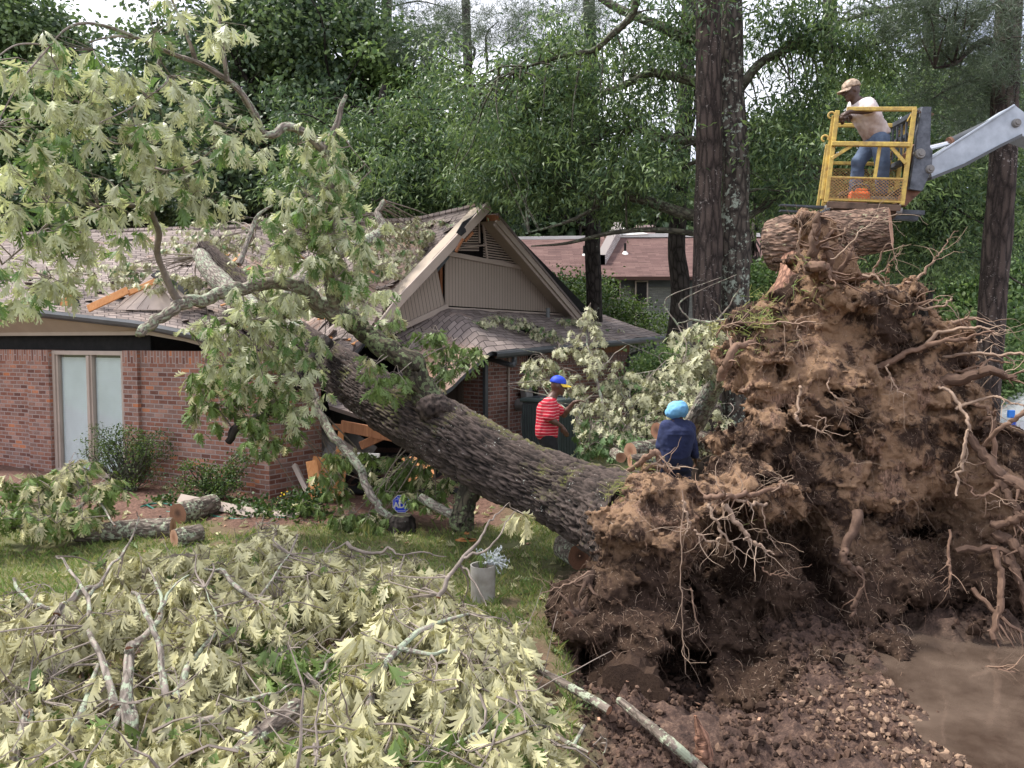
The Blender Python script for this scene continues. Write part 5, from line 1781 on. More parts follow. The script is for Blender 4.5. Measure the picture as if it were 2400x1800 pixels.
limb_defs = {
    'fork': ([(1030, 985, 8.9), (1000, 935, 8.9), (978, 890, 8.85), (962, 850, 8.85), (920, 828, 8.9), (870, 790, 9.0), (830, 758, 9.0), (800, 738, 9.0)], [.22, .17, .14, .135, .125, .12, .115, .11], 'bark_mossy', 28),
    'A': ([(820, 750, 9.0), (800, 735, 9), (782, 690, 8.8), (768, 600, 8.6), (772, 520, 8.3), (776, 460, 8.15), (762, 395, 8.0), (756, 352, 7.9), (715, 312, 7.75), (670, 297, 7.6), (640, 316, 7.5), (615, 310, 7.45), (598, 270, 7.3), (560, 212, 7.1), (520, 180, 7), (470, 150, 6.9), (400, 125, 6.7), (330, 92, 6.6), (250, 62, 6.45), (190, 55, 6.3), (150, 72, 6.2), (120, 105, 6.1)],
          [.10, .095, .085, .075, .068, .06, .052, .048, .043, .042, .040, .038, .034, .030, .026, .023, .020, .017, .013, .010, .008, .004], 'bark_limb', 18),
    'stub': ([(758, 360, 7.9), (776, 320, 7.9), (792, 285, 7.9), (800, 250, 7.9), (812, 222, 7.9)], [.045, .036, .030, .026, .018], 'bark_limb', 12),
    'A2': ([(533, 190, 7.0), (525, 130, 6.9), (515, 60, 6.85), (512, -20, 6.8)], [.024, .018, .014, .01], 'bark_limb', 8),
    'A3': ([(460, 148, 6.9), (445, 100, 6.8), (420, 40, 6.7), (395, -20, 6.6)], [.022, .016, .012, .008], 'bark_limb', 8),
    'A4': ([(375, 135, 6.7), (372, 160, 6.65), (392, 190, 6.6), (330, 240, 6.5)], [.016, .012, .01, .005], 'bark_limb', 6),
    'A5': ([(320, 90, 6.6), (270, 85, 6.5), (200, 100, 6.4)], [.014, .01, .005], 'bark_limb', 6),
    'C': ([(800, 742, 9.0), (740, 705, 8.8), (700, 672, 8.6), (640, 660, 8.4), (585, 674, 8.25), (545, 678, 8.1), (510, 690, 8), (470, 705, 7.9), (430, 708, 7.8), (390, 735, 7.65), (350, 765, 7.55), (322, 780, 7.5)], [.11, .09, .075, .07, .066, .066, .062, .06, .058, .055, .05, .045], 'bark_limb', 16),
    'D': ([(430, 712, 7.8), (408, 690, 7.75), (385, 640, 7.65), (368, 590, 7.55), (372, 545, 7.45), (356, 500, 7.35), (348, 455, 7.25), (347, 390, 7.15), (330, 355, 7.0), (300, 335, 6.9), (262, 320, 6.8)], [.04, .036, .032, .03, .028, .026, .023, .02, .016, .012, .006], 'twig', 10),
    'D2': ([(352, 500, 7.35), (320, 484, 7.25), (270, 480, 7.1), (222, 498, 7.0), (180, 512, 6.9), (140, 495, 6.8), (95, 462, 6.7), (30, 455, 6.6)], [.022, .02, .018, .017, .016, .012, .010, .005], 'twig', 8),
    'D3': ([(140, 500, 6.8), (90, 545, 6.7), (40, 590, 6.6), (5, 620, 6.5)], [.012, .010, .008, .006], 'twig', 8),
    'D4': ([(348, 390, 7.15), (400, 400, 7.05), (460, 380, 6.95), (500, 350, 6.9)], [.015, .012, .01, .005], 'twig', 8),
    'D5': ([(340, 356, 7.1), (315, 335, 7.0), (265, 335, 6.9), (225, 300, 6.8)], [.012, .01, .008, .004], 'twig', 8),
    'E': ([(760, 730, 8.95), (700, 720, 8.9), (650, 742, 8.75), (610, 752, 8.6), (560, 752, 8.5), (510, 758, 8.4), (480, 768, 8.35), (448, 780, 8.3)], [.08, .065, .06, .055, .052, .05, .05, .045], 'bark_limb', 14),
    'F': ([(700, 860, 9.8), (725, 910, 9.5), (745, 955, 9.3), (770, 1000, 9.15), (800, 1045, 9.0), (830, 1075, 8.9), (850, 1110, 8.8), (862, 1145, 8.7), (885, 1180, 8.6), (912, 1212, 8.55)], [.06, .055, .052, .05, .048, .047, .047, .045, .043, .04], 'bark_limb', 14),
    'G': ([(760, 800, 10.0), (720, 860, 9.6), (675, 915, 9.4), (640, 950, 9.25), (600, 985, 9.1), (560, 1000, 9.0), (535, 1038, 8.9)], [.12, .10, .08, .07, .06, .055, .045], 'bark_dark', 12),
    'H': ([(1112, 1060, 8.5), (1108, 1110, 8.4), (1098, 1160, 8.35), (1088, 1205, 8.3), (1083, 1235, 8.25)], [.16, .13, .12, .12, .14], 'bark_mossy', 20),
    'I': ([(985, 1165, 8.7), (1020, 1185, 8.6), (1060, 1205, 8.4), (1100, 1212, 8.35)], [.045, .05, .055, .06], 'bark_limb', 12),
    'J': ([(700, 790, 10.9), (640, 770, 10.9), (560, 700, 11.6), (500, 640, 12.0), (470, 600, 12.4)], [.24, .20, .17, .15, .12], 'bark_limb', 18),
    'K': ([(640, 720, 11.6), (760, 610, 12.9), (870, 560, 13.8), (900, 530, 14.1), (885, 500, 14.2), (905, 470, 14.2)], [.15, .12, .10, .075, .06, .045], 'bark_limb', 14),
    'L': ([(560, 620, 12.5), (590, 540, 12.8), (605, 505, 12.8), (640, 480, 12.8)], [.05, .035, .03, .012], 'bark_limb', 8),
    'M': ([(812, 330, 7.9), (830, 355, 7.9), (870, 400, 7.9)], [.008, .006, .003], 'twig', 6),
}
limb_pts = []
for key, (pp, rr, bm, sd_) in limb_defs.items():
    p_, r_ = smooth([W(*q) for q in pp], 9, rr)
    a = Acc()
    kn = lambda th, ln, rad: rad[:, None] * (.12 * vnoise(np.stack(np.broadcast_arrays(np.cos(th)[None] * 1.5, np.sin(th)[None] * 1.5, ln[:, None] * 9), -1).reshape(-1, 3), 3) + .10 * vnoise(np.stack(np.broadcast_arrays(np.cos(th)[None] * 4, np.sin(th)[None] * 4, ln[:, None] * 30), -1).reshape(-1, 3), 5)).reshape(len(ln), len(th))
    if len(pp) > 4 and min(rr) > .02: p_ = p_ + np.stack([vnoise(np.stack([np.arange(len(p_)) * .35, np.zeros(len(p_)), np.full(len(p_), k * 9.)], 1), 40 + len(key)) * .018 for k in range(3)], 1)
    a.tube(p_, r_, sd_, disp=kn, capmat=1)
    a.build('limb', [M[bm], M['cut_fresh']], oak, smooth=True)
    if key not in 'HFI': limb_pts.append(p_)
limb_all = np.vstack(limb_pts)

# foliage of the fallen crown, one spray mesh per bough so each hangs from its own limb
def spray(blobs, parent, L=(.12, .19), pale=.85, per=7, dY=.35, droop=.75, src=None, name='foliage', leafmat='oak_leaf', sub=5, tpls=None, group=6, face=None, far_=2.2):
    src = limb_all if src is None else src
    lf, tw = Acc(), Acc()
    for (px, py, rx, ry, Y, n) in blobs:
        C = blob_pts(px, py, rx, ry, Y, n, dY)
        # small hubs: groups of clusters share a twig that runs back to the nearest limb
        nh = max(1, n // group)
        H = C[RNG.choice(n, nh, replace=False)]
        own = np.argmin(np.linalg.norm(C[:, None] - H[None], axis=2), axis=1)
        for h_ in range(nh):
            d_ = np.linalg.norm(src - H[h_], axis=1)
            j = int(np.argmin(d_))
            if d_[j] < far_:
                m_ = (src[j] + H[h_]) / 2 + RNG.normal(0, .07 * d_[j], 3) + V3(0, 0, .03 * d_[j])
                p = smooth([src[j], m_, H[h_]], 5)
                tw.tube(p, np.linspace(.005 + .005 * d_[j], .004, len(p)), 5, caps=False)
        Ck = C.copy()
        for c_, o_ in zip(C, own):
            if np.linalg.norm(c_ - H[o_]) > .02:
                m_ = (c_ + H[o_]) / 2 + RNG.normal(0, .04, 3) + V3(0, 0, .03)
                p = smooth([H[o_], m_, c_], 3)
                tw.tube(p, np.linspace(.004, .002, len(p)), 3, caps=False)
        oak_clusters(lf, Ck, L, per, pale, droop, tpls, face=face, petiole=tw)
    f_ = lf.build(name, M[leafmat], parent)
    tw.build('twigs', M['twig'], parent)
    return f_


spray([(190, 130, 110, 55, 6.3, 10), (110, 240, 75, 80, 6.2, 13), (200, 260, 110, 90, 6.5, 19), (330, 250, 110, 80, 6.6, 17), (100, 360, 90, 60, 6.3, 10), (440, 70, 70, 60, 6.7, 7), (420, 210, 90, 60, 6.8, 10)], oak, leafmat='oak_leaf_crown', pale=.72)
spray([(230, 420, 120, 80, 6.6, 20), (70, 430, 80, 60, 6.2, 11), (330, 400, 120, 70, 6.9, 17), (480, 350, 90, 55, 6.9, 14), (570, 360, 60, 60, 7.1, 8), (560, 270, 60, 30, 7.2, 4), (450, 440, 70, 40, 7, 8)], oak, leafmat='oak_leaf_crown', pale=.72)
spray([(70, 560, 100, 70, 6.4, 17), (200, 560, 110, 60, 6.8, 15), (50, 680, 90, 60, 6.3, 14), (330, 500, 70, 40, 7, 6), (470, 460, 80, 30, 7, 7), (20, 500, 50, 50, 6, 5), (140, 650, 60, 40, 6.6, 5), (520, 40, 60, 50, 6.8, 6)], oak, leafmat='oak_leaf_crown', pale=.72)
spray([(760, 440, 80, 75, 7.9, 37), (700, 520, 70, 40, 8.0, 15), (760, 560, 110, 60, 8.2, 30), (830, 620, 90, 60, 8.5, 22), (680, 600, 90, 60, 8.2, 21), (720, 320, 60, 30, 7.7, 7), (860, 520, 50, 40, 8.4, 6), (780, 350, 40, 40, 7.8, 5)], oak, L=(.12, .18), pale=.6, dY=.25, leafmat='oak_leaf_crown')
spray([(560, 760, 120, 40, 8.3, 31), (640, 700, 90, 45, 8.5, 24), (690, 800, 80, 55, 8.7, 26), (640, 860, 110, 65, 8.6, 49), (560, 830, 70, 50, 8.5, 21), (860, 700, 70, 50, 8.8, 17), (700, 940, 70, 50, 8.8, 18)], oak, L=(.12, .19), pale=.65, dY=.3, leafmat='oak_leaf_crown')
spray([(500, 900, 60, 40, 8.8, 24), (600, 940, 60, 50, 8.7, 26), (490, 960, 50, 50, 8.9, 16), (640, 1010, 60, 40, 8.9, 14), (610, 1020, 40, 40, 8.8, 10)], oak, L=(.12, .18), pale=.35, dY=.25)
spray([(905, 905, 50, 50, 8.35, 9), (860, 850, 30, 30, 8.5, 4), (1005, 805, 50, 45, 9.2, 18), (1090, 830, 50, 40, 9.4, 20), (1040, 860, 40, 30, 9.2, 12), (930, 780, 50, 40, 9.2, 14), (870, 890, 30, 40, 8.2, 8)], oak, L=(.10, .16), pale=.15, dY=.12)
# leafy debris heaped on the roof, from the broken top
spray([(450, 560, 90, 30, 14.2, 50), (560, 570, 60, 30, 14.5, 34), (620, 520, 70, 18, 16.6, 26), (500, 520, 40, 10, 17, 12), (860, 540, 80, 30, 15.2, 56), (960, 545, 60, 26, 15.4, 44), (930, 600, 60, 40, 14.4, 50), (850, 620, 80, 40, 13.4, 50),
       (300, 640, 120, 30, 13.2, 60), (430, 660, 90, 25, 12.6, 44), (660, 630, 110, 40, 12.8, 70), (780, 690, 80, 40, 12, 40), (150, 640, 60, 30, 14, 22), (1060, 520, 30, 12, 16, 10), (990, 520, 30, 14, 16.2, 12), (700, 560, 80, 20, 15, 26)],
      oak, L=(.10, .16), pale=.75, dY=.25, leafmat='oak_leaf_far', tpls=[LOF, LO], per=8)
spray([(900, 1100, 70, 60, 9.9, 30), (800, 1110, 60, 70, 10.0, 34), (960, 1140, 80, 45, 9.6, 40), (1000, 1090, 60, 30, 9.6, 20), (820, 1200, 40, 22, 9.3, 10), (870, 1205, 50, 18, 9.2, 14), (1060, 1150, 50, 40, 9.4, 18), (720, 1180, 40, 20, 10, 8)], oak, L=(.11, .17), pale=.3, dY=.2)

# ------------------------------------------------------------------ root plate (earth and roots standing upright)
def E(px, py, Y, rx, ry, rz):
    return (W(px, py, Y), (rx, ry, rz))
solids = [E(1965, 1060, 6.95, .92, .50, 1.15), E(1960, 800, 7.05, .55, .38, .62), E(1925, 680, 7.1, .28, .25, .48), E(1940, 600, 7.1, .085, .10, .22),
          E(1790, 800, 6.9, .28, .30, .22), E(1795, 950, 6.9, .24, .38, .62), E(2120, 880, 7.0, .42, .38, .42), E(2205, 1000, 6.95, .42, .42, .50), E(2270, 1150, 6.9, .36, .42, .60), E(2300, 1330, 6.7, .42, .45, .55),
          E(2180, 1450, 6.5, .70, .45, .36), E(1950, 1380, 6.6, 1.0, .52, .52), E(1800, 1500, 6.35, .55, .45, .33), E(1735, 1200, 6.5, .42, .48, .40),
          E(1550, 1220, 6.25, .50, .48, .28), E(1500, 1315, 6.25, .32, .40, .36), E(1410, 1430, 6.15, .22, .34, .26), E(1520, 1420, 6.1, .34, .36, .32), E(1350, 1440, 6.0, .12, .14, .11), E(1600, 1185, 6.5, .34, .40, .20),
          E(1450, 1560, 5.9, .10, .14, .22), E(1640, 1500, 6.25, .16, .3, .42), E(2040, 1560, 6.2, .5, .4, .2), E(1985, 1200, 7.7, .85, .6, 1.0), E(1850, 1600, 5.55, .38, .40, .17), E(2010, 1600, 5.6, .42, .36, .18), E(1600, 1530, 6.0, .45, .30, .12), E(1350, 1480, 5.7, .12, .14, .10), E(1740, 1520, 5.95, .3, .3, .2), E(1480, 1540, 5.75, .20, .25, .20), E(1420, 1600, 5.6, .12, .16, .16), E(1700, 1350, 7.4, .6, .5, .7)]
voids = [E(1735, 1350, 6.0, .33, .45, .46), E(1600, 1600, 5.6, .32, .5, .12), E(1640, 1440, 5.9, .16, .3, .2), E(1850, 1500, 5.7, .18, .3, .20), E(1930, 1290, 5.9, .26, .3, .16), E(1680, 1240, 6.0, .20, .3, .14), E(1965, 1345, 6.05, .16, .30, .42), E(1880, 1010, 6.45, .10, .18, .22), E(1960, 925, 6.5, .10, .14, .08), E(1855, 1270, 6.1, .13, .25, .16),
         E(2110, 880, 6.45, .12, .18, .14), E(1740, 1000, 6.45, .12, .25, .22), E(1900, 1500, 5.95, .16, .3, .25), E(2080, 1250, 6.2, .16, .25, .14), E(2160, 1120, 6.35, .14, .22, .12), E(2250, 1480, 5.95, .4, .3, .14), E(1790, 1140, 6.1, .13, .18, .12),
         E(2020, 1030, 6.35, .10, .15, .22), E(1560, 1520, 5.9, .18, .4, .16), E(2060, 1130, 6.3, .09, .18, .2), E(1835, 860, 6.55, .14, .16, .10), E(2180, 1290, 6.1, .2, .2, .1)]


def fplate(p):
    d = np.full(len(p), 9., np.float32)
    q = p + .10 * np.stack([vnoise(p * 2.3, 51), vnoise(p * 2.3, 52), vnoise(p * 2.3, 53)], 1)
    for c_, r_ in solids: d = smin(d, d_ell(q, c_, r_), .10)
    for c_, r_ in voids: d = -smin(-d, d_ell(q, c_, (r_[0] * 1.2, r_[1] * 2.9, r_[2] * 1.2)), .04)
    k = np.abs(d) < .42
    z = p[k]
    zz = z * V3(1, 1, 1.2)
    wq = np.stack([vnoise(zz * 5, 7), vnoise(zz * 5, 8), vnoise(zz * 5, 9)], 1)
    n_ = .14 * fbm(zz * 2.4, 2, 60) - .02
    n_ = n_ + .075 * cells(zz * V3(3.2, 3.2, 3.8) + .45 * wq, 70)
    n_ = n_ + .038 * cells(zz * 8.0 + .5 * wq, 75)
    n_ = n_ + .016 * cells(zz * 19 + .6 * wq, 79)
    n_ = n_ + .05 * np.abs(vnoise(zz * 5.0, 61)) - .02
    n_ = n_ + .022 * fbm(zz * 10, 4, 63)
    d[k] = d[k] + n_
    return d


lo = np.min([c - r for c, r in solids], 0) - .3; hi = np.max([c + r for c, r in solids], 0) + .3
lo[2] = -.6
PV, PQ = field_mesh(fplate, lo, hi, .0205)
# vertex normals
fn = np.cross(PV[PQ[:, 2]] - PV[PQ[:, 0]], PV[PQ[:, 3]] - PV[PQ[:, 1]])
PN = np.zeros_like(PV)
for k in range(4): np.add.at(PN, PQ[:, k], fn)
PN = nrm(PN)
if (PN * (PV - PV.mean(0))).sum(1).mean() < 0: PN = -PN
PV = PV + PN * (.009 * fbm(PV * 36, 3, 66))[:, None]

t = NT('root_earth')
p = t.coord('pos')
n0 = t.noise(p, 1.6, 4, 0.6, 0.6); n1 = t.noise(p, 5.5, 6, 0.65, 0.8); n2 = t.noise(p, 38, 6, 0.7)
n4 = t.noise(p, 110, 5, 0.75); ps = t.coord('pos', (60, 60, 7)); n3 = t.noise(ps, 1.0, 5, 0.65, 1.2)
clay = t.mix(t.math('ADD', t.math('MULTIPLY', n2, .5), t.math('MULTIPLY', n4, .5)), (0.15, 0.088, 0.052), (0.47, 0.305, 0.19))
dark = t.mix(n2, (0.018, 0.012, 0.010), (0.085, 0.053, 0.038))
fib = t.mix(t.ramp(n3, [(.36, 0.0), (.62, 1.0)]), (0.035, 0.021, 0.016), (0.42, 0.26, 0.185))
col = t.mix(t.ramp(n1, [(0.50, 0.0), (0.58, .85)]), clay, fib)
col = t.mix(t.ramp(t.math('ADD', t.math('MULTIPLY', n0, .6), t.math('MULTIPLY', n1, .4)), [(0.488, 0.0), (0.545, .97)]), col, dark)
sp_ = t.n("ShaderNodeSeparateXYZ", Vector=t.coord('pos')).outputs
shade_damp = t.ramp(t.math('MULTIPLY', t.math('ADD', sp_[2], t.math('ADD', t.math('MULTIPLY', n1, .9), t.math('MULTIPLY', n0, 1.3))), .5), [(0.72, .93), (1.30, 0.0)])  # lower earth darkened: the hollow's shade painted into the colour, with damp soil
col = t.mix(shade_damp, col, dark)
hb = t.math('ADD', t.math('ADD', t.math('MULTIPLY', n2, 1.0), t.math('MULTIPLY', n3, .7)), t.math('MULTIPLY', n4, .6))
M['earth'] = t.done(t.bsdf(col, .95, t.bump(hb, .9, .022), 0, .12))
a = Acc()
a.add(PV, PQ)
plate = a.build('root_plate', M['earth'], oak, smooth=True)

t = NT('root_wood')
c_ = t.ramp(t.attr(), [(0, (.055, .035, .027)), (.5, (.24, .15, .105)), (1, (.52, .40, .30))])
n = t.noise(t.coord('uv', (20, 8, 1)), 1.5, 5, .65)
M['root'] = t.done(t.bsdf(t.mix(1.0, c_, t.ramp(n, [(.3, (.55,) * 3), (.7, (1.15,) * 3)]), 'MULTIPLY'), .85, t.bump(n, .6, .006), 0, .2))


def root(pts, rad, tint=.7, side=8, br=6, cut=False, world=False):
    """one named root with side rootlets"""
    pts = pts if world else [W(*q) for q in pts]
    tint = tint * (.55 if max(rad) > .02 else .85)
    p_, r_ = smooth(pts, 9, rad)
    p_ = p_ + np.stack([vnoise(np.stack([np.arange(len(p_)) * .45 + p_[0][0] * 7, np.full(len(p_), p_[0][2]), np.full(len(p_), k * 9.)], 1), 3) * .016 + vnoise(np.stack([np.arange(len(p_)) * 1.1 + p_[0][0] * 7, np.full(len(p_), p_[0][2]), np.full(len(p_), k * 9.)], 1), 13) * .007 for k in range(3)], 1)
    a = Acc()
    a.tube(p_, r_, side, capmat=1, tint=tint, disp=lambda th, ln, rad: rad[:, None] * .16 * vnoise(np.stack(np.broadcast_arrays(np.cos(th)[None] * 1.5, np.sin(th)[None] * 1.5, ln[:, None] * 14), -1).reshape(-1, 3), 3).reshape(len(ln), len(th)))
    for k in range(br):
        j = RNG.integers(len(p_) // 3, len(p_) - 1)
        d = nrm(p_[j + 1] - p_[j - 1]) if j + 1 < len(p_) else V3(1, 0, 0)
        q = wander(p_[j], d + RNG.normal(0, .6, 3) + V3(0, -.1, -.15), RNG.uniform(.10, .35), 7, .28, -.05)
        a.tube(q, np.linspace(max(r_[j] * .45, .002), .0012, len(q)), 4, caps=False, tint=min(1, tint + .1))
    a.build('root', [M['root'], M['cut_dull']], plate, smooth=True)


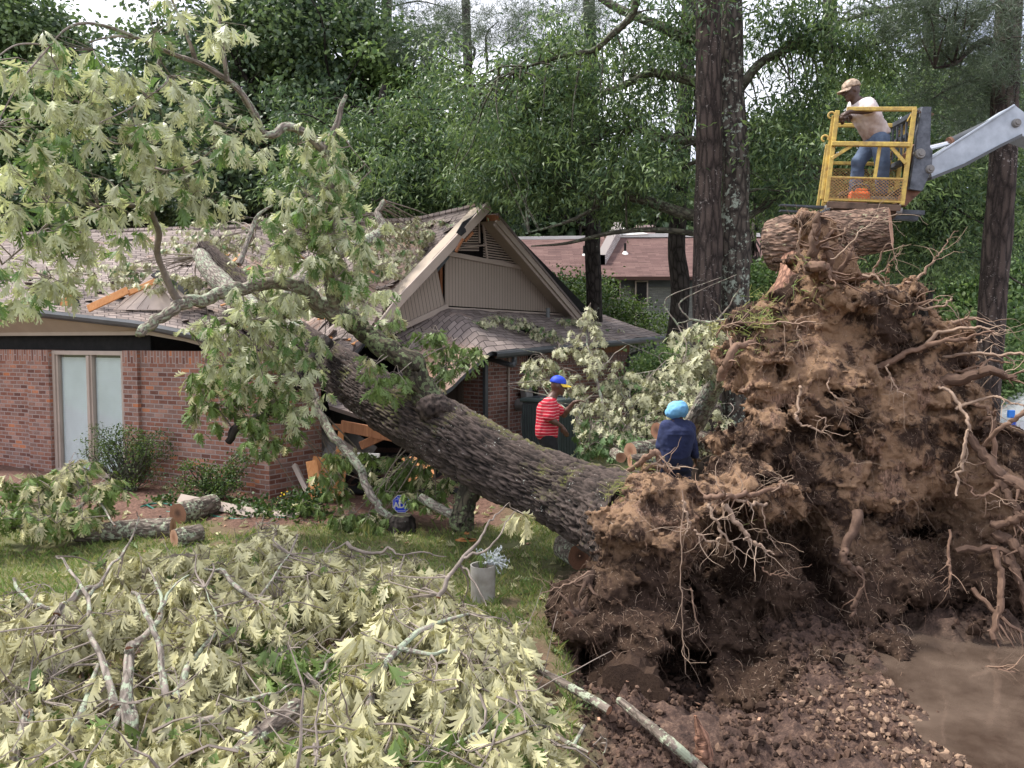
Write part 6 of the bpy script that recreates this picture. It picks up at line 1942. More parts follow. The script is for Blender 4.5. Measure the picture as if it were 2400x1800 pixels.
roots = [
    # right rim, big ones reaching out of the frame
    ([(2060, 860, 6.8), (2120, 830, 6.7), (2180, 805, 6.6), (2240, 795, 6.5), (2330, 775, 6.4)], [.03, .026, .022, .016, .006], .75),
    ([(2150, 830, 6.7), (2210, 775, 6.6), (2290, 768, 6.5), (2340, 780, 6.4)], [.018, .016, .012, .006], .8),
    ([(2180, 850, 6.8), (2230, 830, 6.7), (2300, 830, 6.6), (2380, 828, 6.5), (2430, 835, 6.4)], [.016, .014, .014, .012, .01], .8),
    ([(2200, 870, 6.8), (2260, 865, 6.7), (2330, 845, 6.6), (2370, 850, 6.5)], [.015, .013, .010, .005], .6),
    ([(2180, 900, 6.7), (2250, 885, 6.5), (2320, 870, 6.4), (2385, 885, 6.3)], [.06, .05, .04, .02], .35),
    ([(2250, 905, 6.6), (2310, 875, 6.5), (2350, 880, 6.4), (2390, 895, 6.3)], [.014, .014, .013, .01], .85),
    ([(2220, 760, 6.9), (2270, 745, 6.8), (2320, 752, 6.7)], [.018, .013, .005], .7),
    ([(2120, 740, 6.9), (2150, 710, 6.8), (2210, 700, 6.7)], [.02, .015, .006], .6),
    ([(2090, 725, 6.9), (2150, 722, 6.8), (2210, 715, 6.7), (2230, 700, 6.7)], [.018, .014, .01, .006], .8),
    ([(2040, 660, 7.0), (2060, 610, 6.9), (2085, 570, 6.8), (2105, 630, 6.8)], [.012, .009, .005, .003], .75),
    ([(2010, 665, 7.0), (2060, 640, 6.9), (2110, 590, 6.8)], [.010, .007, .004], .8),
    ([(2240, 960, 6.5), (2310, 930, 6.4), (2350, 935, 6.3), (2400, 950, 6.2)], [.014, .012, .009, .006], .85),
    ([(2270, 940, 6.6), (2300, 950, 6.5), (2330, 970, 6.4), (2335, 960, 6.3)], [.018, .016, .012, .008], .6),
    ([(2300, 1050, 6.5), (2330, 1015, 6.3), (2370, 985, 6.2), (2410, 965, 6.1)], [.016, .018, .02, .018], .65),
    ([(2270, 1020, 6.5), (2310, 1070, 6.4), (2340, 1110, 6.3), (2385, 1135, 6.2), (2430, 1160, 6.1)], [.03, .04, .05, .055, .05], .45),
    ([(2280, 1000, 6.6), (2320, 980, 6.5), (2330, 1060, 6.4), (2335, 1120, 6.4)], [.02, .02, .02, .016], .55),
    ([(2340, 1120, 6.3), (2360, 1160, 6.2), (2385, 1200, 6.1), (2390, 1205, 6.1)], [.035, .03, .028, .025], .4),
    ([(2340, 1125, 6.3), (2325, 1150, 6.25), (2290, 1160, 6.25), (2270, 1140, 6.3)], [.02, .015, .01, .006], .6),
    ([(2320, 1230, 6.2), (2360, 1225, 6.1), (2400, 1205, 6.0), (2450, 1190, 5.9)], [.03, .03, .032, .035], .6),
    ([(2330, 1250, 6.2), (2370, 1270, 6.1), (2400, 1300, 6.0), (2440, 1320, 6.0)], [.04, .038, .035, .03], .45),
    ([(2310, 1180, 6.3), (2340, 1175, 6.2), (2380, 1185, 6.1)], [.008, .006, .004], .8),
    ([(2240, 1290, 6.2), (2300, 1285, 6.15), (2350, 1290, 6.1), (2390, 1340, 6.0)], [.025, .025, .03, .03], .35),
    ([(2330, 1285, 6.0), (2345, 1350, 5.95), (2340, 1420, 5.9), (2325, 1500, 5.85)], [.025, .025, .028, .026], .75),
    ([(2350, 1300, 6.1), (2380, 1340, 6.0), (2400, 1400, 5.95), (2420, 1460, 5.9)], [.03, .03, .03, .03], .4),
    ([(2280, 1380, 6.1), (2340, 1440, 5.95), (2395, 1480, 5.85)], [.02, .018, .01], .5),
    ([(2230, 1570, 5.6), (2290, 1565, 5.5), (2350, 1570, 5.4), (2420, 1590, 5.3)], [.012, .014, .016, .016], .55),
    # face of the plate
    ([(2200, 905, 6.35), (2240, 930, 6.25), (2265, 980, 6.15), (2270, 1010, 6.1), (2255, 1070, 6.1), (2248, 1110, 6.1), (2243, 1165, 6.1)], [.012, .013, .013, .013, .013, .012, .008], .85),
    ([(1870, 900, 6.35), (1872, 940, 6.3), (1868, 980, 6.25), (1870, 985, 6.25), (1895, 1000, 6.2), (1930, 1008, 6.2), (1935, 985, 6.2), (1915, 975, 6.2)], [.012, .011, .010, .010, .009, .008, .005, .004], .8),
    ([(2080, 850, 6.45), (2085, 880, 6.4), (2105, 910, 6.35), (2122, 930, 6.3)], [.007, .007, .006, .004], .8),
    ([(1940, 885, 6.4), (1945, 910, 6.35), (1970, 940, 6.3), (1995, 965, 6.3)], [.006, .006, .005, .003], .75),
    ([(1780, 760, 6.5), (1830, 755, 6.4), (1870, 755, 6.35), (1912, 755, 6.3)], [.006, .007, .007, .006], .75),
    ([(1865, 755, 6.4), (1870, 780, 6.35), (1882, 800, 6.3)], [.005, .004, .003], .75),
    ([(1690, 890, 6.5), (1700, 850, 6.4), (1725, 810, 6.4), (1770, 800, 6.5)], [.035, .04, .032, .02], .8),
    ([(1680, 790, 6.6), (1700, 760, 6.5), (1770, 755, 6.6)], [.008, .008, .005], .7),
    # lobe overhang roots
    ([(1830, 1125, 6.2), (1825, 1140, 6.1), (1780, 1155, 5.95), (1740, 1160, 5.85), (1690, 1165, 5.75), (1650, 1165, 5.75)], [.012, .016, .018, .02, .022, .02], .75),
    ([(1800, 1180, 6.0), (1760, 1180, 5.9), (1720, 1170, 5.8), (1690, 1150, 5.75)], [.012, .013, .012, .01], .85),
    ([(1662, 1175, 5.75), (1670, 1205, 5.7), (1685, 1235, 5.7), (1683, 1270, 5.7), (1678, 1275, 5.7)], [.014, .012, .010, .008, .006], .9),
    ([(1683, 1240, 5.7), (1710, 1265, 5.68), (1718, 1280, 5.68), (1732, 1290, 5.66)], [.010, .008, .006, .004], .85),
    ([(1702, 1185, 5.75), (1725, 1220, 5.7), (1745, 1250, 5.68), (1757, 1265, 5.66), (1785, 1282, 5.65), (1812, 1302, 5.64)], [.020, .019, .018, .014, .010, .005], .85),
    ([(1600, 1175, 5.75), (1610, 1205, 5.7), (1618, 1230, 5.7), (1600, 1252, 5.7)], [.010, .010, .008, .004], .85),
    ([(1625, 1245, 5.75), (1650, 1258, 5.7), (1673, 1275, 5.7)], [.009, .008, .005], .85),
    ([(1695, 1180, 5.8), (1700, 1210, 5.75), (1720, 1222, 5.75)], [.009, .007, .004], .8),
    ([(1790, 1185, 5.9), (1792, 1230, 5.85), (1800, 1260, 5.85), (1815, 1268, 5.85)], [.005, .005, .004, .003], .8),
    ([(1810, 1150, 6.0), (1840, 1130, 5.95), (1860, 1115, 5.95), (1822, 1118, 5.95)], [.004, .004, .003, .002], .85),
    # sawn root and cut ends round the lobe
    ([(1470, 1105, 6.55), (1500, 1085, 6.4), (1525, 1065, 6.3), (1535, 1060, 6.3), (1548, 1085, 6.3), (1570, 1110, 6.3)], [.022, .025, .026, .026, .022, .014], .85),
    ([(1515, 1100, 6.4), (1530, 1088, 6.3), (1560, 1090, 6.25), (1590, 1100, 6.25)], [.012, .013, .013, .008], .85),
    ([(1440, 1410, 6.0), (1400, 1425, 5.9), (1360, 1440, 5.8), (1335, 1445, 5.75)], [.08, .07, .06, .05], .1),
    ([(1420, 1490, 5.9), (1370, 1500, 5.8), (1335, 1515, 5.75), (1300, 1520, 5.7)], [.06, .055, .05, .045], .3),
    ([(1400, 1360, 6.0), (1385, 1350, 5.95), (1378, 1365, 5.9)], [.06, .05, .04], .1),
    ([(1380, 1340, 5.9), (1340, 1365, 5.8), (1300, 1380, 5.7), (1265, 1392, 5.65)], [.007, .006, .005, .003], .7),
    ([(1345, 1540, 5.7), (1340, 1620, 5.6), (1310, 1690, 5.5), (1300, 1700, 5.5)], [.03, .028, .02, .012], .2),
    ([(1335, 1640, 5.6), (1325, 1680, 5.5), (1320, 1720, 5.45)], [.024, .022, .015], .15),
    ([(1470, 1490, 5.9), (1480, 1530, 5.85), (1510, 1560, 5.85), (1545, 1560, 5.9)], [.018, .018, .014, .01], .3),
    ([(1440, 1480, 5.9), (1455, 1560, 5.8), (1475, 1600, 5.75)], [.016, .012, .006], .35),
    ([(1600, 1150, 5.7), (1598, 1300, 5.6), (1598, 1430, 5.55), (1602, 1580, 5.5)], [.004, .004, .004, .003], .8),
    ([(1620, 1380, 5.6), (1630, 1430, 5.6), (1640, 1480, 5.6)], [.007, .006, .003], .7),
    # tangle in the shade
    ([(2010, 1200, 6.0), (1985, 1280, 5.9), (1975, 1300, 5.85), (1990, 1330, 5.85), (2015, 1340, 5.85), (2018, 1380, 5.85), (2000, 1420, 5.85), (1993, 1450, 5.85)], [.04, .032, .028, .022, .022, .018, .018, .012], .35),
    ([(2225, 1240, 6.0), (2222, 1310, 5.95), (2225, 1350, 5.9), (2218, 1385, 5.9)], [.010, .012, .010, .005], .55),
    ([(1790, 1330, 5.8), (1800, 1345, 5.8), (1830, 1350, 5.8), (1850, 1345, 5.8)], [.007, .006, .004, .003], .5),
    # crest of the plate
    ([(1900, 640, 6.8), (1905, 590, 6.7), (1912, 540, 6.7), (1920, 500, 6.7)], [.05, .045, .04, .025], .4),
    ([(1930, 650, 6.75), (1945, 610, 6.7), (1935, 570, 6.7), (1950, 540, 6.7)], [.035, .03, .025, .012], .6),
    ([(1960, 640, 6.8), (1990, 600, 6.7), (1998, 570, 6.7)], [.03, .02, .01], .55),
    ([(1950, 610, 6.6), (2000, 560, 6.5), (2050, 520, 6.5), (2100, 502, 6.4)], [.006, .006, .005, .004], .95),
    ([(1890, 620, 6.7), (1870, 570, 6.6), (1880, 530, 6.6), (1860, 500, 6.6)], [.012, .009, .007, .004], .8),
    ([(1935, 560, 6.7), (1975, 545, 6.6), (1990, 530, 6.6)], [.010, .008, .004], .7),
    ([(1900, 625, 6.7), (1925, 620, 6.6), (1945, 640, 6.6), (1970, 655, 6.6)], [.04, .045, .03, .02], .7),
    ([(2020, 640, 6.8), (2060, 655, 6.7), (2080, 690, 6.7), (2075, 720, 6.7)], [.012, .010, .008, .005], .8),
]
for pp, rr, tn in roots: root(pp, rr, tn)
# more rim roots
for k in range(24):
    ang = RNG.uniform(-1.0, .9)
    j = int(np.argmax(PV[:, 0] * math.cos(ang) + PV[:, 2] * math.sin(ang) + RNG.normal(0, .02, len(PV)) - .25 * RNG.random() * np.abs(PV[:, 1] - 6.7)))
    d = V3(math.cos(ang), RNG.normal(-.1, .35), math.sin(ang) * .6)
    q = wander(PV[j] - nrm(d) * .1, d, RNG.uniform(.25, .7), 6, .16, -.03)
    root(list(q), np.linspace(RNG.uniform(.006, .018), .002, len(q)), RNG.uniform(.45, .9), world=True)

# fine roots: a hair over the whole face
def fine_roots():
    a = Acc()
    # only faces that look out (any side), denser on rims and under overhangs
    front = np.where((PN[:, 1] < .35))[0]
    N = 9000
    idx = RNG.choice(front, N)
    seg = 6
    P0 = PV[idx] - PN[idx] * .01
    D = nrm(PN[idx] * .9 + rvec(N) * .55 + V3(0, -.1, 0))
    pts = [P0]
    ln = RNG.uniform(.05, .16, N) * np.where(RNG.random(N) < .12, 2.4, 1)
    cur = P0.copy()
    for s_ in range(seg):
        D = nrm(D + rvec(N) * .30 + V3(0, -.02, -.30))
        cur = cur + D * (ln / seg)[:, None]
        pts.append(cur.copy())
    rad = RNG.uniform(.0010, .0026, N)
    ti = np.clip(.05 + .75 * RNG.random(N) + .2 * (PN[idx][:, 2] > .3), 0, 1)
    for s_ in range(seg):
        pass
    pts = np.array(pts)                                    # seg+1, N, 3
    side = nrm(np.cross(pts[-1] - pts[0], rvec(N)))
    up_ = nrm(np.cross(pts[-1] - pts[0], side))
    ring = []
    for s_ in range(seg + 1):
        r_ = (rad * (1 - .75 * s_ / seg))[:, None]
        ring.append(np.stack([pts[s_] + side * r_, pts[s_] - side * r_ * .5 + up_ * r_ * .87, pts[s_] - side * r_ * .5 - up_ * r_ * .87], 1))
    V = np.stack(ring, 1)                                  # N, seg+1, 3, 3
    V = V.reshape(-1, 3)
    fb_ = []
    for s_ in range(seg):
        for k in range(3):
            b = s_ * 3
            fb_.append([b + k, b + (k + 1) % 3, b + 3 + (k + 1) % 3, b + 3 + k])
    Q_ = (np.array(fb_)[None] + (np.arange(N) * (seg + 1) * 3)[:, None, None]).reshape(-1, 4)
    a.add(V, Q_, tint=np.repeat(ti, (seg + 1) * 3))
    # short fibres matted on the upward facing earth
    topi = np.where((PN[:, 2] > .15) & (PN[:, 1] < .4))[0]
    N = 24000
    idx = RNG.choice(topi, N)
    P0 = PV[idx] + PN[idx] * .004
    D = nrm(rvec(N) + PN[idx] * .35)
    L_ = RNG.uniform(.015, .05, N)[:, None]
    S_ = nrm(np.cross(D, PN[idx])) * .0016
    V = np.stack([P0 - S_, P0 + S_, P0 + D * L_], 1).reshape(-1, 3)
    a.add(V, np.arange(len(V)).reshape(-1, 3), tint=np.repeat(RNG.uniform(.35, 1.0, N), 3))
    o = a.build('fine_roots', M['root'], plate)
    o['kind'] = 'stuff'


fine_roots()
# turf still clinging to the edge of the plate
a = Acc()
for (px, py, n) in ((1780, 700, 60), (1760, 770, 50), (1800, 660, 50), (1700, 770, 40), (1860, 680, 20), (1500, 1090, 40), (1420, 1120, 30), (1760, 1190, 16), (1710, 830, 24), (1880, 560, 16), (1800, 800, 30)):
    c_ = W(px, py, 6.6)
    j = np.argmin(np.linalg.norm((PV - c_) * V3(1, .25, 1) + (PV[:, 1:2] - 6.0) * V3(0, .15, 0), axis=1))
    for q in range(n):
        jj = j
        p0 = PV[jj] + RNG.normal(0, .09, 3) * V3(1, .6, .5)
        d = nrm(RNG.normal(0, .8, 3) + V3(-.2, -.3, .6)); h_ = RNG.uniform(.05, .16)
        s_ = nrm(np.cross(d, RNG.normal(0, 1, 3))) * .003
        a.add([p0 - s_, p0 + s_, p0 + d * h_ * .6 + s_ * .6 + V3(0, 0, -.01), p0 + d * h_ + V3(0, 0, -.03)], [[0, 1, 2], [0, 2, 3]], tint=RNG.uniform(.3, 1))
o = a.build('clinging_grass', M['grass'], plate); o['kind'] = 'stuff'

# loose clods below the plate
def clods():
    ph = (1 + 5 ** .5) / 2
    iv = nrm(np.array([(-1, ph, 0), (1, ph, 0), (-1, -ph, 0), (1, -ph, 0), (0, -1, ph), (0, 1, ph), (0, -1, -ph), (0, 1, -ph), (ph, 0, -1), (ph, 0, 1), (-ph, 0, -1), (-ph, 0, 1)], float))
    it = np.array([(0, 11, 5), (0, 5, 1), (0, 1, 7), (0, 7, 10), (0, 10, 11), (1, 5, 9), (5, 11, 4), (11, 10, 2), (10, 7, 6), (7, 1, 8), (3, 9, 4), (3, 4, 2), (3, 2, 6), (3, 6, 8), (3, 8, 9), (4, 9, 5), (2, 4, 11), (6, 2, 10), (8, 6, 7), (9, 8, 1)])
    N = 17000
    x = RNG.uniform(.1, 5.2, N); y = 4.0 + RNG.random(N) ** 1.1 * 3.0
    z, d, m, pud = gz_dirt(x, y)
    dens = fbm(np.stack([x, y, 0 * x], 1) * 1.8, 3, 88)
    k = (d > .45) & (pud < .35) & (dens > -.75 + 1.0 * (x > 2.6) * 0)
    x, y, z = x[k], y[k], z[k]; n = len(x)
    s_ = .007 + .018 * RNG.random(n) ** 3 + .020 * (RNG.random(n) < .010)
    Vv = iv[None] * (1 + RNG.normal(0, .30, (n, 12, 1))) * s_[:, None, None] * RNG.uniform(.6, 1.3, (n, 1, 3))
    Vv = Vv + np.stack([x, y, z + s_ * .35], 1)[:, None]
    # crumbs still stuck to the plate
    n2_ = 9000
    jx = RNG.choice(np.where(PN[:, 1] < .4)[0], n2_)
    s2 = .006 + .022 * RNG.random(n2_) ** 3
    V2 = iv[None] * (1 + RNG.normal(0, .30, (n2_, 12, 1))) * s2[:, None, None] * RNG.uniform(.6, 1.3, (n2_, 1, 3)) + (PV[jx] + PN[jx] * s2[:, None] * .2)[:, None]
    b = Acc()
    b.add(V2.reshape(-1, 3), (it[None] + (np.arange(n2_) * 12)[:, None, None]).reshape(-1, 3))
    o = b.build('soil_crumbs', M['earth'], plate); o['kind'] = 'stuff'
    a = Acc()
    a.add(Vv.reshape(-1, 3), (it[None] + (np.arange(n) * 12)[:, None, None]).reshape(-1, 3), tint=np.repeat(np.clip(RNG.random(n) * .6 + .35 * sstep(1.4, 2.2, x) * sstep(5.4, 4.9, y) - .15 * (y > 5.3), 0, 1), 12))
    t = NT('clod_earth')
    c_ = t.ramp(t.attr(), [(0, (.030, .020, .016)), (.5, (.12, .075, .055)), (1, (.42, .29, .20))])
    n_ = t.noise(t.coord('pos'), 45, 4, .7)
    tag(a.build('soil_clods', t.done(t.bsdf(t.mix(1.0, c_, t.ramp(n_, [(.3, (.7,) * 3), (.7, (1.1,) * 3)]), 'MULTIPLY'), .95, t.bump(n_, .6, .008), 0, .1)), smooth=False),
        'loose crumbly clods of red brown soil under the root plate', 'soil', kind='stuff')


clods()

# ------------------------------------------------------------------ cut logs and poles
def log(name, label, cat, pts, rad, bm, cm='cut_fresh', n=28, group=None, amp=.012, su=.03, sv=.12):
    pts = [W(*q) if len(q) == 3 and not isinstance(q, np.ndarray) else q for q in pts]
    p_, r_ = smooth(pts, 12, rad)
    a = Acc()
    f = bark_disp(amp, su, sv, 31)
    a.tube(p_, r_, n, disp=f, capmat=1)
    a.A[0] = np.clip(f.h, 0, 1.1).ravel()
    return tag(a.build(name, [M[bm], M[cm]], origin=p_.mean(0), smooth=False), label, cat, group)


LIB = 'bark_lichen_pale'
M[LIB] = m_bark(LIB, (0.07, 0.055, 0.045), (0.22, 0.18, 0.15), lich=(0.40, 0.45, 0.32), lich_amt=.65, su=24, sv=9, lscale=18)
log('cut_log', 'short fat lichen covered log with dark red sawn end by the hose', 'log', [G(418, 1205, .13), G(500, 1182, .13)], [.135, .14], LIB, 'cut_dull')
log('cut_log', 'long log with split pale end lying left of the leaf heap', 'log', [G(160, 1248, .11), G(250, 1246, .11), G(330, 1240, .11), G(405, 1238, .11)], [.10, .11, .12, .12], LIB)
log('cut_log', 'lichen covered log with orange sawn end behind the leaf heap', 'log', [G(408, 1262, .11), G(470, 1250, .11)], [.10, .11], LIB)
log('cut_log', 'mottled log mostly hidden behind the left green branch', 'log', [G(140, 1225, .10), G(235, 1222, .10)], [.09, .10], LIB, 'cut_dull')
log('cut_log', 'round cut log on the lawn beneath the fallen trunk', 'log', [G(1362, 1305, .12), G(1325, 1280, .12)], [.135, .145], LIB, 'cut_dull')
log('cut_log', 'log with pink sawn end behind the fallen trunk', 'log', [W(1478, 1058, 9.6), W(1560, 1045, 10.0)], [.11, .11], LIB)
log('cut_log', 'lower lichen log under the pink ended log', 'log', [W(1476, 1080, 9.4), W(1560, 1080, 9.5)], [.08, .09], LIB)
log('cut_log', 'small orange ended log resting against the fallen trunk', 'log', [W(1455, 1072, 9.5), W(1440, 1062, 9.9)], [.07, .07], LIB)
log('cut_log', 'upper red ended log beside the figure in the blue hat', 'log', [W(1540, 1010, 9.9), W(1620, 1000, 10.3)], [.11, .11], LIB, 'cut_dull')
log('cut_log', 'mottled log right of the figure in the navy sweatshirt', 'log', [W(1640, 1030, 9.6), W(1700, 1050, 9.4)], [.12, .12], LIB)
log('cut_log', 'sawn branch with brown heartwood end at the bottom of the leaf heap', 'log', [W(548, 1782, 3.75), W(580, 1750, 3.85), W(640, 1700, 4.0), (700, 1655, 4.15)], [.055, .055, .052, .05], LIB, 'cut_dull')
log('cut_pole', 'lichen spotted pole lying on the mud, sawn short at its right end', 'branch', [GG(1230, 1555, .12), GG(1300, 1590, .11), GG(1370, 1630, .10), GG(1428, 1665, .08)], [.022, .026, .028, .028], LIB, n=14, amp=.004)
log('cut_pole', 'long lichen spotted pole running out of the bottom of the picture', 'branch', [GG(1452, 1642, .13), GG(1510, 1690, .10), GG(1570, 1740, .08), GG(1640, 1800, .06), GG(1700, 1860, .06)], [.027, .028, .030, .030, .030], LIB, n=14, amp=.004)
log('cut_pole', 'thin lichen twig forking on the mud below the first pole', 'branch', [GG(1275, 1705, .05), GG(1330, 1740, .05), GG(1380, 1765, .03)], [.014, .014, .010], LIB, n=10, amp=.002)
log('cut_pole', 'stubby dead stick standing in the mud beside the poles', 'branch', [GG(1370, 1700, .10), GG(1345, 1745, .03)], [.010, .012], 'bark_limb', n=10, amp=.002)
log('wood_chunk', 'upright splintered orange chunk of rotten wood in the mud', 'wood', [GG(1650, 1785, 0), GG(1650, 1785, 0) + V3(-.01, 0, .12), GG(1650, 1785, 0) + V3(-.05, 0, .26)], [.055, .045, .008], 'bark_red', n=9, amp=.02)
log('tree_stump', 'low dark mossy stump in front of the blue security sign', 'stump', [G(942, 1247, 0) + V3(0, 0, h_) for h_ in (-.05, .07, .16, .21)], [.19, .165, .15, .12], 'bark_dark', 'bark_mossy', amp=.014)
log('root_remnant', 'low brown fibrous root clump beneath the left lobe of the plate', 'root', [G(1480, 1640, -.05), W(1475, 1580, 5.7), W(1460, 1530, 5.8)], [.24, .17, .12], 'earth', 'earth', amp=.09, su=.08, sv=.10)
# thin tree snapped behind the plate: stem, and the trunk held up under the cage
log('snapped_tree', 'mossy leaning trunk between the blue hatted figure and the root plate', 'trunk', [W(1590, 1070, 10.2), W(1625, 1000, 9.9), W(1660, 930, 9.3), W(1700, 860, 8.6), W(1730, 810, 8.1)], [.16, .14, .12, .10, .08], 'bark_limb')
log('snapped_tree', 'red brown debarked trunk rising from the root plate to the hanging log', 'trunk', [W(1730, 830, 7.9), W(1770, 770, 8.0), W(1810, 715, 8.2), W(1840, 670, 8.6), W(1852, 630, 9.0), W(1856, 605, 9.3)], [.15, .14, .125, .115, .12, .14], 'bark_red', 'bark_red')
log('hanging_log', 'thick furrowed log hanging under the yellow cage with split right end', 'log', [W(1806, 574, 9.6), W(1850, 568, 9.45), W(1930, 556, 9.25), W(2010, 544, 9.1), W(2075, 535, 8.95), W(2088, 533, 8.92)], [.30, .33, .31, .27, .235, .225], 'bark_log', 'cut_fresh', n=90, amp=.030, su=.04, sv=.15)

# ------------------------------------------------------------------ leafy cut branches
def leafy_branch(label, stems, blobs, L=(.10, .18), pale=.88, per=9, dY=.15, bm='bark_limb', group=None, twn=1.0, droop=.85, leafmat='oak_leaf', tpls=None, face=None, grp=6):
    P0 = stems[0][0]
    base = W(*P0[0]) if np.isscalar(stems[0][0][0]) else W(*stems[0][0][0])
    t = thing('cut_branch', base, label, 'branch', group)
    src = []
    for pp, rr in stems:
        p_, r_ = smooth([W(*q) for q in pp], 7, [x * .8 for x in rr])
        p_ = p_ + np.stack([vnoise(np.stack([np.arange(len(p_)) * .45 + p_[0][0] * 7, np.zeros(len(p_)), np.full(len(p_), k * 9.)], 1), 3) * .012 for k in range(3)], 1)
        a = Acc()
        a.tube(p_, r_, 9, capmat=1, disp=lambda th, ln, rad: rad[:, None] * .14 * vnoise(np.stack(np.broadcast_arrays(np.cos(th)[None] * 1.5, np.sin(th)[None] * 1.5, ln[:, None] * 14), -1).reshape(-1, 3), 3).reshape(len(ln), len(th)))
        a.build('stem', [M[bm], M['cut_fresh']], t, smooth=True)
        src.append(p_)
    if group == 'pale leaved branches heaped in the foreground': blobs = [(b[0], b[1], b[2], b[3], b[4] + .16, int(b[5] * 1.15)) for b in blobs]
    spray(blobs, t, L, pale, per, dY, droop, np.vstack(src), 'leaves', leafmat, tpls=tpls, group=grp, face=face, far_=(.8 if base[1] < 6 else 2.2))
    return t


HG = 'pale leaved branches heaped in the foreground'
fc = V3(.1, -.6, .7)
leafy_branch('big forked lichen branch rising through the left of the foreground heap', [
    ([(300, 1840, 3.9), (300, 1740, 4.0), (295, 1640, 4.15), (305, 1540, 4.4), (300, 1520, 4.4)], [.055, .05, .042, .034, .03]),
    ([(302, 1520, 4.4), (330, 1495, 4.5), (370, 1450, 4.7), (378, 1400, 4.9), (350, 1330, 5.2)], [.028, .025, .02, .014, .006]),
    ([(325, 1800, 3.9), (312, 1700, 4.05), (305, 1620, 4.2)], [.035, .03, .02]),
    ([(372, 1440, 4.7), (400, 1380, 4.9), (440, 1345, 5.1)], [.014, .010, .005]),
    ([(270, 1660, 4.1), (245, 1560, 4.3), (210, 1490, 4.5), (205, 1400, 4.8), (160, 1330, 5.1), (130, 1300, 5.2)], [.03, .024, .020, .016, .012, .006]),
    ([(205, 1400, 4.8), (250, 1340, 5.0), (300, 1275, 5.3), (322, 1215, 5.5), (320, 1200, 5.5)], [.014, .012, .009, .006, .004])],
    [(190, 1640, 110, 90, 4.15, 34), (380, 1660, 90, 90, 4.1, 26), (90, 1500, 100, 70, 4.4, 34), (240, 1430, 110, 60, 4.7, 36), (110, 1750, 130, 60, 3.95, 30), (300, 1330, 90, 50, 5.3, 26)], group=HG, face=fc)
leafy_branch('grey forked branch with curved arms in the middle of the foreground heap', [
    ([(370, 1840, 3.85), (400, 1740, 4.0), (410, 1680, 4.1), (415, 1630, 4.2), (440, 1560, 4.4), (480, 1510, 4.5), (510, 1480, 4.6)], [.045, .04, .034, .03, .026, .020, .010]),
    ([(405, 1690, 4.05), (380, 1600, 4.2), (375, 1520, 4.4), (345, 1440, 4.6), (310, 1385, 4.8)], [.03, .026, .022, .02, .012]),
    ([(420, 1700, 4.05), (500, 1680, 4.1), (560, 1650, 4.2), (620, 1630, 4.3), (700, 1600, 4.45)], [.022, .020, .017, .014, .006]),
    ([(510, 1480, 4.6), (500, 1430, 4.75), (480, 1380, 4.9)], [.010, .007, .004])],
    [(480, 1560, 100, 80, 4.35, 34), (560, 1470, 100, 70, 4.6, 36), (450, 1390, 90, 50, 4.95, 30), (520, 1700, 100, 70, 4.05, 26), (420, 1310, 70, 40, 5.4, 20), (430, 1480, 60, 50, 4.5, 14)], group=HG, face=fc)
leafy_branch('pale leaved branch crowning the far middle of the foreground heap', [
    ([(640, 1480, 4.8), (610, 1420, 5.0), (560, 1380, 5.1), (520, 1340, 5.3), (480, 1330, 5.4)], [.026, .024, .022, .018, .010]),
    ([(600, 1410, 5.0), (640, 1350, 5.3), (680, 1300, 5.6)], [.014, .010, .005])],
    [(620, 1270, 60, 30, 6.0, 18), (580, 1330, 100, 45, 5.5, 32), (700, 1340, 90, 50, 5.4, 34), (660, 1430, 90, 60, 5.0, 34), (770, 1390, 80, 60, 5.2, 28), (640, 1245, 40, 20, 6.1, 8)], group=HG, face=fc, pale=.95)
leafy_branch('branch of narrow green leaves at the centre of the foreground heap', [
    ([(760, 1640, 4.4), (720, 1580, 4.5), (660, 1540, 4.6), (600, 1530, 4.7)], [.02, .017, .012, .006]),
    ([(830, 1500, 4.7), (780, 1540, 4.6), (740, 1590, 4.5)], [.008, .012, .015])],
    [(660, 1540, 90, 50, 4.5, 30), (720, 1600, 70, 50, 4.4, 20), (560, 1520, 50, 30, 4.6, 10), (800, 1560, 50, 40, 4.5, 8)], pale=.35, group=HG, face=fc)
leafy_branch('large drooping pale leaf mass at the right of the foreground heap', [
    ([(860, 1700, 4.1), (880, 1600, 4.3), (930, 1520, 4.5), (1000, 1470, 4.7), (1100, 1440, 4.9)], [.035, .03, .026, .02, .010]),
    ([(930, 1520, 4.5), (1020, 1530, 4.5), (1120, 1520, 4.6), (1200, 1550, 4.7)], [.018, .015, .012, .006])],
    [(930, 1480, 110, 60, 4.6, 42), (1080, 1510, 110, 60, 4.55, 46), (1030, 1610, 120, 70, 4.2, 54), (1170, 1620, 80, 80, 4.35, 38), (880, 1620, 90, 80, 4.15, 38), (1200, 1500, 60, 50, 4.8, 18), (960, 1740, 110, 60, 3.9, 34)], group=HG, L=(.14, .21), face=fc, pale=.95, droop=.9)
leafy_branch('long bare pale twig forking upward over the grey planter pot', [
    ([(1030, 1400, 5.0), (1050, 1350, 5.1), (1085, 1305, 5.2), (1120, 1270, 5.3), (1145, 1230, 5.4), (1165, 1205, 5.5), (1195, 1180, 5.6)], [.020, .018, .016, .012, .009, .006, .003]),
    ([(1085, 1305, 5.2), (1130, 1290, 5.2), (1165, 1262, 5.3), (1185, 1225, 5.4), (1210, 1200, 5.5)], [.012, .010, .008, .006, .003]),
    ([(1075, 1320, 5.2), (1110, 1360, 5.0), (1140, 1420, 4.9)], [.010, .008, .004])],
    [(1010, 1390, 70, 40, 5.1, 20), (1215, 1190, 14, 10, 5.5, 2), (1090, 1440, 60, 30, 5.0, 14), (900, 1380, 80, 50, 5.3, 30)], group=HG, face=fc, bm='twig')
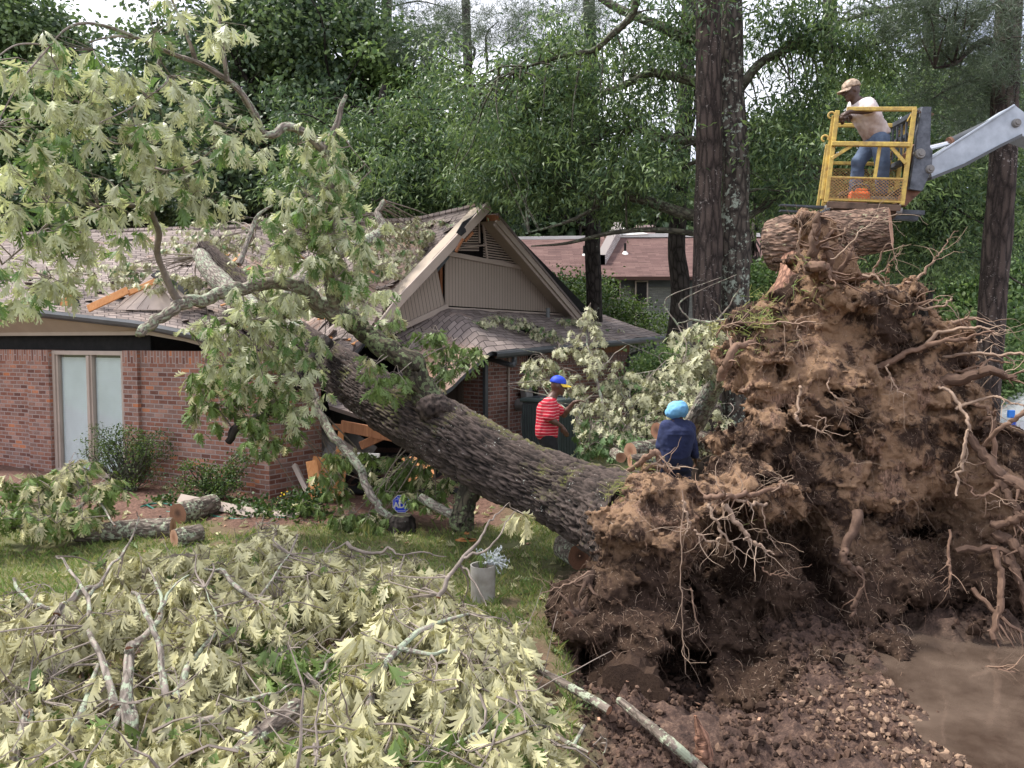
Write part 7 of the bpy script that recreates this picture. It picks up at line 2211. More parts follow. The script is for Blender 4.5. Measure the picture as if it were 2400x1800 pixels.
leafy_branch('curved pale twig lying across the grass behind the foreground heap', [
    ([(810, 1270, 6.2), (840, 1292, 6.1), (880, 1296, 6.1), (915, 1284, 6.1), (935, 1300, 6.0), (990, 1296, 6.0), (1050, 1305, 6.0)], [.02, .018, .016, .012, .010, .008, .004])],
    [(850, 1330, 60, 30, 5.9, 16), (960, 1330, 60, 25, 5.8, 14), (790, 1300, 30, 20, 6.1, 6)], group=HG, face=fc, bm='twig', L=(.12, .17))
leafy_branch('sawn pinkish branch lying across the left of the foreground heap', [
    ([(128, 1438, 4.7), (160, 1410, 4.8), (200, 1380, 4.9), (240, 1368, 5.0)], [.030, .030, .026, .018]),
    ([(130, 1425, 4.8), (80, 1415, 4.9), (50, 1390, 5.0), (30, 1355, 5.1)], [.016, .016, .016, .012])],
    [(60, 1420, 80, 40, 4.8, 20), (200, 1440, 70, 30, 4.75, 14), (60, 1590, 80, 60, 4.2, 26)], group=HG, face=fc)
leafy_branch('lichen limb at the bottom left corner of the foreground heap', [
    ([(10, 1840, 3.7), (40, 1760, 3.85), (60, 1680, 4.0), (65, 1672, 4.0)], [.035, .034, .033, .03]),
    ([(120, 1840, 3.7), (160, 1740, 3.9), (190, 1660, 4.1), (230, 1560, 4.4)], [.04, .035, .025, .012]),
    ([(230, 1840, 3.8), (240, 1760, 3.9), (280, 1660, 4.1)], [.03, .03, .018])],
    [(60, 1680, 90, 60, 4.0, 24), (30, 1780, 60, 40, 3.8, 14), (200, 1760, 90, 50, 3.85, 22)], group=HG, face=fc, L=(.14, .2))
leafy_branch('thin curved twigs at the bottom right of the foreground heap', [
    ([(690, 1780, 3.9), (780, 1790, 3.85), (870, 1780, 3.85), (960, 1770, 3.9), (1090, 1760, 3.95), (1200, 1710, 4.1), (1290, 1700, 4.3)], [.022, .02, .018, .015, .012, .008, .004]),
    ([(960, 1810, 3.8), (1010, 1760, 3.85), (1100, 1725, 3.95), (1140, 1715, 4.0)], [.014, .013, .010, .006])],
    [(780, 1690, 100, 60, 4.0, 30), (1120, 1730, 90, 50, 3.95, 26), (700, 1760, 80, 40, 3.85, 18), (1230, 1760, 50, 40, 3.95, 10), (640, 1640, 70, 50, 4.25, 14), (870, 1780, 80, 30, 3.8, 14)], group=HG, face=fc, L=(.13, .19))
leafy_branch('single cluster of wide pale leaves lying on the mud by the poles', [
    ([(1400, 1800, 4.2), (1420, 1740, 4.3), (1410, 1720, 4.3)], [.006, .005, .003])],
    [(1400, 1750, 28, 34, 4.3, 3)], L=(.12, .16), face=fc, grp=1)
leafy_branch('blue green leafy branch on the logs at the far left', [
    ([(-20, 1240, 8.4), (80, 1225, 8.4), (180, 1190, 8.6), (220, 1165, 8.8), (270, 1230, 8.2)], [.03, .03, .028, .02, .012])],
    [(60, 1150, 80, 50, 8.7, 44), (170, 1120, 80, 40, 9.0, 40), (130, 1200, 90, 40, 8.4, 40), (20, 1210, 60, 30, 8.3, 20), (230, 1160, 30, 40, 8.7, 14), (190, 1080, 30, 20, 9.2, 8)], pale=.5, dY=.3, face=V3(0, -.3, .8))
# single leaves and scraps strewn over lawn, mulch and mud
a = Acc()
q = 900
yy = 4.2 + RNG.random(q) * 8; xx = (RNG.random(q) * 1.1 - .65) * yy
gg_ = gz_dirt(xx, yy); zz = gg_[0] + .012 - 3.0 * (gg_[1] > .4)
put_leaves(a, LO3, np.stack([xx, yy, zz], 1), rvec(q) * V3(1, 1, .12), rvec(q) * .35 + V3(0, 0, 1), RNG.uniform(.07, .15, q) * (gg_[1] < .4), np.where(RNG.random(q) < .75, .55 + .45 * RNG.random(q), .4 * RNG.random(q)))
tag(a.build('fallen_leaves', M['oak_leaf']), 'single fallen leaves strewn over the lawn and mulch', 'leaves', kind='stuff')
a = Acc()
for k in range(260):
    y_ = RNG.uniform(4.5, 12); x_ = (RNG.random() * 1.0 - .6) * y_
    c_ = V3(x_, y_, ground_z(x_, y_) + .012)
    a.box(c_, (RNG.uniform(.02, .07), RNG.uniform(.008, .03), .006), rotz(RNG.random() * 6.3) @ np.array(Matrix.Rotation(RNG.normal(0, .25), 3, 'X')), 0 if RNG.random() < .6 else 1)
tag(a.build('wood_chips', [M['cut_fresh'], M['bark_dark']]), 'small wood chips and bark scraps strewn over the lawn', 'wood chips', kind='stuff')
# base layer of leaf litter under the heap, so nothing bare shows through
def heap():
    n = 950
    px = RNG.uniform(-80, 1300, n)
    top = np.interp(px, [-80, 0, 150, 300, 500, 640, 800, 1000, 1150, 1230, 1300], [1380, 1380, 1420, 1320, 1320, 1260, 1320, 1380, 1440, 1500, 1640])
    py = top + 25 + (1840 - top) * RNG.random(n)
    C = []
    for a_, b_ in zip(px, py):
        Yg = G(a_, b_, .0)[1]
        hh = .38 * min(1, max(0, (b_ - np.interp(a_, [-80, 0, 150, 300, 500, 640, 800, 1000, 1150, 1230, 1300], [1380, 1380, 1420, 1320, 1320, 1260, 1320, 1380, 1440, 1500, 1640])) / 200)) + .05
        C.append(G(a_, b_, hh * RNG.uniform(.15, .8)))
    return np.array(C)


a = Acc()
HC = heap()
oak_clusters(a, HC, (.10, .16), 8, .7, .8, face=fc)
tw = Acc()
for k in range(240):
    c_ = HC[RNG.integers(len(HC))]
    q = wander(c_ + V3(0, 0, .05), RNG.normal(0, 1, 3) * V3(1, 1, .45), RNG.uniform(.2, .7), 5, .25, .02)
    tw.tube(q, np.linspace(RNG.uniform(.003, .010), .002, len(q)), 4, caps=False)
o = a.build('leaf_litter', M['oak_leaf'])
tag(o, 'tangled mat of shed oak leaves and twigs under the foreground heap', 'leaves', kind='stuff')
o2 = tw.build('loose_twigs', M['twig']); tag(o2, 'loose bare twigs scattered through the foreground heap', 'twigs', kind='stuff')

# brush pile between the house and the workers
BG = 'brush piled behind the fallen trunk'
bf = V3(0, -.5, .8)
leafy_branch('tall pale leafy branch standing up before the right eave of the house', [
    ([(1420, 1000, 11.0), (1410, 930, 11.2), (1395, 870, 11.4), (1378, 810, 11.6), (1372, 770, 11.7)], [.035, .03, .024, .016, .006]),
    ([(1400, 880, 11.3), (1440, 830, 11.4), (1470, 810, 11.5)], [.014, .010, .004])],
    [(1375, 790, 40, 50, 11.7, 34), (1400, 850, 50, 30, 11.4, 24), (1320, 810, 30, 14, 11.7, 8), (1380, 740, 14, 26, 11.8, 8)], L=(.10, .15), pale=.95, dY=.3, face=bf, leafmat='oak_leaf_far', tpls=[LOF], group=BG)
for (lb, pp, bb, pl_) in (
    ('pale leafed brush heaped beside the air conditioner', [(1450, 1080, 10.8), (1380, 1000, 11.2), (1290, 930, 11.8), (1260, 880, 12.2)], [(1270, 870, 50, 40, 12.4, 40), (1330, 890, 40, 30, 12, 20), (1390, 980, 60, 50, 11.2, 44), (1400, 920, 60, 40, 11.5, 34)], .75),
    ('pale leafed brush in the middle of the pile, behind the two workers', [(1500, 1090, 10.4), (1490, 1010, 10.9), (1480, 940, 11.3), (1470, 880, 11.8)], [(1480, 900, 70, 35, 11.7, 50), (1470, 960, 80, 50, 11.2, 60), (1420, 1020, 60, 40, 10.9, 44), (1500, 1010, 60, 30, 10.9, 30)], .8),
    ('dark green leafed brush low in the pile', [(1480, 1080, 10.2), (1440, 1040, 10.5), (1400, 1010, 10.8), (1350, 990, 11)], [(1450, 1030, 70, 30, 10.5, 44), (1380, 1040, 40, 24, 10.4, 20), (1400, 1000, 60, 30, 10.8, 26)], .15),
    ('pale leafed brush at the right end of the pile by the leaning stem', [(1640, 1080, 10.2), (1610, 1000, 10.8), (1580, 930, 11.4), (1560, 880, 11.8)], [(1570, 900, 70, 40, 11.6, 50), (1560, 960, 60, 50, 11.2, 46), (1650, 960, 50, 50, 10.8, 34), (1680, 1040, 40, 40, 10.4, 24), (1620, 900, 50, 30, 11.5, 24)], .75),
    ('pale weeping leafy bough hanging left of the top of the root plate', [(1730, 745, 8.2), (1680, 755, 8.3), (1620, 750, 8.5), (1590, 760, 8.6)], [(1620, 780, 40, 30, 8.5, 16), (1650, 840, 50, 40, 8.4, 28), (1600, 830, 30, 30, 8.6, 12), (1700, 790, 30, 40, 8.3, 12), (1670, 760, 40, 14, 8.4, 8)], .8)):
    sm = [(pp, list(np.linspace(.03, .006, len(pp))))]
    for k in range(4):
        q = pp[1 + k % (len(pp) - 1)]
        sm.append(([q, (q[0] + RNG.normal(0, 40), q[1] - RNG.uniform(20, 60), q[2]), (q[0] + RNG.normal(0, 70), q[1] - RNG.uniform(40, 110), q[2] - .2)], [.012, .009, .004]))
    leafy_branch(lb, sm, bb, L=(.11, .16), pale=pl_, dY=.35, face=bf, leafmat='oak_leaf_far', tpls=[LOF, LO] if 'hanging' in lb else [LOF], group=BG if 'hanging' not in lb else None, per=8)
for (lb, c_, n_) in (('leafy branch strewn down the middle of the lower roof', (1240, 760), 1), ('leafy sprig on the left of the lower roof', (1130, 745), 0), ('leafy scraps on the right of the lower roof', (1380, 760), 2)):
    pp = {1: [(1150, 735, 15.2), (1200, 745, 15.0), (1250, 765, 14.8), (1300, 790, 14.9)], 0: [(1100, 755, 14.1), (1130, 748, 14.2), (1160, 745, 14.4)], 2: [(1290, 745, 16.6), (1340, 752, 17), (1400, 760, 17.6)]}[n_]
    bb = {1: [(1170, 738, 30, 8, 15.1, 14), (1220, 752, 34, 12, 14.9, 20), (1270, 775, 34, 14, 14.8, 20), (1300, 790, 20, 10, 15, 8)], 0: [(1115, 753, 28, 9, 14.1, 12), (1150, 745, 20, 6, 14.3, 6)], 2: [(1320, 748, 30, 6, 16.8, 8), (1370, 752, 34, 8, 17.2, 10), (1440, 770, 30, 6, 18, 5)]}[n_]
    leafy_branch(lb, [(pp, list(np.linspace(.014, .004, len(pp))))], bb, L=(.10, .15), pale=.7, dY=.10, leafmat='oak_leaf_far', tpls=[LOF], per=7)
# ------------------------------------------------------------------ people
M['skin'] = m_simple('skin', (0.115, 0.058, 0.038), 0.5, .12, 20, .1, spec=.45)
M['skin_b'] = m_simple('skin_dark', (0.075, 0.04, 0.028), 0.5, .12, 20, .1, spec=.45)
M['hair'] = m_simple('hair', (0.02, 0.017, 0.015), 0.8, .2, 40)
M['grey_hair'] = m_simple('grey_hair', (0.12, 0.11, 0.10), 0.8, .2, 40)
M['eye'] = m_simple('eye_white', (0.5, 0.48, 0.45), 0.3, .05, 20, 0)
M['navy'] = m_simple('navy_fleece', (0.030, 0.040, 0.105), 0.9, .12, 9, .25)
M['navy2'] = m_simple('navy_trousers', (0.015, 0.019, 0.045), 0.9, .15, 9, .2)
M['denim'] = m_simple('denim', (0.10, 0.14, 0.21), 0.85, .35, 5, .3, col2=(.04, .06, .11))
M['dark_trousers'] = m_simple('dark_trousers', (0.02, 0.02, 0.022), 0.9, .15, 9)
M['cap_blue'] = m_simple('cap_blue', (0.015, 0.06, 0.55), 0.6, .06, 9)
M['cap_yellow'] = m_simple('cap_yellow', (0.80, 0.55, 0.06), 0.6, .05, 9)
M['cap_camo'] = m_simple('cap_camouflage', (0.60, 0.46, 0.34), 0.8, .1, 30, .1, col2=(0.10, 0.065, 0.04))
M['hat_pale'] = m_simple('hat_light_blue', (0.22, 0.52, 0.78), 0.75, .1, 7, .2, col2=(.15, .40, .70))
M['boots'] = m_simple('boots', (0.05, 0.035, 0.025), 0.7, .2, 9)


def m_stripe():
    t = NT('striped_red_cloth')
    z = t.n("ShaderNodeSeparateXYZ", Vector=t.coord('pos')).outputs[2]
    z = t.math('ADD', z, t.math('MULTIPLY', t.noise(t.coord('pos'), 5, 2), .03))
    fr = t.math('FRACT', t.math('DIVIDE', z, .042))
    g = t.ramp(fr, [(0, 1.0), (.16, 1.0), (.22, 0.0), (.95, 0.0), (1, 1.0)])
    col = t.mix(g, (0.50, 0.025, 0.045), (0.72, 0.33, 0.33))
    n = t.noise(t.coord('Object'), 14, 4)
    return t.done(t.bsdf(col, .85, t.bump(n, .35, .012), 0, .2))


def m_dirty():
    t = NT('soiled_white_shirt')
    p = t.coord('pos')
    z = t.n("ShaderNodeSeparateXYZ", Vector=p).outputs[2]
    n = t.noise(p, 5, 5, .6)
    f = t.math('ADD', t.math('MULTIPLY', t.math('SUBTRACT', 5.02, z), 2.2), t.math('MULTIPLY', t.math('SUBTRACT', n, .5), 2.2))
    col = t.mix(t.ramp(f, [(.05, 0.0), (.75, .8)]), (.66, .58, .57), (.25, .15, .11))
    return t.done(t.bsdf(col, .85, t.bump(t.noise(p, 16, 4), .5, .015), 0, .2))


M['stripe'], M['dirty'] = m_stripe(), m_dirty()


def hand_caps(wr, d, n, curl=.5, side=1, s=1.0):
    """capsules of a hand: wrist, finger direction d, palm normal n; thumb leaves the side edge near its base"""
    d = nrm(d); n = nrm(n - d * np.dot(n, d)); e = np.cross(d, n) * side
    out = [(wr, wr + d * .045 * s, .024 * s, .026 * s)]
    pal = wr + d * .085 * s
    for k, (o, L_) in enumerate(((-.030, .066), (-.010, .078), (.010, .074), (.028, .058))):
        k0 = wr + d * .03 * s + e * o * .7 * s
        k1 = pal + e * o * s
        out.append((k0, k1, .014 * s, .0115 * s))
        c1 = curl * (.8 + .15 * k)
        d1 = nrm(d * math.cos(c1) + n * math.sin(c1)); d2 = nrm(d * math.cos(c1 * 2.1) + n * math.sin(c1 * 2.1))
        m_ = k1 + d1 * L_ * .52 * s
        out.append((k1, m_, .0100 * s, .0092 * s)); out.append((m_, m_ + d2 * L_ * .48 * s, .0092 * s, .0078 * s))
    t0 = wr + d * .028 * s - e * .026 * s
    t1 = t0 + nrm(d * .55 - e * .75 + n * .35) * .040 * s
    t2 = t1 + nrm(d * .85 - e * .2 + n * .5) * .034 * s
    out += [(t0, t1, .0145 * s, .0115 * s), (t1, t2, .0110 * s, .0088 * s)]
    return out


def person(name_label, base, J, face, up_, skin, cat='person', hands=None, headr=(.098, .076, .118)):
    """J: joints in the world. face: looking direction. One continuous body surface."""
    t = thing('person', base, name_label, cat)
    caps = []
    def C(a_, b_, ra, rb, k=.03): caps.append((np.asarray(a_), np.asarray(b_), ra, rb, k))
    ch, pe, nk = J['chest'], J['pelvis'], J['neck']
    sl, sr, hl, hr = J['shoulder'][0], J['shoulder'][1], J['hip'][0], J['hip'][1]
    C(ch, pe, .125, .125, .05); C((sl + ch) / 2, (sr + ch) / 2, .095, .095, .06); C(sl, sr, .058, .058, .05); C(hl, hr, .10, .10, .06)
    C(nk, J['head'] - up_ * .05, .056, .052, .03); C(sl, nk, .05, .045, .05); C(sr, nk, .05, .045, .05)
    for i in (0, 1):
        s_, e_, w_ = J['shoulder'][i], J['elbow'][i], J['wrist'][i]
        C(s_, e_, .055, .040, .03); C(e_, e_ + (w_ - e_) * .35, .040, .040, .02); C(e_ + (w_ - e_) * .35, w_, .039, .025, .02)
        h_, k_, a_ = J['hip'][i], J['knee'][i], J['ankle'][i]
        C(h_, k_, .088, .058, .04); C(k_, k_ + (a_ - k_) * .35, .056, .058, .02); C(k_ + (a_ - k_) * .35, a_, .056, .036, .02)
        f_ = nrm(J['foot'])
        C(a_ - V3(0, 0, .03), a_ + f_ * .17 - V3(0, 0, .05), .040, .032, .03)
    hc = J['head']
    fz = nrm(face); rt = nrm(np.cross(fz, up_)); uz = np.cross(rt, fz)
    HR = np.stack([fz, rt, uz], 1)
    for i, (d, n, cu, sd) in enumerate(hands):
        for (a_, b_, ra, rb) in hand_caps(J['wrist'][i], d, n, cu, sd): C(a_, b_, ra, rb, .006)
    def fn(p):
        d = np.full(len(p), 9., np.float32)
        for a_, b_, ra, rb, k in caps: d = smin(d, d_cap(p, a_, b_, ra, rb), k)
        h = d_ell(p, hc + uz * .012 - fz * .008, headr, HR)
        h = smin(h, d_cap(p, hc + fz * .035 - uz * .055, hc + fz * .062 - uz * .092, .052, .030), .03)      # jaw, chin
        h = smin(h, d_cap(p, hc + fz * .088 + uz * .012, hc + fz * .112 - uz * .026, .010, .016), .012)       # nose
        h = smin(h, d_cap(p, hc + fz * .085 + uz * .028 - rt * .03, hc + fz * .085 + uz * .028 + rt * .03, .012, .012), .012)  # brow
        h = smin(h, d_cap(p, hc + fz * .088 - uz * .052 - rt * .015, hc + fz * .088 - uz * .052 + rt * .015, .011, .011), .006)  # lips
        h = np.maximum(h, -d_cap(p, hc + fz * .104 - uz * .052 - rt * .02, hc + fz * .104 - uz * .052 + rt * .02, .0035, .0035))
        for sg in (-1, 1):
            h = np.maximum(h, -d_ell(p, hc + fz * .092 + uz * .006 + rt * sg * .032, (.012, .014, .011), HR))
            h = smin(h, d_ell(p, hc - fz * .005 - uz * .008 + rt * sg * .080, (.020, .009, .032), HR), .008)
        return smin(d, h, .02)
    pts = np.array([c[0] for c in caps] + [c[1] for c in caps] + [hc + uz * .2, hc + fz * .15])
    V_, Q_ = field_mesh(fn, pts.min(0) - .16, pts.max(0) + .16, .0115)
    a = Acc(); a.add(V_, Q_)
    a.build('body', M[skin], t, smooth=True)
    a = Acc()
    for sg in (-1, 1):
        c_ = hc + fz * .083 + uz * .006 + rt * sg * .032
        ball(a, c_, .011, 0); ball(a, c_ + fz * .006, .0065, 1)
    a.build('eyes', [M['eye'], M['hair']], t, smooth=True)
    return t, HR, caps


def ball(a, c, r, mat=0, n=8):
    r = np.broadcast_to(r, 3)
    th = np.linspace(0, np.pi, n + 1); ph = np.linspace(0, 2 * np.pi, 2 * n + 1)[:-1]
    V = np.array([[math.sin(x) * math.cos(y), math.sin(x) * math.sin(y), math.cos(x)] for x in th for y in ph]) * r
    m_ = 2 * n; i = np.arange(n)[:, None] * m_; j = np.arange(m_)[None]
    Q = np.stack([(i + j), (i + m_ + j), (i + m_ + (j + 1) % m_), (i + (j + 1) % m_)], -1).reshape(-1, 4)
    a.add(V + c, Q, mat)


def garment(t, name, caps, mat, clips=(), wr=.010, h=.012, freq=9, ell=()):
    def fn(p):
        d = np.full(len(p), 9., np.float32)
        for c in caps: d = smin(d, d_cap(p, c[0], c[1], c[2], c[3]), .035)
        for c_, r_, m_ in ell: d = smin(d, d_ell(p, c_, r_, m_), .03)
        d = d + wr * fbm(p * freq * V3(1, 1, .7), 3, 12) + wr * .7 * np.abs(vnoise(p * freq * V3(.8, .8, 2.4), 5))
        for o, n in clips: d = np.maximum(d, (p - np.asarray(o, np.float32)) @ np.asarray(nrm(n), np.float32))
        return d
    pts = np.array([c[0] for c in caps] + [c[1] for c in caps] + [e[0] for e in ell])
    V_, Q_ = field_mesh(fn, pts.min(0) - .24, pts.max(0) + .24, h)
    a = Acc(); a.add(V_, Q_)
    return a.build(name, M[mat] if isinstance(mat, str) else mat, t, smooth=True)


def cap_hat(t, hc, HR, m_c, m_v, tilt=0.0, hr=.105, visor=.085):
    f_, r_, u_ = HR[:, 0], HR[:, 1], HR[:, 2]
    def fn(p):
        d = d_ell(p, hc + u_ * .045 - f_ * .012, (.112, .088, .095), HR)
        return np.maximum(d, -((p - (hc + u_ * .035)) @ u_)) + .002 * fbm(p * 25, 2, 3)
    V_, Q_ = field_mesh(fn, hc - .25, hc + .25, .008)
    a = Acc(); a.add(V_, Q_)
    o = a.build('cap', M[m_c], t, smooth=True)
    a = Acc(); n = 14; rows = []
    for k in range(n + 1):
        an = -1.2 + 2.4 * k / n
        e = f_ * math.cos(an) * .100 + r_ * math.sin(an) * .080
        inn = hc + u_ * .040 - f_ * .012 + e
        out = inn + f_ * visor * math.cos(an * .9) - u_ * (.022 + .018 * abs(math.sin(an))) + r_ * math.sin(an) * .008
        rows.append([inn, out, out - u_ * .005, inn - u_ * .006])
    V = np.array(rows).reshape(-1, 3)
    i = np.arange(n)[:, None] * 4
    Q = np.vstack([i + [0, 4, 5, 1], i + [1, 5, 6, 2], i + [2, 6, 7, 3]])
    a.add(V, Q)
    a.build('visor', M[m_v], o)


# the man in the red striped shirt
Yr = 10.4
j = lambda px, py, dy=0: W(px, py, Yr + dy)
b = j(1283, 1015); b[2] = 0
J = dict(head=j(1309, 904), neck=j(1292, 934), chest=j(1287, 962), pelvis=j(1283, 1012), shoulder=[j(1285, 948, -.17), j(1291, 948, .17)], elbow=[j(1290, 983, -.24), j(1322, 972, .20)],
         wrist=[j(1318, 1000, -.22), j(1345, 943, .12)], hip=[j(1283, 1022, -.09), j(1283, 1022, .09)])
J['knee'] = [V3(b[0] + .10, b[1] - .10, .50), V3(b[0] - .02, b[1] + .12, .50)]
J['ankle'] = [V3(b[0] + .02, b[1] - .11, .09), V3(b[0] - .16, b[1] + .12, .09)]; J['foot'] = V3(1, 0, 0)
t, HR, caps = person('man in red striped shirt and blue cap with yellow visor, reaching into the brush', b, J, V3(1, -.10, -.16), V3(.10, 0, 1), 'skin',
                     hands=[(V3(.5, -.1, -1), V3(.4, .9, .3), .25, 1), (V3(1, 0, .25), V3(.2, -.2, -1), .35, -1)])
S_ = J['shoulder']; E_ = J['elbow']
garment(t, 'shirt', [(J['chest'] + V3(-.02, -.05, 0), J['pelvis'] + V3(-.01, -.05, .0), .150, .155), (J['chest'] + V3(-.02, .05, 0), J['pelvis'] + V3(-.01, .05, .0), .150, .155), (S_[0] - V3(0, 0, .03), S_[1] - V3(0, 0, .03), .085, .085), (S_[0], J['neck'] - V3(0, 0, .03), .075, .065), (S_[1], J['neck'] - V3(0, 0, .03), .075, .065),
                     (S_[0], S_[0] + (E_[0] - S_[0]) * .80, .085, .085), (S_[1], S_[1] + (E_[1] - S_[1]) * .62, .082, .080)], M['stripe'],
        clips=[(V3(0, 0, .98), V3(0, 0, -1))])
garment(t, 'trousers', [(J['hip'][i], J['knee'][i], .115, .085) for i in (0, 1)] + [(J['knee'][i], J['ankle'][i], .085, .07) for i in (0, 1)] + [(J['pelvis'], J['pelvis'] - V3(0, 0, .05), .145, .145)], 'dark_trousers', h=.016)
cap_hat(t, J['head'], HR, 'cap_blue', 'cap_yellow')

# the figure in navy seen from behind
Yn = 9.3
j = lambda px, py, dy=0: W(px, py, Yn + dy)
b = j(1585, 1080); b[2] = 0
J = dict(head=j(1588, 966, .02), neck=j(1587, 990), chest=j(1587, 1018), pelvis=j(1582, 1072), shoulder=[j(1562, 1000, -.02), j(1614, 1002, .06)], elbow=[j(1551, 1040, .05), j(1620, 1040, .08)],
         wrist=[j(1552, 1070, .14), j(1630, 1074, .14)], hip=[j(1567, 1085), j(1599, 1085)])
J['knee'] = [V3(J['hip'][0][0], b[1] + .05, .42), V3(J['hip'][1][0], b[1] + .05, .42)]
J['ankle'] = [V3(J['hip'][0][0], b[1], .08), V3(J['hip'][1][0], b[1], .08)]; J['foot'] = V3(0, 1, 0)
t, HR, caps = person('person in navy sweatshirt and light blue floppy hat, back turned to the viewer', b, J, V3(-.35, 1, 0), V3(0, 0, 1), 'skin',
                     hands=[(V3(.1, .5, -1), V3(1, 0, 0), .5, 1), (V3(.2, .4, -1), V3(-1, 0, 0), .5, -1)])
S_ = J['shoulder']; E_ = J['elbow']; W_ = J['wrist']
garment(t, 'sweatshirt', [(J['chest'] + V3(-.06, 0, 0), J['pelvis'] + V3(-.04, 0, .04), .158, .148), (J['chest'] + V3(.06, 0, 0), J['pelvis'] + V3(.04, 0, .04), .158, .148), (J['neck'] - V3(0, 0, .06), J['neck'] + V3(0, 0, .02), .085, .068), (S_[0] - V3(0, 0, .03), S_[1] - V3(0, 0, .03), .085, .085), (S_[0], J['neck'] - V3(0, 0, .02), .07, .06), (S_[1], J['neck'] - V3(0, 0, .02), .07, .06)]
        + [(S_[i], E_[i], .088, .072) for i in (0, 1)] + [(E_[i], W_[i] - (W_[i] - E_[i]) * .08, .070, .050) for i in (0, 1)], 'navy', clips=[(V3(0, 0, .86), V3(0, 0, -1))])
garment(t, 'trousers', [(J['hip'][i], J['knee'][i], .13, .09) for i in (0, 1)] + [(J['knee'][i], J['ankle'][i], .09, .07) for i in (0, 1)] + [(J['pelvis'] - V3(.05, 0, .08), J['pelvis'] - V3(-.05, 0, .08), .145, .145), (J['pelvis'] - V3(.05, 0, 0), J['pelvis'] - V3(-.05, 0, 0), .14, .14)], 'navy2', h=.016)
garment(t, 'hat', [(J['head'] + V3(-.02, 0, .03), J['head'] + V3(.02, 0, .035), .112, .108)], 'hat_pale', wr=.008, h=.009, freq=14,
        ell=[(J['head'] + V3(0, 0, .02), (.138, .125, .088), None), (J['head'] + V3(-.055, 0, -.02), (.085, .09, .055), None)], clips=[(J['head'] - V3(0, 0, .075), V3(.25, 0, -1))])

# ------------------------------------------------------------------ the yellow man cage on the forks
M['yellow'] = m_simple('yellow_paint', (0.66, 0.48, 0.11), 0.55, .12, 16, .2, col2=(.36, .23, .08))
M['rusty'] = m_simple('rusty_mesh', (0.42, 0.27, 0.10), 0.7, .3, 30, .2, col2=(.22, .10, .05))
M['dark_steel'] = m_simple('dark_steel', (0.075, 0.085, 0.10), 0.5, .25, 9, .2, col2=(.035, .04, .05))
M['chipped'] = m_simple('chipped_black_paint', (0.10, 0.11, 0.13), 0.55, .4, 11, .2, col2=(.03, .035, .045))
M['boom_paint'] = m_simple('boom_grey_paint', (0.46, 0.51, 0.57), 0.4, .08, 5, .08, spec=.5, col2=(.30, .34, .39))
M['chrome'] = m_simple('chrome_rod', (0.75, 0.75, 0.76), 0.15, .03, 3, 0, metal=.9)
M['rust_brown'] = m_simple('rust_brown', (0.20, 0.10, 0.065), 0.8, .3, 12, .3)
M['platform_wood'] = m_simple('stained_timber', (0.13, 0.085, 0.06), 0.85, .3, 8, .3)
TL = R(5.5)
YW = rotz(R(-19))
BX = YW @ V3(math.cos(TL), 0, -math.sin(TL)); BZ = YW @ V3(math.sin(TL), 0, math.cos(TL)); BY = YW @ V3(0, 1, 0)
BR = np.stack([BX, BY, BZ], 1)
B0 = W(2024, 474, 9.15) + BY * .36
K_ = lambda x, y, z: B0 + BR @ V3(x, y, z)
cage = thing('man_cage', B0, 'yellow steel work cage tilted slightly, with expanded metal skirt, lifted above the log', 'work platform')
HW, HD, HH = .41, .36, 1.07


def bar(acc, p0, p1, w_=.045, n=None, mat=0, tk=None):
    d = p1 - p0; x = nrm(d)
    y = BY if abs(np.dot(x, BY)) < .9 else BX
    z = nrm(np.cross(x, y)); y = np.cross(z, x)
    acc.box((p0 + p1) / 2, (np.linalg.norm(d), tk or w_, w_), np.stack([x, y, z], 1), mat, .005)


for (x, y, z1) in ((-HW, -HD, HH - .02), (HW, -HD, HH), (-HW, HD, HH), (HW, HD, HH)):
    a = Acc(); bar(a, K_(x, y, -.02), K_(x, y, z1), .052); a.build('post', M['yellow'], cage)
for p0, p1, w_ in ((K_(-HW + .10, -HD, HH), K_(HW + .02, -HD, HH), .045), (K_(-HW, HD, HH), K_(HW, HD, HH), .045), (K_(HW, -HD + .02, HH - .03), K_(HW, HD, HH - .03), .04),
                   (K_(-HW - .02, -HD - .035, .66), K_(HW + .0, -HD - .035, .66), .052), (K_(-HW, HD, .60), K_(HW, HD, .60), .04), (K_(HW, -HD, .60), K_(HW, HD, .60), .04), (K_(-HW, -HD, .60), K_(-HW, HD, .60), .04),
                   (K_(-HW, -HD - .01, .275), K_(HW, -HD - .01, .275), .028), (K_(-HW, -HD - .01, .02), K_(HW, -HD - .01, .02), .035), (K_(-HW, -HD, .9), K_(-HW, HD, .9), .04)):
    a = Acc(); bar(a, p0, p1, w_); a.build('rail', M['yellow'], cage)
for p0, p1 in ((K_(-HW + .20, -HD - .03, .64), K_(-HW + .0, -HD - .03, .49)), (K_(HW - .20, -HD - .03, .64), K_(HW - .02, -HD - .03, .45)), (K_(HW - .2, HD, .36), K_(HW - .02, HD, .22))):
    a = Acc(); bar(a, p0, p1, .038, tk=.015); a.build('brace', M['yellow'], cage)
a = Acc(); bar(a, K_(.085, -HD - .01, .27), K_(.095, -HD - .01, .64), .038); a.build('centre_bar', M['yellow'], cage)
a = Acc(); bar(a, K_(-HW - .05, -HD + .02, .02), K_(-HW - .035, -HD + .03, 1.0), .04); a.build('gate_post', M['yellow'], cage)
a = Acc(); bar(a, K_(-HW - .07, HD - .12, .02), K_(-HW - .05, HD - .12, .80), .04); a.build('gate_post', M['yellow'], cage)
a = Acc(); bar(a, K_(HW - .15, HD - .02, .02), K_(HW - .12, HD - .02, .75), .05); a.build('rear_bar', M['yellow'], cage)
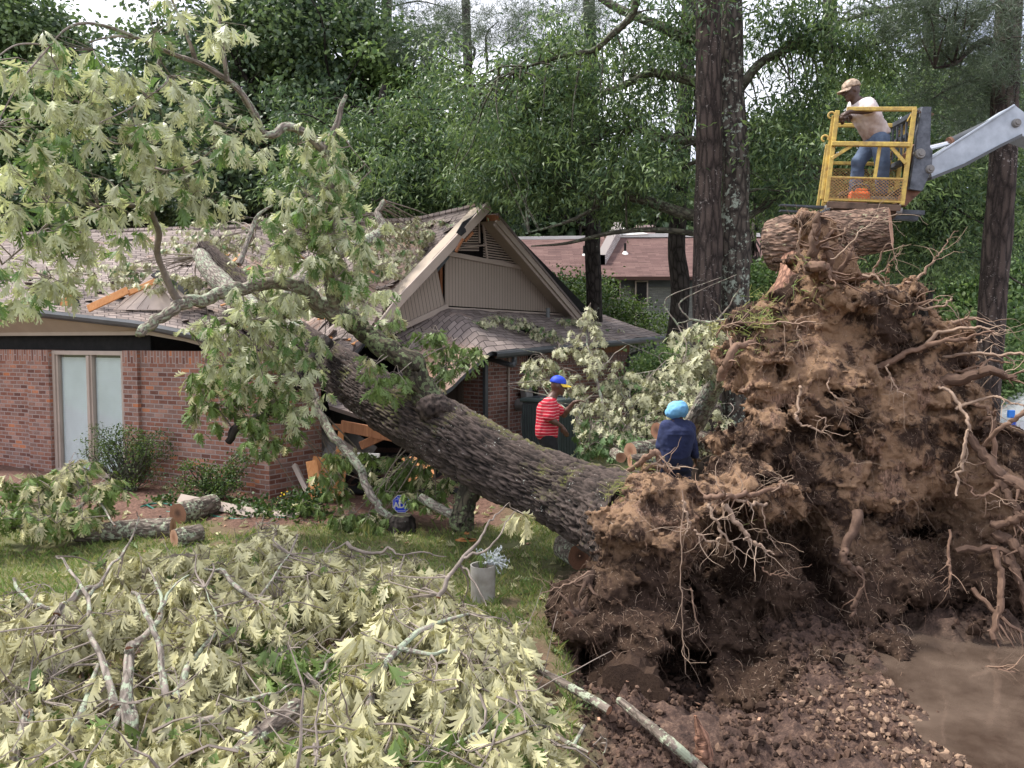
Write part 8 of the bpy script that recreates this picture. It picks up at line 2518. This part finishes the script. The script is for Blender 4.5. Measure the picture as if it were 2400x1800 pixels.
for (x, z) in ((-HW - .05, 1.0), (-HW - .09, .73)):      # hooks
    a = Acc(); th = np.linspace(-.5, 4.6, 16)
    p = np.array([K_(x + .035 * math.cos(q) - .01, -HD, z + .035 * math.sin(q)) for q in th])
    a.tube(p, .012, 6); a.build('hook', M['yellow'], cage, smooth=True)


def expanded(name, o, ux, uz, Wd, Hg, nx, nz):
    a = Acc()
    dx = Wd / nx; dz = Hg / nz
    for r_ in range(nz + 1):
        for s_ in (1, -1):
            pts = []
            for k in range(nx * 2 + 1):
                zz = r_ * dz + s_ * (dz / 2 if k % 2 else 0)
                pts.append(o + ux * (k * dx / 2) + uz * min(max(zz, 0), Hg))
            pts = np.array(pts)
            for k in range(len(pts) - 1):
                if np.linalg.norm(pts[k + 1] - pts[k]) < 1e-6: continue
                q0, q1 = pts[k], pts[k + 1]
                n_ = nrm(np.cross(q1 - q0, np.cross(ux, uz))) * .0028
                b_ = np.cross(ux, uz) * .002
                a.add([q0 - n_ - b_, q1 - n_ - b_, q1 + n_ - b_, q0 + n_ - b_, q0 - n_ + b_, q1 - n_ + b_, q1 + n_ + b_, q0 + n_ + b_], [[0, 1, 2, 3], [7, 6, 5, 4], [3, 2, 6, 7], [0, 4, 5, 1]])
    a.build(name, M['rusty'], cage)


expanded('mesh_panel', K_(-HW + .02, -HD - .03, .03), BX, BZ, 2 * HW - .04, .24, 19, 7)
expanded('mesh_panel', K_(-HW + .02, HD, .03), BX, BZ, 2 * HW - .04, .50, 19, 14)
a = Acc(); a.box(K_(0, 0, -.06), (2 * HW - .04, 2 * HD, .11), BR, 0, .004); a.box(K_(-.18, -HD - .02, -.05), (.44, .05, .08), BR, 0, .005); a.box(K_(.22, -HD - .02, -.06), (.36, .05, .07), BR, 0, .005)
a.build('deck', M['platform_wood'], cage)
for x in (-HW + .02, HW - .02):
    a = Acc(); a.tube([K_(x - .03, -HD, -.09), K_(x + .03, -HD, -.09)], .042, 16); a.box(K_(x, -HD, -.05), (.02, .05, .07), BR)
    a.build('caster', M['meter'], cage)
# chain across
def chain(name, label, pts, step=.035, r=.012, mat='rust_brown'):
    p = smooth(pts, 10); s_ = np.concatenate([[0], np.cumsum(np.linalg.norm(np.diff(p, axis=0), axis=1))])
    a = Acc()
    for k in range(int(s_[-1] / step)):
        c_ = np.array([np.interp(k * step, s_, p[:, i]) for i in range(3)]); c2 = np.array([np.interp((k + 1) * step, s_, p[:, i]) for i in range(3)])
        d = nrm(c2 - c_); n1 = nrm(np.cross(d, V3(.3, 1, .2))); n1 = n1 if k % 2 else np.cross(d, n1)
        th = np.linspace(0, 2 * np.pi, 9)
        loop = np.array([(c_ + c2) / 2 + d * math.cos(q) * step * .72 + n1 * math.sin(q) * r for q in th])
        a.tube(loop, r * .32, 5, caps=False)
    return tag(a.build(name, M[mat], origin=p.mean(0), smooth=True), label, 'chain')


chain('steel_chain', 'rusty chain hanging inside the right end of the yellow cage', [K_(HW - .05, HD - .1, HH - .06), K_(HW - .12, HD - .2, .7), K_(HW - .15, HD - .2, .35), K_(HW - .10, HD - .1, .2)])
chain('steel_chain', 'dark chain from the forks wrapped round the hanging log', [W(1945, 488, 8.9), W(1922, 500, 8.6), W(1915, 520, 8.45), W(1916, 548, 8.42), W(1918, 575, 8.5)], mat='dark_steel')
chain('steel_chain', 'slack rusty chain from the top rail of the cage to the black carriage', [K_(HW + .02, -HD, HH - .01), K_(HW + .12, -HD + .1, HH - .03), K_(HW + .24, -HD + .2, HH + .0)])
# chainsaw on the deck
cs = thing('chainsaw', K_(-.06, -.10, 0), 'orange chainsaw lying on the deck inside the yellow cage', 'chainsaw')
a = Acc(); a.box(K_(-.04, -.10, .10), (.24, .16, .13), BR, 0, .04); a.box(K_(-.02, -.10, .17), (.14, .10, .06), BR, 0, .02); a.build('body', m_simple('orange_plastic', (.75, .13, .035), .4, .06, 8), cs)
a = Acc(); a.box(K_(.24, -.12, .08), (.36, .012, .07), BR, 0, .004); a.build('guide_bar', M['metal_grey'], cs)
a = Acc(); a.tube(smooth([K_(-.14, -.10, .13), K_(-.10, -.10, .24), K_(.04, -.10, .24), K_(.08, -.10, .13)], 5), .014, 8); a.build('handle', M['dark_steel'], cs, smooth=True)

# the lift: forks, carriage, boom and ram
lift = thing('boom_lift', W(2170, 450, 9.3), 'telescopic handler boom with black fork carriage and pale grey arm entering from the right', 'lift')
CX = V3(1, 0, 0)


def prism(acc, pp, Y0, Y1, mat=0):
    f0 = [W(x, y, Y0) for x, y in pp]
    f1 = [p + V3(0, Y1 - Y0, 0) for p in f0]
    acc.poly(f0[::-1], mat); acc.poly(f1, mat)
    n = len(pp)
    for k in range(n):
        q = (k + 1) % n
        acc.add([f0[k], f0[q], f1[q], f1[k]], [[0, 1, 2, 3]], mat)


side = [(2163, 250), (2183, 250), (2180, 345), (2186, 352), (2184, 395), (2162, 447), (2132, 443), (2147, 345), (2150, 310)]
a = Acc(); prism(a, side, 8.98, 9.03); a.build('carriage_plate', M['chipped'], lift)
a = Acc(); prism(a, side, 9.85, 9.90); a.build('carriage_plate', M['chipped'], lift)
for (x, y, w_, h_) in ((2168, 256, .10, .06), (2165, 300, .08, .05), (2160, 360, .08, .06), (2148, 438, .10, .08)):
    a = Acc(); c_ = W(x, y, 9.03); a.box(c_ + V3(0, .41, 0), (w_, .815, h_), None, 0, .006); a.build('crossbar', M['dark_steel'], lift)
a = Acc()
for k in range(7):
    c_ = W(2160, 268, 9.03) + V3(0, .08 + k * .11, 0); e_ = W(2150, 345, 9.03) + V3(0, .08 + k * .11, 0)
    a.box((c_ + e_) / 2, (.02, .02, np.linalg.norm(c_ - e_)), basis(V3(1, 0, 0), c_ - e_), 0)
a.build('backrest_grille', M['dark_steel'], lift)
a = Acc(); prism(a, [(2122, 360), (2147, 335), (2147, 352), (2126, 400), (2122, 440), (2108, 470), (2100, 480), (2122, 484), (2160, 448), (2133, 443)], 9.05, 9.12)
a.build('mast_bracket', M['rust_brown'], lift)
for z_, Yf in ((458, -.20), (485, .24)):
    a = Acc()
    r_, l_, l2 = K_(HW + .25, Yf, -.075), K_(-HW - .52, Yf, -.045), K_(-HW, Yf, -.06)
    d_ = nrm(l2 - r_)
    a.add([r_ + V3(0, -.05, .025), r_ + V3(0, .05, .025), r_ + V3(0, .05, -.025), r_ + V3(0, -.05, -.025), l_ + V3(0, -.04, .010), l_ + V3(0, .04, .010), l_ + V3(0, .04, -.006), l_ + V3(0, -.04, -.006)],
          [[0, 1, 2, 3], [7, 6, 5, 4], [0, 4, 5, 1], [1, 5, 6, 2], [2, 6, 7, 3], [3, 7, 4, 0]])
    a.build('fork', M['dark_steel'], lift)
a = Acc(); prism(a, [(2184, 418), (2180, 372), (2378, 246), (2412, 272), (2470, 262), (2640, 290), (2640, 400), (2470, 345), (2396, 318), (2345, 343), (2262, 388), (2184, 420)], 9.32, 9.62)
a.build('boom', M['boom_paint'], lift)
a = Acc(); prism(a, [(2184, 414), (2262, 382), (2345, 338), (2396, 313), (2396, 320), (2345, 345), (2262, 390), (2184, 421)], 9.30, 9.64); a.build('boom_edge', M['gutter'], lift)
a = Acc()
bar(a, W(2180, 372, 9.31), W(2378, 246, 9.31), .025, tk=.02)
a.build('boom_seam', M['boom_paint'], lift)
for (x, y, r_) in ((2383, 288, .052), (2157, 360, .060), (2180, 396, .050)):
    a = Acc(); c_ = W(x, y, 9.30 if x > 2200 else 8.97)
    a.tube([c_ + V3(0, .06, 0), c_, c_ - V3(0, .02, 0)], [r_, r_, r_ * .85], 18); a.tube([c_ - V3(0, .02, 0), c_ - V3(0, .035, 0)], r_ * .5, 6); a.build('pin', M['meter'], lift)
a = Acc(); a.tube([W(2172, 348, 9.5), W(2226, 335, 9.5)], .030, 16); a.build('ram_rod', M['chrome'], lift, smooth=True)
a = Acc(); a.tube([W(2224, 336, 9.5), W(2230, 334, 9.5)], .072, 18, mat=1); a.tube([W(2229, 334, 9.5), W(2320, 292, 9.5)], .062, 18); a.build('ram_cylinder', [M['gutter'], M['rust_brown']], lift, smooth=True)

# the man leaning on the rail
Yb = 9.42
j = lambda px, py, dy=0: W(px, py, Yb + dy)
b = K_(.12, .1, -.02)
J = dict(head=j(1995, 213), neck=j(2010, 240), chest=j(2026, 262, 0), pelvis=j(2056, 318, .05), shoulder=[j(2032, 244, -.13), j(2002, 250, .18)], elbow=[j(2040, 258, -.22), j(1992, 278, .16)],
         wrist=[j(1990, 262, -.22), j(1982, 270, -.10)], hip=[j(2062, 330, -.06), j(2050, 330, .14)])
J['knee'] = [j(2068, 385, -.10), j(2012, 380, .14)]
J['ankle'] = [j(2066, 448, .0), j(2004, 446, .20)]; J['foot'] = V3(-1, 0, 0)
t, HR, caps = person('man in dirty white shirt, jeans and camouflage cap leaning on the cage rail', b, J, V3(-1, -.10, -.25), V3(-.22, 0, 1), 'skin_b',
                     hands=[(V3(-1, 0, -.45), V3(-.3, .35, -1), .75, 1), (V3(-.6, -.5, -.6), V3(.2, .6, -.6), .8, -1)])
S_ = J['shoulder']; E_ = J['elbow']
garment(t, 'shirt', [(J['chest'] + V3(0, -.05, 0), J['pelvis'] + V3(0, -.04, 0), .142, .135), (J['chest'] + V3(0, .05, 0), J['pelvis'] + V3(0, .04, 0), .142, .135), (S_[0] + V3(.02, 0, -.03), S_[1] + V3(.02, 0, -.03), .085, .085), (S_[0], J['neck'] - V3(-.01, 0, .03), .07, .058), (S_[1], J['neck'] - V3(-.01, 0, .03), .07, .058),
                     (S_[0], S_[0] + (E_[0] - S_[0]) * .75, .078, .075), (S_[1], S_[1] + (E_[1] - S_[1]) * .7, .075, .072)], M['dirty'], clips=[(J['pelvis'] - V3(-.01, 0, .04), V3(.5, 0, -1))])
garment(t, 'jeans', [(J['hip'][i], J['knee'][i], .115, .085) for i in (0, 1)] + [(J['knee'][i], J['ankle'][i], .085, .075) for i in (0, 1)] + [(J['pelvis'] - V3(-.01, 0, .03), (J['hip'][0] + J['hip'][1]) / 2, .135, .13)], 'denim', h=.014)
for i in (0, 1):
    a = Acc(); c_ = J['ankle'][i] - V3(0, 0, .06)
    a.tube([c_ + V3(.07, 0, 0), c_ + V3(.0, 0, .01), c_ + V3(-.10, 0, -.01), c_ + V3(-.20, 0, -.02)], [.04, .052, .050, .032], 10); a.build('boot', M['boots'], t, smooth=True)
cap_hat(t, J['head'], HR, 'cap_camo', 'cap_camo', visor=.09)

# ------------------------------------------------------------------ things round the house and on the lawn
ac = thing('air_conditioner', (.72, 14.0, 0), 'dark green louvred air conditioner unit against the brick wall behind the man in red', 'air conditioner')
Ra = basis(gt)
c0 = V3(.70, 14.05, 0)
a = Acc(); a.box(c0 + V3(0, 0, .66), (.74, .74, 1.10), Ra, 0, .01); a.build('cabinet', M['gutter'], ac)
M['ac_green'] = m_simple('ac_green', (.085, .11, .105), .5, .08, 6)
a = Acc()
for sx in range(4):
    ax_ = (gn, gt, -gn, -gt)[sx]; tx = (gt, gn, gt, gn)[sx]
    for k in range(13):
        a.box(c0 + ax_ * .385 + tx * (-.33 + .055 * k) + V3(0, 0, .64), (.012 if True else 0, .022, 1.02), basis(tx), 0)
a.build('louvres', M['ac_green'], ac)
a = Acc(); a.box(c0 + V3(0, 0, 1.24), (.82, .82, .07), Ra, 0, .02); a.box(c0 + V3(0, 0, .07), (.84, .84, .12), Ra, 0, .01); a.build('top_cover', M['ac_green'], ac)
a = Acc()
for k in range(6): 
    th = np.linspace(0, 2 * np.pi, 25); r_ = .08 + .05 * k
    a.tube(np.array([c0 + V3(math.cos(q) * r_, math.sin(q) * r_, 1.285) for q in th]), .004, 4, caps=False)
a.build('fan_guard', M['dark_steel'], ac)

# security sign
sp = G(940, 1240, 0.0)
sg = thing('yard_sign', sp, 'blue octagonal security yard sign with white letters behind the stump', 'sign')
c_ = W(941, 1181, sp[1]); s_ = 21 * sp[1] / F
def octo(s, y):
    k = s * .44
    return [c_ + V3(x, y, z) for x, z in ((-k, -s), (k, -s), (s, -k), (s, k), (k, s), (-k, s), (-s, k), (-s, -k))]
def plate_(acc, pts, th, mat=0):
    q = [p + V3(0, th, 0) for p in pts]; acc.poly(pts, mat); acc.poly(q[::-1], mat)
    for k in range(len(pts)):
        m_ = (k + 1) % len(pts); acc.add([pts[k], q[k], q[m_], pts[m_]], [[0, 1, 2, 3]], mat)
a = Acc(); plate_(a, octo(s_, 0), .006, 0); plate_(a, octo(s_ * .93, -.003), .002, 1)
for x0, x1, z0, z1 in ((-.74, .74, .46, .50), (-.74, .74, -.80, -.76), (-.74, -.70, -.8, .5), (.70, .74, -.8, .5)):
    a.box(c_ + V3((x0 + x1) / 2 * s_, -.005, (z0 + z1) / 2 * s_), ((x1 - x0) * s_, .003, (z1 - z0) * s_))
blue = m_simple('sign_blue', (.02, .06, .70), .4, .03, 5, 0)
a.build('panel', [M['white_paint'], blue], sg)
def text(body, loc, size, mat, parent, name='lettering', ext=.001, bold=.0):
    cu = bpy.data.curves.new(name, 'FONT'); cu.body = body; cu.size = size; cu.extrude = ext; cu.offset = bold; cu.align_x = 'CENTER'; cu.align_y = 'CENTER'
    o = bpy.data.objects.new('tmp_text', cu); COL.objects.link(o)
    dg = bpy.context.evaluated_depsgraph_get()
    me = bpy.data.meshes.new_from_object(o.evaluated_get(dg)); me.name = name
    bpy.data.objects.remove(o)
    m_ = Matrix.Rotation(math.pi / 2, 4, 'X'); me.transform(m_)
    me.transform(Matrix.Translation(Vector(loc) - parent_world(parent)))
    me.materials.clear(); me.materials.append(mat)
    q = bpy.data.objects.new(name, me); COL.objects.link(q); q.parent = parent
    return q
text('ADT', c_ + V3(0, -.008, -.16 * s_), s_ * .88, M['white_paint'], sg, bold=.004)
text('Secured', c_ + V3(0, -.008, .68 * s_), s_ * .30, M['white_paint'], sg)
a = Acc(); a.tube([V3(c_[0], c_[1] + .02, 0), V3(c_[0], c_[1] + .02, c_[2] + s_ * 1.05)], .008, 6); a.build('stake', M['dark_steel'], sg)
leafy_branch('small leafy sprig hiding the right edge of the blue sign', [([(1010, 1190, 9.1), (985, 1172, 9.05), (962, 1166, 9.0)], [.006, .005, .002])], [(968, 1172, 8, 10, 8.95, 2), (990, 1165, 18, 14, 9.1, 4)], L=(.09, .13), pale=.1, grp=1)

# planter pot with grey plant
pb = G(1132, 1412, 0.0)
pt = thing('planter_pot', pb, 'weathered pale grey round planter pot standing on the lawn by the leaf heap', 'planter')
rr_ = 30 * pb[1] / F
a = Acc(); hh = .335
prof = [(rr_ * .90, 0), (rr_ * .96, .02), (rr_, hh), (rr_ * 1.0, hh + .004), (rr_ * .90, hh + .002), (rr_ * .88, hh - .05)]
n = 28; th = np.linspace(0, 2 * np.pi, n + 1)
V = np.array([[pb[0] + r_ * math.cos(q), pb[1] + r_ * math.sin(q), pb[2] + z] for r_, z in prof for q in th])
i_ = (np.arange(len(prof) - 1)[:, None] * (n + 1) + np.arange(n)[None]).ravel()
a.add(V, np.stack([i_, i_ + 1, i_ + n + 2, i_ + n + 1], 1)); a.poly([pb + V3(rr_ * .9 * math.cos(q), rr_ * .9 * math.sin(q), hh - .05) for q in th[:-1]], 1)
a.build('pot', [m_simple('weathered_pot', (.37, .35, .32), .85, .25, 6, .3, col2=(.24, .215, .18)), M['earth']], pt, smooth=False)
a = Acc()
for k in range(26):
    an = RNG.random() * 6.28; d = V3(math.cos(an), math.sin(an), 0)
    p = smooth([pb + V3(0, 0, hh - .03) + d * .03, pb + V3(0, 0, hh + .10) + d * .07, pb + V3(0, 0, hh + .05) + d * RNG.uniform(.1, .2)], 4)
    sd_ = V3(-d[1], d[0], 0) * .004; m_ = len(p); wv_ = np.linspace(1, .1, m_)[:, None]; kk_ = np.arange(m_ - 1)
    a.add(np.vstack([p - sd_ * wv_, p + sd_ * wv_]), np.stack([kk_, kk_ + 1, kk_ + 1 + m_, kk_ + m_], 1), tint=.3)
a.build('grass_blades', M['grass'], pt)
a = Acc()
q0 = pb + V3(rr_ * .5, 0, hh)
for k in range(30):
    q = wander(q0, V3(RNG.uniform(-.1, 1.0), RNG.normal(0, .3), 1.1), RNG.uniform(.10, .20), 6, .22, -.16)
    a.tube(q, np.linspace(.003, .0015, len(q)), 3, caps=False)
    for c in q[2:]:
        for _ in range(6):
            d = nrm(RNG.normal(0, 1, 3)); e = nrm(np.cross(d, V3(0, 0, 1))) * .003
            a.add([c - e, c + e, c + d * .022], [[0, 1, 2]])
a.build('silver_foliage', m_simple('silver_leaf', (.60, .64, .66), .8, .1, 9, 0), pt)

# hose, wood splinters, flowers
def hose(label, pp):
    p = smooth(pp, 8)
    a = Acc(); a.tube(p, .011, 8)
    return tag(a.build('garden_hose', m_simple('hose_green', (.02, .16, .12), .4, .1, 9, .05), origin=p.mean(0), smooth=True), label, 'hose')
hose('green garden hose looping over the mulch left of the short fat log', [G(330, 1188, .02), G(360, 1180, .02), G(395, 1182, .03), G(412, 1192, .02), G(405, 1200, .02), G(370, 1196, .02), G(345, 1184, .03)])
hose('green garden hose lying on the mulch right of the short fat log', [G(495, 1208, .02), G(530, 1214, .02), G(570, 1216, .02), G(600, 1208, .02), G(640, 1212, .02), G(670, 1214, .02)])
def chip(label, px, py, L_, w_):
    a = Acc(); c_ = G(px, py, .02)
    pts = [c_ + V3(x * L_, y * w_, 0) for x, y in ((-.5, 0), (-.2, -.4), (.2, -.5), (.5, -.2), (.45, .3), (.1, .5), (-.25, .3))]
    plate_(a, [p + V3(0, 0, .012 + .01 * k % .02) for k, p in enumerate(pts)], .0)
    slab(a, [p + V3(0, 0, .02) for p in pts], V3(0, 0, 1), .018)
    return tag(a.build('wood_splinter', M['wood_raw'], origin=c_), label, 'wood piece')
chip('flat orange wood splinter lying alone on the lawn', 1092, 1268, .24, .10)
chip('small orange wood chip just beyond the flat splinter on the lawn', 1094, 1252, .06, .05)
a = Acc()
for k in range(14):
    c_ = G(668, 1190, 0) + V3(RNG.normal(0, .03), RNG.normal(0, .03), RNG.uniform(.08, .22))
    ball(a, c_, (.014, .014, .010), 0, 4)
fl = thing('flower_clump', G(668, 1190, 0), 'tiny clump of yellow flowers at the foot of the brick corner', 'flowers')
a.build('petals', m_simple('petal_yellow', (.75, .50, .03), .7, .1, 9, 0), fl)
a = Acc()
for k in range(10):
    p0 = G(668, 1190, 0) + RNG.normal(0, .02, 3) * V3(1, 1, 0); a.tube([p0, p0 + V3(RNG.normal(0, .03), 0, .18)], .003, 4)
a.build('stalks', M['shrub'], fl)

# pale car and the small blue panel at the right edge
car = thing('parked_car', (9.9, 13.0, .05), 'pale silver car parked on the driveway, only its tail visible past the roots', 'car')
prof = [(7.75, .42), (7.72, .62), (7.76, .92), (7.95, 1.02), (8.5, 1.07), (9.0, 1.38), (9.3, 1.46), (10.5, 1.46), (11.2, 1.10), (12.1, .95), (12.3, .70), (12.28, .42)]
a = Acc()
hw = .86
f0 = [V3(x, 13.0 - hw * (1 if z < 1.1 else .82), z) for x, z in prof]; f1 = [V3(x, 13.0 + hw * (1 if z < 1.1 else .82), z) for x, z in prof]
a.poly(f0[::-1]); a.poly(f1)
for k in range(len(prof)):
    m_ = (k + 1) % len(prof); a.add([f0[k], f0[m_], f1[m_], f1[k]], [[0, 1, 2, 3]])
a.build('body', m_simple('silver_paint', (.62, .64, .66), .25, .03, 3, 0, metal=.2, spec=.6), car, smooth=False)
a = Acc()
a.poly([V3(8.75, 13 - hw - .004 + .10, 1.12), V3(9.12, 13 - hw * .82 - .01, 1.36), V3(10.4, 13 - hw * .82 - .01, 1.38), V3(10.9, 13 - hw - .004 + .10, 1.12)])
a.poly([V3(8.55, 12.4, 1.095), V3(8.55, 13.6, 1.095), V3(8.97, 13.55, 1.36), V3(8.97, 12.45, 1.36)][::-1])
a.build('window', M['dark'], car)
for x in (8.55, 11.5):
    for y in (12.22, 13.78):
        a = Acc(); a.tube([V3(x, y - .09, .37), V3(x, y + .09, .37)], .32, 24); wl_ = a.build('wheel', M['dark_trousers'], car)
        a = Acc(); a.tube([V3(x, y - .105, .37), V3(x, y + .105, .37)], .19, 12); a.build('rim', M['chrome'], wl_)
a = Acc(); a.box((7.72, 13.0, .52), (.10, 1.6, .2), None, 0, .03); a.build('bumper', M['dark_steel'], car)
for y in (12.35, 13.65):
    a = Acc(); a.box((7.75, y, .82), (.05, .22, .14), None, 0, .02); a.build('tail_light', m_simple('tail_light_red', (.35, .02, .02), .25, .03, 3, 0), car)
q = W(2371, 990, 9.0)
bp = thing('blue_panel', V3(q[0], 9.0, .05), 'small blue panel on thin white legs in front of the pale car tail', 'panel')
a = Acc(); a.box(q + V3(-.01, 0, .10), (.085, .03, .09), None, 0, .01); a.build('upper_board', m_simple('blue_light', (.03, .22, .72), .4, .05, 4, 0), bp)
a = Acc(); a.box(q + V3(.02, .0, -.045), (.06, .03, .20), None, 0, .01); a.build('lower_board', m_simple('blue_deep', (.02, .08, .45), .4, .05, 4, 0), bp)
for dx in (-.005, .035):
    a = Acc(); a.tube([V3(q[0] + dx, 9.0, .05), V3(q[0] + dx, 9.0, q[2] - .13)], .005, 6); a.build('leg', M['white_paint'], bp)
print("script time", round(time.time() - T0, 1), "objects", len(bpy.data.objects))
